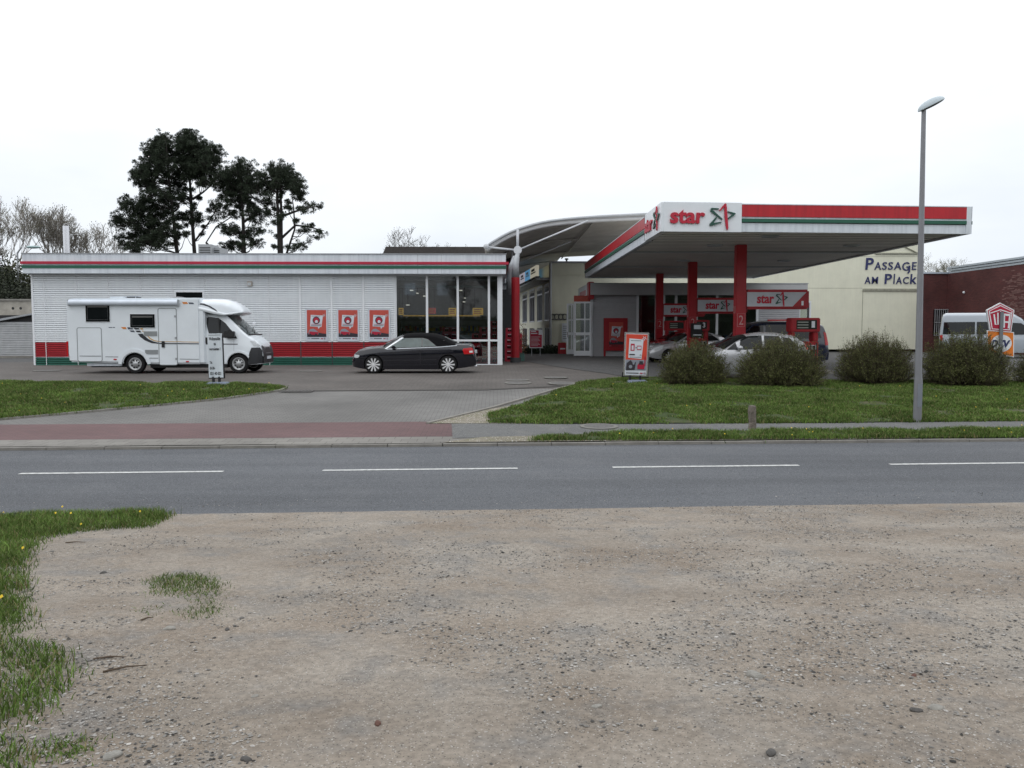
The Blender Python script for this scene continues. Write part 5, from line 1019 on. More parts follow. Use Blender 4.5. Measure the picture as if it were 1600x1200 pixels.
# small far street lamp at left
x, z = float(P(52, 386, 58)[0]), Z(387, 58); o = thing('street_lamp', (x - 1.1, 58, 0), 'small distant street lamp with a pale green head above the left shed', 'street lamp'); m = MB(); m.tube([(x - 1.1, 58, 0), (x - 1.1, 58, z - .4), (x - .8, 58, z)], .06, 8); m.build('pole', [GREY], o, world=True); m = MB(); m.sph((x, 58, z), .5, 0, nu=14, nv=8, sc=(1, .4, .2)); m.build('lamp_head', [mat('pale_green_lamp', (.3, .42, .42), .4)], o, world=True, smooth=True)
# ================================================================== VEHICLES
class Shell:
    """car skin: side curves over x (nose at x = 0), half width tapering to the ends"""
    def __init__(s, zb, zl, zt, wb, tumble=.25, R_=.16, sill=.06, n=2.4, sm=.05):
        x0, x1 = zt[0][0], zt[-1][0]; s.x0, s.x1 = x0, x1; s.g = np.linspace(x0, x1, 400); s.t = tumble; s.R = R_; s.sill = sill; s.n = n
        k = max(1, int(sm / (x1 - x0) * 400)); ker = np.hanning(2 * k + 3)[1:-1]; ker /= ker.sum()
        def c(L): 
            y = np.interp(s.g, [p[0] for p in L], [p[1] for p in L]); return np.convolve(np.pad(y, k, 'edge'), ker, 'valid')
        s.zb, s.zl, s.zt, s.wb = c(zb), c(zl), c(zt), c(wb); s.zl = np.minimum(s.zl, s.zt - .02)
    def q(s, x): return [float(np.interp(x, s.g, a)) for a in (s.zb, s.zl, s.zt, s.wb)]
    def y_at(s, x, z):
        zb, zl, zt, wb = s.q(x)
        if z <= zl: u = max(0, min(1, (z - zb) / max(.01, zl - zb))); return wb - s.sill * (1 - u) ** 2.2 * 1.3 - .045 * u ** 4
        r = min(s.R, zt - zl); ys = wb - .045; zr = zt - r; w = ys - s.t * (max(zr - zl, 0))
        if z <= zr: return ys - s.t * (z - zl)
        h = min(1, (z - zr) / max(r, .001)); return w * max(0, 1 - h ** s.n) ** (1 / s.n)
    def ring(s, x, na=9, nb=7, nc=9):
        zb, zl, zt, wb = s.q(x); r = min(s.R, zt - zl); zr = zt - r; P_ = []
        for i in range(na): z = zb + (zl - zb) * i / na; P_.append((s.y_at(x, z), z))
        for i in range(nb): z = zl + (zr - zl) * i / nb; P_.append((s.y_at(x, z + 1e-6), z))
        w = wb - .045 - s.t * max(zr - zl, 0)
        for i in range(nc + 1): a = math.pi / 2 * i / nc; P_.append((w * math.cos(a) ** (2 / s.n), zr + r * math.sin(a) ** (2 / s.n)))
        return P_
    def body(s, mb, step=.05, m=0):
        xs = np.linspace(s.x0, s.x1, int((s.x1 - s.x0) / step)); base = len(mb.v); L = None
        for x in xs:
            r = s.ring(x); full = [(x, -y, z) for y, z in r] + [(x, y, z) for y, z in r[-2::-1]]; L = len(full); mb.v += full
        for i in range(len(xs) - 1):
            for k in range(L):
                a = base + i * L + k; b = base + i * L + (k + 1) % L; mb.f.append((a, a + L, b + L, b)); mb.m.append(m)
        mb.f.append(tuple(base + k for k in range(L))); mb.m.append(m); mb.f.append(tuple(base + (len(xs) - 1) * L + k for k in range(L - 1, -1, -1))); mb.m.append(m)
    def side(s, mb, poly, off=.006, m=0, nx=14, nz=5, sides=(-1, 1)):
        xs_ = [p[0] for p in poly]; a, b = min(xs_), max(xs_); xs = sorted(set(list(np.linspace(a + 1e-4, b - 1e-4, nx)) + [min(max(p, a + 1e-4), b - 1e-4) for p in xs_]))
        cols = []
        for x in xs:
            zs = []
            for i in range(len(poly)):
                p, q = poly[i], poly[(i + 1) % len(poly)]
                if (p[0] - x) * (q[0] - x) <= 0 and abs(p[0] - q[0]) > 1e-9: zs.append(p[1] + (q[1] - p[1]) * (x - p[0]) / (q[0] - p[0]))
            cols.append((x, min(zs), max(zs)))
        for sg in sides:
            vs = [(x, sg * (s.y_at(x, z0 + (z1 - z0) * j / nz) + off), z0 + (z1 - z0) * j / nz) for x, z0, z1 in cols for j in range(nz + 1)]; fs = []
            for i in range(len(cols) - 1):
                for j in range(nz): a_ = i * (nz + 1) + j; f = (a_, a_ + nz + 1, a_ + nz + 2, a_ + 1); fs.append(f if sg < 0 else f[::-1])
            mb.add(vs, fs, m)
    def top(s, mb, xa, xb, f=.9, off=.006, m=0, nx=12, ny=12, fa=None):
        """patch over the crown between xa and xb, across the fraction f of its width"""
        vs = []; fs = []
        for i in range(nx + 1):
            x = xa + (xb - xa) * i / nx; zb, zl, zt, wb = s.q(x); r = min(s.R, zt - zl); zr = zt - r; w = wb - .045 - s.t * max(zr - zl, 0); ff = f if fa is None else fa + (f - fa) * i / nx
            zt2 = s.q(min(x + .03, s.x1))[2]; zt1 = s.q(max(x - .03, s.x0))[2]; sl = (zt2 - zt1) / .06; nl = math.hypot(1, sl)
            for j in range(ny + 1):
                y = w * ff * (2 * j / ny - 1); z = zr + r * max(0, 1 - abs(y / w) ** s.n) ** (1 / s.n); vs.append((x - sl / nl * off * 1.5, y, z + off * 1.5 / nl))
        for i in range(nx):
            for j in range(ny): a = i * (ny + 1) + j; fs.append((a, a + ny + 1, a + ny + 2, a + 1))
        mb.add(vs, fs, m)
def wheel_cut(o, wheels, rad, depth, yw, dark=1):
    """cut wheel arches, their insides get material slot 1"""
    m = MB()
    for wx, wz in wheels:
        for sg in (-1, 1):
            n = 28; y0, y1 = sg * (yw - depth), sg * (yw + .3); a, b = min(y0, y1), max(y0, y1)
            m.prism([(wx + rad * math.cos(t), wz + rad * math.sin(t)) for t in np.linspace(0, 2 * math.pi, n, endpoint=False)], a, b)
    me = bpy.data.meshes.new('cutter'); me.from_pydata(m.v, [], m.f); c = bpy.data.objects.new('cutter', me); COL.objects.link(c); me.materials.append(o.data.materials[0])
    par = o.parent; o.parent = None; o.matrix_basis = Matrix()
    md = o.modifiers.new('b', 'BOOLEAN'); md.object = c; md.operation = 'DIFFERENCE'; md.solver = 'EXACT'
    dg = bpy.context.evaluated_depsgraph_get(); dg.update(); nm = bpy.data.meshes.new_from_object(o.evaluated_get(dg)); o.modifiers.clear(); o.data = nm; o.parent = par
    bpy.data.objects.remove(c)
    for p in nm.polygons:
        for wx, wz in wheels:
            d_ = math.hypot(p.center.x - wx, p.center.z - wz)
            if d_ < rad * .999 and abs(p.center.y) < yw - depth + .01 and abs(p.normal.y) > .9: p.material_index = dark
            if abs(d_ - rad) < .02 and abs(p.normal.y) < .1 and abs(p.center.y) < yw + .05:
                rd = Vector((p.center.x - wx, 0, p.center.z - wz)).normalized()
                if rd.dot(p.normal) < -.8: p.material_index = dark
    nm.set_sharp_from_angle(angle=R(35)); return nm
def wheel(parent, x, y, z, r, rr, spokes, style, w=.2, out_=-1):
    """wheel > tyre, rim"""
    e = sub('wheel', parent); e.location = (x, y, z); LOC[e.name] = np.zeros(3); KIDS.setdefault(parent.name, []).append(e)
    m = MB(); prof = [(rr, -w / 2), (r - .03, -w / 2 - .004), (r - .008, -w / 2 + .02), (r, -w / 2 + .045), (r, w / 2 - .045), (r - .008, w / 2 - .02), (r - .03, w / 2 + .004), (rr, w / 2)]
    m.lathe(prof, 36); m.build('tyre', [RUB], e, auto=.7)
    m = MB(); f = -w / 2 * 1.0; sg = out_; g = lambda h: h * -sg
    m.lathe([(rr + .006, g(f - .006)), (rr - .02, g(f - .008)), (rr - .025, g(f + .05)), (rr - .03, g(w / 2)), (rr, g(w / 2))], 36, 1 if style == 'spoke' else 0)
    if style == 'spoke':
        m.lathe([(rr - .025, g(f + .05)), (.001, g(f + .06))], 30, 1)
        for k in range(spokes):
            a = 2 * math.pi * k / spokes; c, s_ = math.cos(a), math.sin(a); pts = []
            for q, hw in ((.03, .014), (rr - .012, .031)):
                for t in (-1, 1): pts.append((c * q - s_ * hw * t, s_ * q + c * hw * t))
            y0 = g(f + .006); y1 = g(f + .04); vs = [(p[0], y0, p[1]) for p in pts] + [(p[0], y1, p[1]) for p in pts]
            m.add(vs, [(0, 1, 3, 2), (4, 6, 7, 5), (0, 2, 6, 4), (1, 5, 7, 3), (2, 3, 7, 6)], 0)
        m.lathe([(.05, g(f + .04)), (.045, g(f + .0)), (.001, g(f - .004))], 16, 0)
    else:
        m.lathe([(rr - .02, g(f - .002)), (rr * .78, g(f + .012)), (rr * .7, g(f + .035)), (rr * .45, g(f + .012)), (rr * .3, g(f - .01)), (.001, g(f - .012))], 36, 0)
        for k in range(spokes):
            a = 2 * math.pi * (k + .5) / spokes; q = rr * .58; m.prism([(math.cos(a) * q + .028 * math.cos(t), math.sin(a) * q + .028 * math.sin(t)) for t in np.linspace(0, 6.28, 9)[:-1]], g(f + .004) - .012, g(f + .004) + .012, 1)
    m.build('rim', [mat('alloy_silver', (.68, .69, .7), .3, var=.03) if style == 'spoke' else mat('steel_rim', (.42, .43, .44), .35, metal=.6), BLACK], e, auto=.6)
def paint(name, col, rough=.22, metal=.0, coat=.8): return mat(name, col, rough, metal, .04, 1.5, coat=coat)

# ---------------- black convertible, nose to the left
z0 = gz(-4.5, 30.9); cx0 = float(P(547.5, 560, 30)[0])
car = thing('convertible_car', (cx0, 30.88, z0 - .0), 'black convertible with closed soft top and ten spoke alloy wheels parked at the shop glass', 'car')
sc = 1 / 328.; gy = 625
L = lambda pts: [((a - 45) * sc, (gy - b) * sc) for a, b in pts]
zt = L([(45, 480), (50, 440), (62, 405), (90, 370), (130, 342), (200, 318), (300, 303), (400, 294), (425, 285), (470, 252), (560, 205), (640, 172), (680, 158), (760, 150), (860, 148), (960, 150), (1060, 162), (1140, 188), (1220, 232), (1290, 263), (1340, 266), (1440, 268), (1490, 282), (1508, 310), (1518, 380), (1530, 430), (1530, 490)])
zl = L([(45, 490), (62, 430), (130, 370), (300, 338), (420, 332), (600, 326), (870, 312), (1100, 304), (1300, 292), (1440, 295), (1500, 330), (1530, 480)])
zb = L([(45, 545), (120, 560), (210, 575), (400, 578), (1100, 578), (1300, 570), (1420, 555), (1530, 530)])
wbx = [(0, .52), (.06, .66), (.2, .78), (.45, .85), (.9, .885), (2.5, .89), (3.7, .885), (4.1, .85), (4.4, .76), (4.53, .62)]
sh = Shell(zb, zl, zt, wbx, tumble=.42, R_=.15)
BK = paint('black_car_paint', (.006, .0065, .012), .12); m = MB(); sh.body(m); b = m.build('body', [BK, BLACK], car, smooth=True)
wx1, wx2 = (315 - 45) * sc, (1200 - 45) * sc; wheel_cut(b, [(wx1, .33), (wx2, .33)], .355, .3, .88)
for wx in (wx1, wx2):
    for sg in (-1, 1): wheel(car, wx, sg * .775, .318, .318, .262, 10, 'spoke', out_=sg)
FAB = mat('soft_top_fabric', (.008, .008, .009), .95, spec=.1)
m = MB(); sp = L([(640, 185), (672, 168), (900, 156), (1060, 168), (1200, 222), (1290, 268), (1270, 298), (1070, 304), (1050, 270), (960, 214), (895, 204), (670, 204)])
sh.side(m, L([(655, 190), (700, 160), (900, 158), (900, 202), (672, 203)]), .012); sh.side(m, L([(895, 200), (900, 158), (1060, 172), (1160, 205), (1270, 270), (1290, 292), (1070, 304), (960, 218)]), .012)
sh.top(m, *[p[0] for p in L([(668, 0), (1290, 0)])], f=.995, off=.012, nx=22); m.build('soft_top', [FAB], car, smooth=True)
m = MB(); sh.top(m, *[p[0] for p in L([(1150, 0), (1275, 0)])], f=.62, off=.018); m.build('rear_window', [CARGL], car)
CGW = mat('clear_car_glass', (.07, .1, .1), .04, spec=.5, var=.4, scale=2)
for pl in ([(478, 322), (520, 300), (665, 208), (885, 206), (885, 312)], [(897, 310), (897, 208), (955, 222), (1055, 298)]):
    m = MB(); sh.side(m, L(pl), .014); m.build('side_window', [CGW], car)
m = MB(); sh.top(m, *[p[0] for p in L([(432, 0), (650, 0)])], f=.93, off=.008, fa=.98); m.build('windscreen', [CARGL], car)
SILV = mat('bright_trim', (.62, .65, .68), .25, metal=.7, var=.03)
m = MB(); sh.side(m, L([(448, 335), (468, 335), (672, 205), (655, 200), (640, 200)]), .02, nx=10); m.build('windscreen_frame', [SILV], car)
m = MB(); sh.side(m, L([(470, 333), (870, 318), (1100, 309), (1295, 292), (1335, 268), (1340, 272), (1300, 298), (1100, 315), (870, 325), (470, 340)]), .016, nx=24, nz=1); m.build('chrome_strip', [SILV], car)
m = MB(); sh.side(m, L([(75, 400), (95, 402), (145, 408), (148, 420), (128, 442), (80, 436)]), .01); m.build('headlight', [LENS], car)
m = MB(); sh.side(m, L([(1372, 348), (1380, 330), (1485, 318), (1500, 350), (1505, 395), (1390, 398)]), .01); m.build('tail_light', [TAIL], car); m = MB(); sh.side(m, L([(1450, 358), (1490, 356), (1492, 380), (1452, 380)]), .014); m.build('reversing_lamp', [mat('white_lens', (.7, .7, .7), .2)], car)
m = MB()
for a, b_ in ((466, 6), (525, 4)): sh.side(m, L([(430, a), (1060, a - 6), (1060, a - 6 + b_), (430, a + b_)]), .006, nz=1)
sh.side(m, L([(868, 300), (872, 300), (872, 520), (868, 520)]), .003, nx=2); m.build('side_moulding', [mat('side_moulding_grey', (.035, .035, .04), .4)], car)
m = MB(); sh.side(m, L([(848, 352), (900, 350), (900, 362), (848, 364)]), .02, nx=3, nz=1); m.build('door_handle', [BK], car)
m = MB(); m.box(*[p[0] for p in L([(535, 0), (585, 0)])], -1.02, -.9, *[p[1] for p in L([(0, 335), (0, 298)])]); m.box(*[p[0] for p in L([(535, 0), (585, 0)])], .9, 1.02, *[p[1] for p in L([(0, 335), (0, 298)])]); m.build('wing_mirror', [BK], car, bevel=.03)
m = MB(); m.box(4.44, 4.545, -.26, .26, .72, .83); m.build('number_plate', [OFFW], car); m = MB(); m.tube([(4.3, -.5, .26), (4.56, -.5, .25)], .035, 10); m.build('exhaust', [CHROME], car)

# ---------------- motorhome, nose to the right
mx0 = float(P(105.6, 560, 30)[0]); mh = thing('motorhome', (mx0, 31.13, gz(-12, 31)), 'white motorhome with black and gold stripes parked along the corrugated wall', 'motorhome')
MW = paint('motorhome_white', (.72, .77, .81), .3, coat=.3); ms = 1 / 345.
A1 = lambda pts: [((a - 45) * ms, (1065 - b) * ms) for a, b in pts]      # rear view crop
A2 = lambda pts: [((a + 1235) * ms, (1065 - b) * ms) for a, b in pts]    # front view crop
m = MB(); m.prism([(.06, .42), (.0, .75), (.0, 2.5), (.06, 2.64), (.22, 2.70), (4.75, 2.72), (4.75, .34), (3.2, .34), (.8, .40)], -1.13, 1.13)
hb = m.build('habitation_body', [MW, BLACK], mh, bevel=.055); rw = (2.39, .33)
wheel_cut(hb, [rw], .42, .35, 1.13)
# swept roof cap over the cab
cap = Shell([(4.5, 2.3), (4.95, 2.22), (5.2, 2.15), (5.55, 2.09), (5.85, 2.13), (6.12, 2.2)], [(4.5, 2.45), (5.2, 2.28), (5.6, 2.16), (6.12, 2.24)], [(4.5, 2.725), (5.1, 2.73), (5.43, 2.70), (5.72, 2.61), (5.95, 2.47), (6.08, 2.33), (6.12, 2.25)], [(4.5, 1.13), (4.9, 1.13), (5.4, 1.08), (5.7, .98), (5.95, .82), (6.12, .6)], tumble=.2, R_=.28, sill=.02, n=2.2)
m = MB(); cap.body(m, .04); m.build('roof_cap', [MW], mh, smooth=True).data.set_sharp_from_angle(angle=R(50))
cab = Shell([(4.6, .34), (5.6, .34), (6.5, .3), (7.16, .34)], [(4.6, 1.25), (6.0, 1.2), (6.5, 1.06), (6.95, .96), (7.16, .75)],
            [(4.6, 2.24), (5.5, 2.2), (5.62, 2.12), (5.85, 1.9), (6.15, 1.6), (6.38, 1.4), (6.6, 1.3), (6.9, 1.16), (7.04, 1.05), (7.12, .85), (7.16, .6)],
            [(4.6, 1.04), (6.2, 1.02), (6.6, .98), (6.9, .85), (7.08, .68), (7.16, .58)], tumble=.2, R_=.14, sill=.03, n=2.6)
m = MB(); cab.body(m, .045); cb = m.build('cab', [MW, BLACK], mh, smooth=True); fw_ = (6.06, .33); wheel_cut(cb, [fw_], .41, .33, 1.02)
m = MB(); m.box(4.6, 4.9, -1.1, 1.1, .36, 2.3); m.build('cab_joint', [MW], mh, bevel=.04)
for wx, yy in ((rw[0], 1.0), (fw_[0], .9)):
    for sg in (-1, 1): wheel(mh, wx, sg * yy, .345, .345, .225, 8, 'steel', out_=sg)
m = MB(); cab.side(m, A2([(448, 400), (452, 372), (480, 360), (600, 375), (690, 440), (845, 628), (540, 612), (490, 572), (462, 480)]), .006, nx=20); m.build('cab_window', [CARGL], mh)
m = MB(); m.ribbon([(p[0], p[1]) for p in A2([(612, 380), (625, 615)])], .04, -1.0 + .06); m.build('window_divider', [BLACK], mh)
m = MB(); cab.top(m, 5.6, 6.36, f=.86, off=.008, fa=.9, nx=14); m.build('windscreen', [mat('windscreen_glass', (.045, .06, .06), .04, spec=.9, var=.5, scale=2.5)], mh)
m = MB(); m.tube([(6.33, -.7, 1.46), (6.1, -.1, 1.71)], .012, 5); m.tube([(6.36, .1, 1.45), (6.13, .6, 1.67)], .012, 5); m.tube([(6.4, -.8, 1.4), (6.43, .8, 1.4)], .025, 5); m.build('wiper', [BLACK], mh)
m = MB(); cab.side(m, [(6.5, 1.17), (6.72, 1.19), (7.0, 1.0), (6.95, .95), (6.72, .98)], .012, nx=10); m.build('headlight', [LENS], mh)
BUM = mat('dark_bumper', (.028, .03, .034), .5)
m = MB(); cab.side(m, [(6.36, .3), (6.48, .74), (6.6, .93), (7.0, .93), (7.155, .74), (7.155, .36)], .014, nx=14); m.build('bumper', [BUM], mh)
m = MB(); fz = [(7.06, .98), (7.13, .84), (7.16, .66), (7.16, .38)]
vs = [(x + .022, y, z) for x, z in [(7.02, 1.0), (7.11, .86), (7.17, .7), (7.17, .36)] for y in (-.64, -.3, .3, .64)]
m.add(vs, [(i * 4 + j, i * 4 + j + 1, i * 4 + j + 5, i * 4 + j + 4) for i in range(3) for j in range(3)]); m.build('front_bumper_face', [BUM], mh)
m = MB(); m.add([(7.085, -.36, .96), (7.085, .36, .96), (7.185, .3, .72), (7.185, -.3, .72)], [(0, 1, 2, 3)], 0); m.add([(7.1, -.31, .93), (7.1, .31, .93), (7.19, .26, .74), (7.19, -.26, .74)], [(0, 1, 2, 3)], 1); m.build('grille', [GREY, BLACK], mh)
m = MB(); m.box(7.2, 7.215, -.27, .27, .5, .61); m.build('number_plate', [OFFW], mh)
m = MB(); m.box(5.62, 5.98, -1.22, -1.03, 1.3, 1.52); m.prism([(5.56, 1.3), (6.02, 1.28), (5.78, 1.6), (5.72, 1.58)], -1.03, -.92); m.box(5.62, 5.98, 1.03, 1.22, 1.3, 1.52); m.build('wing_mirror', [BLACK], mh, bevel=.02)
m = MB(); m.box(*[p[0] for p in A2([(441, 0), (489, 0)])], -1.055, -1.02, *[p[1] for p in A2([(0, 690), (0, 617)])]); m.build('door_handle', [BLACK], mh, bevel=.012)
Y_ = -1.13
def panel(name, a, b, ff, wd=.012, hd=None):
    (xa, zt_), (xb, zb_) = A1([a, b]); m = MB(); r = .06
    pts = []
    for cx_, cz_, a0 in ((xb - r, zt_ - r, 0), (xa + r, zt_ - r, 90), (xa + r, zb_ + r, 180), (xb - r, zb_ + r, 270)):
        for t in (0, 30, 60, 90): pts.append((cx_ + r * math.cos(R(a0 + t)), cz_ + r * math.sin(R(a0 + t))))
    pts.append(pts[0]); m.ribbon(pts, .022, Y_ - .001, 1, th=.008); m.flat(pts[:-1], Y_ - .001, 0, th=.003); return m.build(name, [MW, mat('rubber_seal_grey', (.22, .24, .25), .5)], mh)
dr = panel('entrance_door', (1172, 258), (1396, 958), 0); m = MB(); (a, b_), (c, d_) = A1([(1208, 662), (1246, 740)]); m.box(a, c, Y_ - .035, Y_ - .012, d_, b_); m.build('door_handle', [BLACK], dr, bevel=.01)
m = MB()
for q in (355, 622, 882): (a, b_), (c, d_) = A1([(1372, q - 12), (1394, q + 12)]); m.box(a, c, Y_ - .025, Y_ - .011, d_, b_)
m.build('hinge', [GREY], dr)
panel('garage_door', (172, 497), (470, 913), 0)
for a, b_ in (((290, 205), (580, 420)), ((832, 330), (1130, 492))):
    (xa, za), (xb, zb_) = A1([a, b_]); m = MB(); m.box(xa - .025, xb + .025, Y_ - .014, Y_ - .001, zb_ - .025, za + .025); f = m.build('window', [WHITE], mh, bevel=.006); m = MB(); m.box(xa, xb, Y_ - .035, Y_ - .015, zb_, za); e = .06; m.ribbon([(xa + e, zb_ + e), (xb - e, zb_ + e), (xb - e, za - e), (xa + e, za - e), (xa + e, zb_ + e)], .014, Y_ - .036, 1, th=.003); m.box(xa + e + .01, xb - e - .01, Y_ - .0375, Y_ - .036, za - e - .06, za - e - .01, 2); m.build('pane', [CARGL, mat('window_inner_frame', (.06, .062, .065), .5), mat('window_blind', (.1, .1, .095), .7)], f)
m = MB(); (a, b_), (c, d_) = A1([(95, 150), (1425, 228)]); m.tube([(a, Y_ - .055, (b_ + d_) / 2), (c, Y_ - .055, (b_ + d_) / 2)], .1, 14); m.box(a, c, Y_ - .04, Y_ + .0, d_ + .02, b_ - .0); m.box(a - .03, a, Y_ - .12, Y_, d_, b_, 1); m.box(c, c + .03, Y_ - .12, Y_, d_, b_, 1); m.build('awning_case', [mat('awning_silver', (.62, .68, .76), .35), GREY], mh, auto=.7)
for a, b_ in (((990, 540), (1155, 600)), ((1000, 770), (1160, 825))):
    (xa, za), (xb, zb_) = A1([a, b_]); m = MB(); m.box(xa, xb, Y_ - .012, Y_ - .001, zb_, za)
    for k in range(6): m.box(xa + .02, xb - .02, Y_ - .018, Y_ - .012, zb_ + .015 + k * .025, zb_ + .025 + k * .025)
    m.build('vent_grille', [mat('vent_grey', (.3, .32, .33), .5)], mh)
# wheel arch trim and lower skirt line
m = MB(); wxr = rw[0]; m.ribbon([(wxr + .52 * math.cos(t), .33 + .50 * math.sin(t)) for t in np.linspace(.03, math.pi - .03, 22)], .12, Y_, 0, th=.03); m.build('wheel_arch_trim', [MW], mh)
m = MB(); m.ribbon([(fw_[0] + .46 * math.cos(t), .34 + .45 * math.sin(t)) for t in np.linspace(.55, math.pi - .1, 18)], .07, -.985, 0, th=.045); m.build('wheel_arch_trim', [MW], mh)
DKB = mat('stripe_black', (.02, .022, .03), .4); GLD = mat('stripe_gold', (.55, .33, .12), .4); ORN = mat('stripe_orange', (.6, .22, .05), .4); SLT = mat('stripe_slate', (.06, .07, .1), .4)
def stripes(m, Q, y, L2):
    for k, pts in L2: m.flat(Q(pts), y, k, th=.004)
m = MB(); yv = Y_ - .0015
stripes(m, A1, yv, [(2, [(710, 488), (770, 488), (782, 514), (740, 514)]), (3, [(788, 490), (845, 490), (862, 517), (800, 517)]), (0, [(862, 492), (925, 492), (942, 519), (885, 519)]), (1, [(940, 496), (975, 498), (988, 520), (958, 520)]),
                   (3, [(812, 530), (868, 530), (884, 552), (838, 550)]), (0, [(888, 532), (945, 532), (962, 555), (905, 553)]), (1, [(965, 533), (985, 535), (990, 545), (975, 546)])])
def swoosh(m, Q, y, top, bot, k):
    for i in range(len(top) - 1): m.flat(Q([top[i], top[i + 1], bot[i + 1], bot[i]]), y, k, th=.004)
swoosh(m, A1, yv, [(975, 570), (1000, 600), (1050, 640), (1110, 668), (1180, 684)], [(915, 572), (945, 610), (1000, 652), (1080, 686), (1180, 697)], 0)
swoosh(m, A1, yv, [(1040, 594), (1070, 625), (1120, 652), (1180, 663)], [(1030, 596), (1058, 632), (1110, 660), (1180, 672)], 1)
yd = Y_ - .0085
for Q, a, b_, y in ((A1, 1180, 1396, yd), (A1, 1400, 1445, yv)): stripes(m, Q, y, [(0, [(a, 686), (b_, 688), (b_, 700), (a, 698)]), (1, [(a, 665), (b_, 667), (b_, 674), (a, 672)])])
stripes(m, A2, yv, [(0, [(160, 688), (385, 690), (385, 702), (160, 700)]), (1, [(160, 668), (385, 672), (385, 679), (160, 675)])])
for a, b_, z_ in ((195, 460, 846), (510, 668, 856), (1042, 1160, 872)): stripes(m, A1, yv if a > 460 else yd, [(0, [(a, z_ - 3), (b_, z_ - 1), (b_, z_ + 5), (a, z_ + 3)])])
stripes(m, A2, yv, [(0, [(145, 882), (385, 885), (385, 890), (145, 887)])])
stripes(m, A2, yv, [(2, [(190, 178), (250, 180), (265, 203), (205, 205)]), (3, [(268, 184), (325, 186), (340, 205), (278, 205)])])
for a, b_ in ((562, 605), (612, 640)): m.rect(*[p[0] for p in A1([(a, 0), (b_, 0)])], *[p[1] for p in A1([(0, 498), (0, 489)])], yv, 3)
m.build('graphics', [DKB, GLD, ORN, SLT], mh)
m = MB(); cab.side(m, A2([(410, 690), (530, 692), (850, 696), (850, 706), (530, 706), (410, 702)]), .006, m=0, nx=8, nz=1, sides=(-1,)); cab.side(m, A2([(410, 672), (530, 676), (530, 682), (410, 678)]), .006, m=1, nx=4, nz=1, sides=(-1,))
cap.side(m, A2([(345, 186), (450, 196), (530, 230), (590, 270), (620, 304), (575, 278), (500, 236), (430, 214), (355, 206)]), .006, m=0, nx=14, nz=2, sides=(-1,)); m.build('graphics', [DKB, GLD], mh)
m = MB()
for q in ((630, 888, A1), (240, 916, A2)): (a, b_), (c, d_) = q[2]([(q[0] - 18, q[1] - 7), (q[0] + 18, q[1] + 7)]); m.box(a, c, Y_ - .02, Y_ - .001, d_, b_)
m.build('side_reflector', [TAIL], mh)
m = MB(); cab.side(m, A2([(800, 640), (804, 640), (804, 790), (800, 790)]), .004, nx=2, sides=(-1,)); cab.side(m, A2([(403, 360), (407, 360), (412, 870), (408, 870)]), .004, nx=2, sides=(-1,)); m.build('panel_gap', [GREY], mh)
m = MB(); m.box(.62, 1.85, -1.0, -.87, .27, .37); m.build('rear_step_frame', [OFFW], mh); m = MB(); m.box(2.85, 5.6, -.9, .9, .2, .33); m.box(.7, 2.0, -.85, .95, .22, .37); m.build('chassis', [BLACK], mh)
m = MB(); 
for a, b_ in ((470, 660),): (x_, _), (x2_, _) = A1([(a, 0), (b_, 0)]); m.box(x_, x2_, -.4, .3, 2.7, 2.79)
m.box(*[p[0] for p in A1([(665, 0), (780, 0)])], -.3, .2, 2.7, 2.81, 1); m.build('roof_box', [OFFW, DGREY], mh, bevel=.015)
m = MB(); m.sph((A1([(1310, 0)])[0][0], -.3, 2.71), .32, sc=(1, .8, .25)); m.build('roof_dome', [mat('smoked_dome', (.15, .16, .17), .2)], mh, smooth=True)
m = MB(); m.box(-.03, .02, -1.12, -1.0, .62, 1.16); m.box(-.03, .02, 1.0, 1.12, .62, 1.16); m.build('tail_light', [TAIL], mh)

for ch_ in [q for q in bpy.data.objects if q.parent == mh and q.type == 'MESH']:      # short bonnet: the nose ends 0.8 m ahead of the front axle
    for v_ in ch_.data.vertices:
        if v_.co.x > 6.4: v_.co.x = 6.4 + (v_.co.x - 6.4) * .605

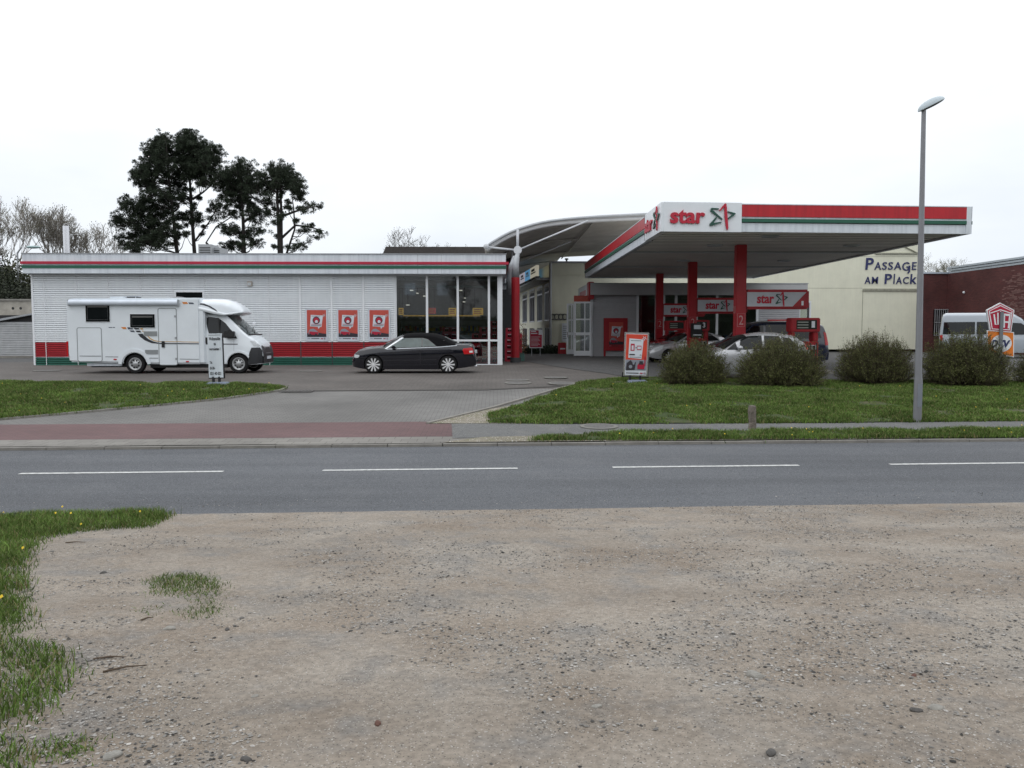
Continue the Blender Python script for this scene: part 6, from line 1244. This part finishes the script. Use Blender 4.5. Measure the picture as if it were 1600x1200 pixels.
# ---------------- generic car
def make_car(name, loc, rz, label, cat, zb, zl, zt, wb, wheels, wr, col, windows, ws, rws=None, tumble=.3, R_=.16, lights=(), tails=(), mirror=None, rail=None, group=None, roof_col=None, mw=.8):
    c = thing(name, loc, label, cat, rz, group); s = Shell(zb, zl, zt, wb, tumble=tumble, R_=R_); m = MB(); s.body(m); mb_ = max(p[1] for p in wb)
    b = m.build('body', [col, BLACK], c, smooth=True); wheel_cut(b, [(w, wr) for w in wheels], wr + .04, .3, mb_ - .01)
    for w in wheels:
        for sg in (-1, 1): wheel(c, w, sg * (mb_ - .12), wr, wr, wr * .68, 7, 'spoke', out_=sg)
    for p in windows: m = MB(); s.side(m, p, .02, nx=22, nz=8); m.build('side_window', [CARGL], c)
    m = MB(); s.top(m, ws[0], ws[1], f=.92, off=.014, nx=20, ny=16); m.build('windscreen', [CARGL], c)
    if rws: m = MB(); s.top(m, rws[0], rws[1], f=.85, off=.008); m.build('rear_window', [CARGL], c)
    for p in lights: m = MB(); s.side(m, p, .012); m.build('headlight', [LENS], c)
    for p in tails: m = MB(); s.side(m, p, .012); m.build('tail_light', [TAIL], c)
    if mirror:
        for sg in (-1, 1): m = MB(); m.sph((mirror[0], sg * (mb_ + .06), mirror[1]), .1, sc=(.9, 1.0, .75)); m.build('wing_mirror', [mirror[2] if len(mirror) > 2 else col], c, smooth=True)
    if rail:
        m = MB()
        for sg in (-1, 1): m.tube([(rail[0], sg * .6, rail[2] - .05), (rail[0] + .1, sg * .6, rail[2]), (rail[1] - .1, sg * .6, rail[2]), (rail[1], sg * .6, rail[2] - .05)], .02, 6)
        m.build('roof_rail', [SILV], c)
    m = MB(); m.box(wb[0][0] - .012, wb[0][0] + .02, -.25, .25, .42, .53); m.build('number_plate', [OFFW], c); return c, s
SIL = paint('silver_car_paint', (.5, .51, .53), .25, metal=.35)
# silver hatchback behind the bushes, nose left
gx_ = float(P(1072, 560, 26.5)[0])
make_car('silver_hatchback', (gx_, 27.35, gz(8, 27.4)), 0, 'silver hatchback refuelling under the canopy behind the two left bushes', 'car',
    [(0, .3), (.3, .22), (3.6, .22), (4.18, .32)], [(0, .55), (.5, .82), (1.2, .93), (3.3, 1.0), (4.18, .95)],
    [(0, .55), (.1, .72), (.5, .86), (1.0, .98), (1.25, 1.08), (1.7, 1.36), (2.1, 1.5), (2.6, 1.56), (3.1, 1.54), (3.6, 1.46), (3.9, 1.3), (4.08, 1.02), (4.18, .7)],
    [(0, .55), (.2, .72), (.6, .84), (1.2, .87), (3.3, .87), (3.9, .8), (4.18, .66)], (.85, 3.4), .31, SIL,
    [[(1.32, 1.0), (1.62, 1.22), (1.68, 1.0)], [(1.74, 1.0), (1.78, 1.3), (2.05, 1.43), (2.48, 1.45), (2.48, 1.02)], [(2.56, 1.02), (2.56, 1.45), (3.05, 1.43), (3.2, 1.05)], [(3.26, 1.06), (3.14, 1.41), (3.4, 1.36), (3.62, 1.12)]], (1.2, 2.0), (3.72, 3.98),
    lights=[[(.12, .62), (.2, .76), (.5, .84), (.42, .68)]], tails=[[(3.92, 1.0), (3.86, 1.3), (3.95, 1.26), (4.12, .98)]], mirror=(1.72, 1.06), tumble=.38, R_=.17)
# dark blue van behind pump 1
BLU = paint('dark_blue_van_paint', (.012, .018, .05), .2)
vx = float(P(1112, 540, 33)[0])
make_car('dark_blue_van', (vx, 34.1, gz(10, 34)), 0, 'dark blue van with black windows parked behind fuel pump 1', 'van',
    [(0, .35), (.4, .26), (4.3, .26), (4.85, .36)], [(0, .7), (.6, 1.02), (1.1, 1.12), (4.5, 1.16), (4.85, 1.1)],
    [(0, .6), (.05, .85), (.35, 1.02), (.85, 1.16), (1.1, 1.3), (1.5, 1.68), (1.75, 1.86), (2.2, 1.93), (3.5, 1.94), (4.4, 1.9), (4.62, 1.8), (4.74, 1.5), (4.82, 1.1), (4.85, .6)],
    [(0, .6), (.2, .8), (.6, .92), (1.2, .95), (4.3, .95), (4.7, .9), (4.85, .8)], (.95, 3.95), .33, BLU,
    [[(1.22, 1.18), (1.6, 1.62), (1.75, 1.72), (2.15, 1.76), (2.15, 1.16)], [(2.25, 1.18), (2.25, 1.78), (3.2, 1.78), (3.2, 1.18)], [(3.3, 1.2), (3.3, 1.78), (4.35, 1.74), (4.5, 1.25)]], (1.08, 1.7), (4.62, 4.8),
    lights=[[(.1, .75), (.2, .92), (.5, 1.02), (.45, .82)]], tails=[[(4.66, .95), (4.6, 1.5), (4.72, 1.45), (4.82, .95)]], mirror=(1.45, 1.3, BLACK), tumble=.16, R_=.16)
# silver car nose by the kiosk
fx_ = float(P(1016, 550, 38)[0])
make_car('silver_family_car', (fx_, 39.4, gz(7, 39)), R(14), 'silver family car nose with large headlight showing left of the bushes', 'car',
    [(0, .28), (.3, .2), (3.7, .2), (4.3, .3)], [(0, .55), (.5, .8), (1.2, .92), (3.5, .98), (4.3, .92)],
    [(0, .5), (.08, .68), (.4, .84), (1.1, .98), (1.3, 1.06), (1.9, 1.38), (2.4, 1.48), (3.1, 1.46), (3.7, 1.3), (4.1, 1.05), (4.3, .7)],
    [(0, .6), (.15, .74), (.5, .86), (1.2, .9), (3.5, .9), (4.3, .72)], (.85, 3.5), .32, SIL,
    [[(1.45, 1.0), (2.0, 1.33), (2.4, 1.39), (2.4, 1.02)], [(2.5, 1.02), (2.5, 1.39), (3.05, 1.37), (3.5, 1.06)]], (1.22, 1.9), (3.6, 4.0),
    lights=[[(.06, .58), (.14, .76), (.62, .88), (.5, .66)]], tails=[], mirror=(1.6, 1.02), tumble=.38, group=None)
REDC = paint('red_car_paint', (.35, .015, .02), .2)
rx_ = float(P(1009, 550, 43)[0])
make_car('red_hatchback', (rx_, 44.0, gz(7, 44)), R(8), 'red hatchback parked in shade behind the silver nose, beside the rear canopy column', 'car',
    [(0, .28), (.3, .2), (3.4, .2), (3.9, .3)], [(0, .6), (.5, .85), (1.2, .95), (3.2, 1.0), (3.9, .95)],
    [(0, .5), (.08, .75), (.4, .9), (.9, 1.02), (1.1, 1.1), (1.6, 1.4), (2.1, 1.5), (3.1, 1.48), (3.6, 1.3), (3.85, 1.0), (3.9, .7)],
    [(0, .6), (.15, .72), (.5, .82), (1.2, .85), (3.4, .85), (3.9, .72)], (.75, 3.2), .3, REDC,
    [[(1.25, 1.02), (1.7, 1.36), (2.2, 1.41), (2.2, 1.04)], [(2.3, 1.04), (2.3, 1.41), (3.0, 1.4), (3.4, 1.08)]], (1.05, 1.6), (3.5, 3.8), lights=[[(.08, .62), (.15, .8), (.45, .88), (.4, .7)]], mirror=(1.35, 1.05), tumble=.38)
# white minibus at the right, nose right (turned about)
wx0 = float(P(1467, 530, 44)[0]); WP = paint('white_van_paint', (.4, .45, .5), .3); va = R(27); vR = P(1468, 530, 46); vN = vR[:2] + np.array([math.cos(va), -math.sin(va)]) * 5.7 + np.array([math.sin(va), math.cos(va)]) * .99
make_car('white_minibus', (float(vN[0]), float(vN[1]), gz(26, 45)), math.pi - va, 'white high roof camper minibus with dark side windows by the brick building', 'minibus',
    [(0, .4), (.4, .3), (5.2, .3), (5.7, .4)], [(0, .75), (.6, 1.05), (1.1, 1.2), (5.3, 1.25), (5.7, 1.15)],
    [(0, .6), (.05, .9), (.5, 1.12), (.9, 1.25), (1.1, 1.42), (1.55, 1.95), (1.75, 2.2), (2.1, 2.42), (2.6, 2.5), (5.4, 2.5), (5.58, 2.4), (5.66, 1.8), (5.7, 1.0)],
    [(0, .6), (.2, .82), (.6, .95), (1.2, .99), (5.2, .99), (5.6, .96), (5.7, .9)], (1.0, 4.4), .34, WP,
    [[(1.3, 1.3), (1.6, 1.75), (1.8, 1.9), (2.25, 1.93), (2.25, 1.28)], [(2.45, 1.3), (2.45, 1.98), (3.9, 1.98), (3.9, 1.3)], [(3.98, 1.3), (3.98, 1.98), (5.5, 1.97), (5.55, 1.3)]], (1.05, 1.7), None,
    lights=[[(.1, .8), (.2, .98), (.55, 1.1), (.5, .9)]], tails=[[(5.55, .9), (5.55, 1.25), (5.68, 1.25), (5.69, .9)]], mirror=(1.5, 1.35, BLACK), tumble=.1, R_=.2)
# ================================================================== BUSHES
BTW = mat('bush_twigs', (.07, .055, .035), .9, var=.3, island=.35)
BLF = mat('bush_leaves', (.1, .112, .036), .7, var=.3, scale=1.5, island=.5, spec=.3)
def leafmesh(C, size, r, flat=0):
    """quads of random tilt at the points C"""
    n = len(C); u = r.normal(size=(n, 3)); u /= np.linalg.norm(u, axis=1)[:, None]; w = r.normal(size=(n, 3)); w -= (w * u).sum(1)[:, None] * u; w /= np.linalg.norm(w, axis=1)[:, None]
    s = size * r.uniform(.6, 1.4, (n, 1)); V = np.stack([C - u * s, C + w * s * .55, C + u * s, C - w * s * .55], 1).reshape(-1, 3); return V, np.arange(4 * n).reshape(-1, 4)
def tubes_np(segs):
    """segs: list of (p0, p1, r0, r1) -> three sided tubes"""
    a = np.array([s_[0] for s_ in segs], float); b = np.array([s_[1] for s_ in segs], float); ra = np.array([s_[2] for s_ in segs])[:, None]; rb = np.array([s_[3] for s_ in segs])[:, None]
    d = b - a; d /= np.linalg.norm(d, axis=1)[:, None] + 1e-9; h = np.where(abs(d[:, 2:3]) > .9, np.array([[1., 0, 0]]), np.array([[0, 0, 1.]])); u = np.cross(d, h); u /= np.linalg.norm(u, axis=1)[:, None]; w = np.cross(d, u)
    R0 = []; 
    for k in range(3):
        t = 2 * math.pi * k / 3; o = u * math.cos(t) + w * math.sin(t); R0.append((a + o * ra, b + o * rb))
    V = np.stack([R0[0][0], R0[1][0], R0[2][0], R0[0][1], R0[1][1], R0[2][1]], 1).reshape(-1, 3); i = np.arange(len(segs))[:, None] * 6
    F = np.concatenate([i + np.array([0, 1, 4, 3]), i + np.array([1, 2, 5, 4]), i + np.array([2, 0, 3, 5])]); return V, F
def bush(px0, px1, pt, pb, Y, label, seed, dens=1.0, thin=0):
    r = np.random.default_rng(seed); a, b = P(px0, 560, Y)[0], P(px1, 560, Y)[0]; cx = (a + b) / 2; w = (b - a) / 2; z0 = gz(cx, Y); H = Z(pt, Y) - z0; D = w * .62
    o = thing('bush', (cx, Y, z0), label, 'bush', group='clipped bushes along the lawn'); segs = []; leaves = []
    def lump(az, el): return 1 + .13 * noise.noise(Vector((math.cos(az) * 2, math.sin(az) * 2, el * 2 + seed))) + .09 * noise.noise(Vector((math.cos(az) * 6, math.sin(az) * 6, el * 7 + seed)))
    n = int(1500 * dens)
    for i in range(n):
        az = r.uniform(0, 2 * math.pi); u = r.random(); el = math.asin(min(1, u ** .85)) if True else 0; R_ = lump(az, el) * r.uniform(.72, 1.0) * (1 + max(0, r.normal(0, .035)))
        # dome: wide shoulders, undercut foot
        hx = math.cos(el) ** .95; tip = np.array([w * hx * math.cos(az), D * hx * math.sin(az), H * (.13 + .90 * math.sin(el) ** .95)]) * R_
        root = np.array([w * .45 * math.cos(az) * r.random(), D * .45 * math.sin(az) * r.random(), 0.0]); mid = root * .5 + tip * .5 + np.array([0, 0, -.06 * H]) + r.normal(0, .05, 3)
        p = [root, mid, tip]; segs.append((p[0], p[1], .007, .005)); segs.append((p[1], p[2], .005, .0025))
        for k in range(4):
            t = r.uniform(.25, 1); q = mid + (tip - mid) * t; dd = (tip - mid) + r.normal(0, .32, 3) + np.array([0, 0, .12]); dd /= np.linalg.norm(dd); l_ = r.uniform(.1, .26); e_ = q + dd * l_; segs.append((q, e_, .003, .0018))
            for j in range(6 if thin else 8): leaves.append(q + dd * l_ * r.uniform(.1, 1.05) + r.normal(0, .025, 3))
        for k in range(3): leaves.append(mid + (tip - mid) * r.uniform(.3, 1.0) + r.normal(0, .04, 3))
    V, F = tubes_np(segs); npmesh('branches', V, F, BTW, o); V, F = leafmesh(np.array(leaves), .0155, r); npmesh('foliage', V, F, BLF, o)
bush(1030, 1140, 535, 600, 25.3, 'olive brown bush farthest left, directly right of the poster stand', 51, .8)
bush(1146, 1296, 528, 602, 24.9, 'wide olive bush in front of the silver hatchback', 52, 1.05)
bush(1304, 1432, 522, 602, 25.6, 'rounded bush with a loose top standing alone left of the street lamp', 53, .9, 1)
bush(1436, 1580, 519, 606, 25.0, 'large dense bush right of the street lamp in front of the fuel card sign', 54, 1.1)
bush(1584, 1700, 538, 604, 25.4, 'bush cut by the right edge of the picture', 55, .7)
o = thing('low_shrub', (X(842, 56), 56.5, .05), 'low dark shrubs at the foot of the cream facade', 'shrub'); r = np.random.default_rng(3); C = np.stack([r.uniform(X(818, 56), X(872, 57), 2600), r.uniform(56, 57, 2600), r.uniform(.05, .5, 2600) * (1 + .4 * np.sin(np.arange(2600)))], -1) - [X(842, 56), 56.5, .05]; V, F = leafmesh(C, .07, r); npmesh('foliage', V, F, mat('dark_leaves', (.025, .04, .02), .7, island=.4), o)
# potted plants by the column
x, y = float(P(815, 560, 41)[0]), 41.0; o = thing('flower_stand', (x, y, .1), 'small stand of dried flowers and plants right of the red column foot', 'plant stand'); m = MB(); m.box(-.14, .14, -.15, .15, 0, .45); m.build('planter', [mat('teal_planter', (.06, .14, .12), .6)], o, bevel=.02); C = r.normal(0, 1, (700, 3)) * [.13, .13, .4] + [0, 0, 1.0]; C[:, 2] = np.clip(C[:, 2], .4, 1.9); V, F = leafmesh(C, .035, r); npmesh('foliage', V, F, mat('mixed_plants', (.2, .12, .07), .8, island=.8, var=.4, scale=4), o)

# ================================================================== PINES
BARK = mat('pine_bark', (.03, .026, .023), .95, var=.3, scale=6, bump=.6)
NEED = mat('pine_needles', (.03, .042, .025), .75, var=.35, scale=1.2, island=.5, spec=.25)
def pine(label, Y, trunks, limbs, blobs, seed, k=1.0):
    r = np.random.default_rng(seed); q = lambda c, y=Y: P(160 + c[0] / 4.444, 190 + c[1] / 4.444, y)
    base = q((trunks[0][0][0], 1700)); base[2] = 0; o = thing('pine_tree', tuple(base), label, 'tree', group='dark pines behind the shop'); lo = np.array(base)
    m = MB(); tp = []
    for t in trunks:
        pts = [q(p) for p in t[:-1]] if False else [q(p) for p in t]; first = pts[0].copy(); first[2] = 0; first[0] = pts[0][0] + (pts[0][0] - pts[1][0]) * .4; pts = [first] + pts; n = len(pts); tp.append(pts)
        m.tube(pts, [.17 - .14 * i / (n - 1) for i in range(n)], 9)
    def rooted(l_):
        p0 = q(l_[0]); best = min((np.linalg.norm((a + (b - a) * s_ - p0) * [1, 1, .5]), tuple(a + (b - a) * s_)) for t in tp for a, b in zip(t[:-1], t[1:]) for s_ in np.linspace(0, 1, 12)); c = np.array(best[1]); d0 = abs(c[0] - p0[0])
        return [q(p) for p in l_] if d0 < .12 else [c - [0, 0, d0 * 1.1]] + [q(p) for p in l_]
    for l_ in limbs: pts = rooted(l_); m.tube(pts, [.10 - .07 * i / (len(pts) - 1) for i in range(len(pts))], 7)
    allp = [p for t in tp for p in t[1:]] + [q(p) for l_ in limbs for p in l_]
    dense = []
    for t in tp + [[q(p) for p in l_] for l_ in limbs]:
        for a, b in zip(t[:-1], t[1:]):
            for s_ in np.linspace(0, 1, 8): dense.append(a + (b - a) * s_)
    dense = np.array(dense); segs = []; C = []
    ex = []
    for i, u in enumerate(blobs):
        for w in blobs[i + 1:]:
            d_ = math.hypot(u[0] - w[0], u[1] - w[1])
            if 45 < d_ < 150 and min(u[3], w[3]) > 26: ex.append(((u[0] + w[0]) / 2 + r.normal(0, 8), (u[1] + w[1]) / 2 + r.normal(0, 8), 30, 24))
    blobs = blobs + ex
    for t in trunks:
        for i in range(30 // len(trunks) ** 2): f = r.random(); yy = 880 - f * (880 - t[-1][1]) * .8; tx = t[0][0] + (t[-1][0] - t[0][0]) * f; blobs.append((tx + r.normal(0, 75), yy, 16, 9))
    for (bx, by, rx, ry) in blobs:
        sc_ = Y / FPX / 4.444; c = q((bx, by), Y + r.uniform(-1.6, 1.6)); RX, RZ = rx * sc_ * 1.3, ry * sc_ * 1.36; RY = (RX + RZ) * .6
        # limb from the stem, joining lower down, sweeping up
        cand = dense[np.argsort(np.linalg.norm((dense - (c - [0, 0, .9])) * [1, .6, 1], axis=1) + 4 * np.clip(dense[:, 2] - c[2], 0, 2) + 1.5 * (c[2] - dense[:, 2] > 1.6))[:2]]; s0 = cand[r.integers(2)]
        md = (s0 + c) / 2 + [0, 0, -.12 * np.linalg.norm(c - s0)]; segs += [(s0, md, .04, .03), (md, c, .03, .015)] if not (abs(c[0] - s0[0]) < .5 and abs(c[2] - s0[2]) > .9 and np.min(np.abs(dense[:, 0] - c[0])) > -1 and RX < 2.2) else []
        n = max(7, int(k * 84 * RX * RZ))
        for i in range(n):
            v = r.normal(size=3); v /= np.linalg.norm(v); v *= r.random() ** .45 * r.choice([1, 1, 1.25]); t_ = c + v * [RX, RY, RZ]; segs.append((c + (t_ - c) * .15 - [0, 0, .05], t_, .018, .010)); C.append(t_)
    V, F = tubes_np(segs); V = V - lo; b = len(m.v); tv = (np.array(m.v) - lo); me = MB(); me.v = [tuple(p) for p in tv]; me.f = m.f; me.m = m.m
    me.build('trunk', [BARK], o, smooth=True); npmesh('branches', V, F, BARK, o)
    C = np.array(C) - lo; n = len(C); K = 42
    d = r.normal(size=(n, K, 3)); d[..., 2] = d[..., 2] * .8 + .35; d /= np.linalg.norm(d, axis=2)[..., None]; s_ = r.uniform(.15, .25, (n, 1, 1)); w = np.cross(d, r.normal(size=(n, K, 3))); w /= np.linalg.norm(w, axis=2)[..., None]
    c = C[:, None, :] + d * .03; V = np.stack([c + w * .014, c + d * s_ * .7 + w * .017, c + d * s_, c - w * .014 + d * s_ * .4], 2).reshape(-1, 3); npmesh('needles', V, np.arange(len(V)).reshape(-1, 4), NEED, o)
pine('leftmost dark pine with foliage reaching low on its left side', 62,
  [[(520, 915), (490, 640), (465, 440), (450, 250), (438, 110)]], [[(500, 800), (330, 760), (200, 700)]],
  [(430, 130, 60, 45), (360, 190, 60, 50), (430, 210, 70, 55), (330, 260, 60, 45), (270, 330, 55, 45), (215, 385, 35, 28), (350, 370, 85, 50), (310, 450, 60, 45), (145, 550, 30, 32), (220, 580, 60, 35), (350, 510, 80, 35), (420, 320, 70, 55), (95, 670, 45, 32), (170, 720, 70, 38), (265, 650, 80, 40), (230, 830, 90, 50), (370, 840, 100, 55), (400, 700, 80, 42), (200, 885, 50, 30), (460, 620, 60, 40), (440, 770, 60, 30), (480, 540, 45, 35), (300, 760, 60, 30), (420, 120, 35, 35), (140, 800, 40, 25), (330, 600, 60, 30)], 61)
pine('tallest dark pine with a rounded top, second from the left', 63,
  [[(640, 915), (620, 640), (608, 420), (604, 240), (602, 80)]], [[(650, 820), (740, 700), (820, 565)], [(625, 540), (700, 490), (760, 440)]],
  [(603, 80, 35, 32), (600, 150, 85, 45), (680, 170, 55, 50), (540, 210, 70, 50), (640, 260, 100, 60), (790, 215, 55, 40), (760, 280, 55, 40), (690, 370, 90, 50), (560, 330, 75, 50), (520, 420, 60, 42), (800, 420, 35, 40), (560, 540, 45, 30), (640, 700, 25, 22), (580, 660, 50, 25), (640, 330, 70, 50), (720, 300, 60, 40), (540, 120, 40, 35), (700, 430, 50, 25), (780, 600, 35, 25), (770, 680, 40, 18)], 62)
pine('middle pine with a thick leaning limb, third from the left', 61,
  [[(985, 915), (978, 720), (970, 550), (962, 380), (958, 270)]], [[(720, 840), (790, 730), (900, 660)], [(980, 700), (1060, 640), (1120, 600)]],
  [(955, 270, 25, 28), (900, 345, 70, 38), (1000, 330, 60, 45), (860, 420, 75, 60), (980, 430, 100, 60), (900, 500, 80, 50), (1060, 480, 70, 50), (1100, 420, 45, 55), (830, 590, 55, 32), (980, 560, 75, 35), (900, 640, 85, 25), (860, 740, 65, 30), (1060, 640, 75, 30), (960, 770, 75, 30), (1080, 760, 55, 30), (900, 870, 75, 25), (1050, 850, 55, 25), (830, 360, 40, 30)], 63, .9)
pine('rightmost pine with open lower branches and several stems', 60,
  [[(1230, 915), (1222, 700), (1212, 500), (1222, 400), (1230, 310)], [(1240, 800), (1242, 620), (1238, 500), (1240, 420)]], [[(1280, 915), (1335, 750), (1330, 620), (1320, 540)], [(1340, 720), (1430, 730), (1540, 760)], [(1240, 660), (1380, 610), (1480, 590)]],
  [(1220, 325, 70, 38), (1300, 355, 42, 40), (1190, 395, 65, 48), (1260, 420, 80, 48), (1360, 450, 50, 48), (1160, 470, 55, 38), (1380, 525, 42, 30), (1330, 480, 45, 30), (1450, 585, 50, 26), (1500, 590, 25, 16), (1400, 620, 45, 20), (1130, 570, 55, 30), (1160, 640, 50, 20), (1530, 770, 35, 13), (1490, 805, 60, 9), (1400, 740, 35, 20), (1390, 850, 40, 25), (1420, 762, 60, 10), (1250, 650, 26, 22), (1180, 700, 45, 16), (1340, 880, 50, 20), (1200, 330, 40, 30), (1110, 380, 25, 25), (1350, 390, 30, 20)], 64, .9)

# ================================================================== BARE TREES
def bare(name, px, Y, top, label, col, seed, spread=.5, leaves=0, lcol=None, lean=0, depth=6, wide=1.0, cat='tree', group=None, z0=0):
    r = np.random.default_rng(seed); x = float(P(px, 460, Y)[0]); H = Z(top, Y) - z0; o = thing(name, (x, Y, z0), label, cat, group=group); segs = []; tips = []
    def br(p, d, l_, rad, k):
        n = 3
        for i in range(n):
            d2 = d + r.normal(0, .12, 3) + np.array([0, 0, .05]); d2 /= np.linalg.norm(d2); q = p + d2 * l_ / n; segs.append((p, q, rad * (1 - .25 * i / n), rad * (1 - .25 * (i + 1) / n))); p = q; d = d2
            if k > 0 and i > 0:
                for j in range(1 if k > 1 else 2):
                    a = r.uniform(0, 6.28); s_ = np.array([math.cos(a) * wide, math.sin(a) * .8, .35 + .3 * r.random()]); dd = d * (1 - spread * .6) + s_ * spread; dd /= np.linalg.norm(dd); br(p, dd, l_ * r.uniform(.6, .8), max(rad * .55, .004), k - 1)
        if k == 0: tips.append(p)
        elif k > 0: br(p, d, l_ * .72, max(rad * .68, .004), k - 1)
    br(np.array([0, 0, 0.]), np.array([lean, 0, 1.]), 1.0, .04, depth)
    # fit to the height wanted
    zmax = max(s_[1][2] for s_ in segs); f = H / zmax; segs = [(a * f, b * f, max(ra * f, .009), max(rb * f, .007)) for a, b, ra, rb in segs]
    big = [s_ for s_ in segs if s_[2] > .05]; small = [s_ for s_ in segs if s_[2] <= .05]; cm = mat('bark_' + name + str(seed), col, .9, var=.25, scale=3)
    V, F = tubes_np(big); npmesh('trunk', V, F, cm, o)
    if small: V, F = tubes_np(small); npmesh('twigs', V, F, cm, o)
    if leaves: C = np.array(tips) * f; C = np.repeat(C, leaves, 0) + r.normal(0, .12, (len(C) * leaves, 3)); V, F = leafmesh(C, .05, r); npmesh('buds', V, F, mat('buds' + str(seed), lcol, .8, island=.3), o)
GB = (.27, .25, .225)
bare('bare_tree', -8, 66, 308, 'bare pale tree cut by the left edge of the picture', (.3, .28, .255), 71, .5, 2, (.16, .16, .09), depth=6, group='bare trees at the far left')
bare('bare_tree', 48, 70, 308, 'bare tree with many thin upright twigs above the left shed', GB, 72, .42, 2, (.15, .15, .09), depth=6, group='bare trees at the far left')
bare('bare_tree', 88, 68, 322, 'bare tree just left of the metal flue pipe', (.2, .185, .165), 73, .42, 2, (.16, .15, .1), depth=6, group='bare trees at the far left')
bare('bare_tree', 110, 72, 336, 'bare tree just right of the metal flue pipe', GB, 74, .5, 2, (.16, .15, .1), depth=6, group='bare trees at the far left')
bare('bare_tree', 662, 84, 352, 'bare rounded tree top above the dark tiled roof', (.12, .11, .1), 75, .6, 1, (.13, .13, .1), depth=6, wide=1.5)
bare('bare_tree', 1484, 88, 392, 'bare yellowish tree behind the brick building roof', (.17, .16, .12), 76, .6, 2, (.2, .2, .12), depth=6, wide=1.5)
def shrubmass(px0, px1, top, Y, label, col, seed, n=9000):
    r = np.random.default_rng(seed); a, b = float(P(px0, 450, Y)[0]), float(P(px1, 450, Y)[0]); H = Z(top, Y); o = thing('evergreen_shrub', ((a + b) / 2, Y, 0), label, 'shrub', group='dark shrubs behind the concrete wall')
    C = []
    for k in range(26): c = np.array([r.uniform(-.4, .4) * (b - a), r.uniform(-1, 1), r.uniform(.2, .8) * H]); C.append(c + r.normal(0, 1, (n // 26, 3)) * [(b - a) * .12, .6, H * .1])
    C = np.concatenate(C); V, F = leafmesh(C, .09, r); npmesh('foliage', V, F, mat('shrub' + str(seed), col, .8, var=.4, scale=.8, island=.5), o); m = MB(); m.tube([(0, 0, 0), (0, 0, H * .6)], [.15, .06], 7); m.build('stem', [BARK], o)
shrubmass(-60, 22, 398, 57, 'dark green shrub behind the concrete wall at the left edge', (.03, .04, .02), 81, 14000); shrubmass(8, 62, 405, 58, 'olive green shrub behind the concrete wall next to the shop', (.06, .065, .03), 82, 12000); shrubmass(-10, 58, 430, 56, 'low dark shrub right above the concrete wall', (.025, .032, .018), 83, 12000)

# ================================================================== ACROSS THE STREET, BEHIND THE CAMERA (mirrored in the shop glass and car paint; tree belts added to block low sky)
o = thing('gabled_house', (-5, -16, 0), 'dark gabled house across the street seen only as a reflection in the shop glass', 'house'); m = MB(); m.prism([(-11, 0), (5.5, 0), (5.5, 4.5), (-2.7, 12.5), (-11, 4.5)], -9, 0); m.build('wall', [mat('house_wall', (.42, .41, .4), .9)], o)
m = MB(); m.prism([(-11.6, 4.0), (-2.7, 12.7), (-2.7, 13.0), (-11.9, 4.2)], -9.3, .3); m.prism([(6.1, 4.0), (-2.7, 12.7), (-2.7, 13.0), (6.4, 4.2)], -9.3, .3); m.build('roof', [TILE], o)
m = MB()
for a in (-8, -4, 0, 3): m.box(a, a + 1.2, .001, .05, 1, 2.3)
for a in (-5, -1.5): m.box(a, a + 1.2, .001, .05, 5.5, 6.8)
m.build('window', [OFFW], o)
bare('bare_tree', 800, 20, 100, 'x', (.05, .045, .04), 77, .6, 0, None, depth=6, wide=1.3); t = [q for q in bpy.data.objects if q.get('label') == 'x'][0]; t.location = (-3.6, -9.5, 0); t['label'] = 'bare tree across the street mirrored in the shop glass'
o = thing('garden_hedge', (10, -15, 0), 'long dark hedge across the street behind the camera', 'hedge'); r = np.random.default_rng(9); C = np.stack([r.uniform(-38, 40, 16000), r.uniform(-1, 1, 16000), r.uniform(0, 3.2, 16000)], -1); V, F = leafmesh(C, .2, r); npmesh('foliage', V, F, mat('hedge', (.03, .045, .02), .8, island=.4), o); m = MB(); m.box(-38, 40, -.6, .6, 0, 2.9); m.build('hedge_core', [mat('hedge_core', (.02, .025, .012), .9)], o)

def belt(x, y, w, h, label, seed):  # unseen trees added to cut off low sky and darken the space under the canopy
    o = thing('added_tree_belt', (x, y, 0), label, 'trees'); m = MB(); n = 24; top = [(-w + 2 * w * i / n, h * (.8 + .25 * noise.noise(Vector((i * .7, seed, 0))))) for i in range(n + 1)]
    m.prism([(-w, 0)] + top[::1] + [(w, 0)], -1.5, 1.5); m.build('crown_mass', [MATS['hedge_core']], o); r = np.random.default_rng(seed); C = np.stack([r.uniform(-w, w, 9000), r.uniform(-3, 3, 9000), r.uniform(0, h, 9000)], -1); V, F = leafmesh(C, .35, r); npmesh('foliage', V, F, MATS['hedge'], o)
belt(-62, -32, 46, 11, 'unseen tree belt added behind the camera to block low sky, left part', 91); belt(40, -32, 52, 12, 'unseen tree belt added behind the camera to block low sky, right part', 92)
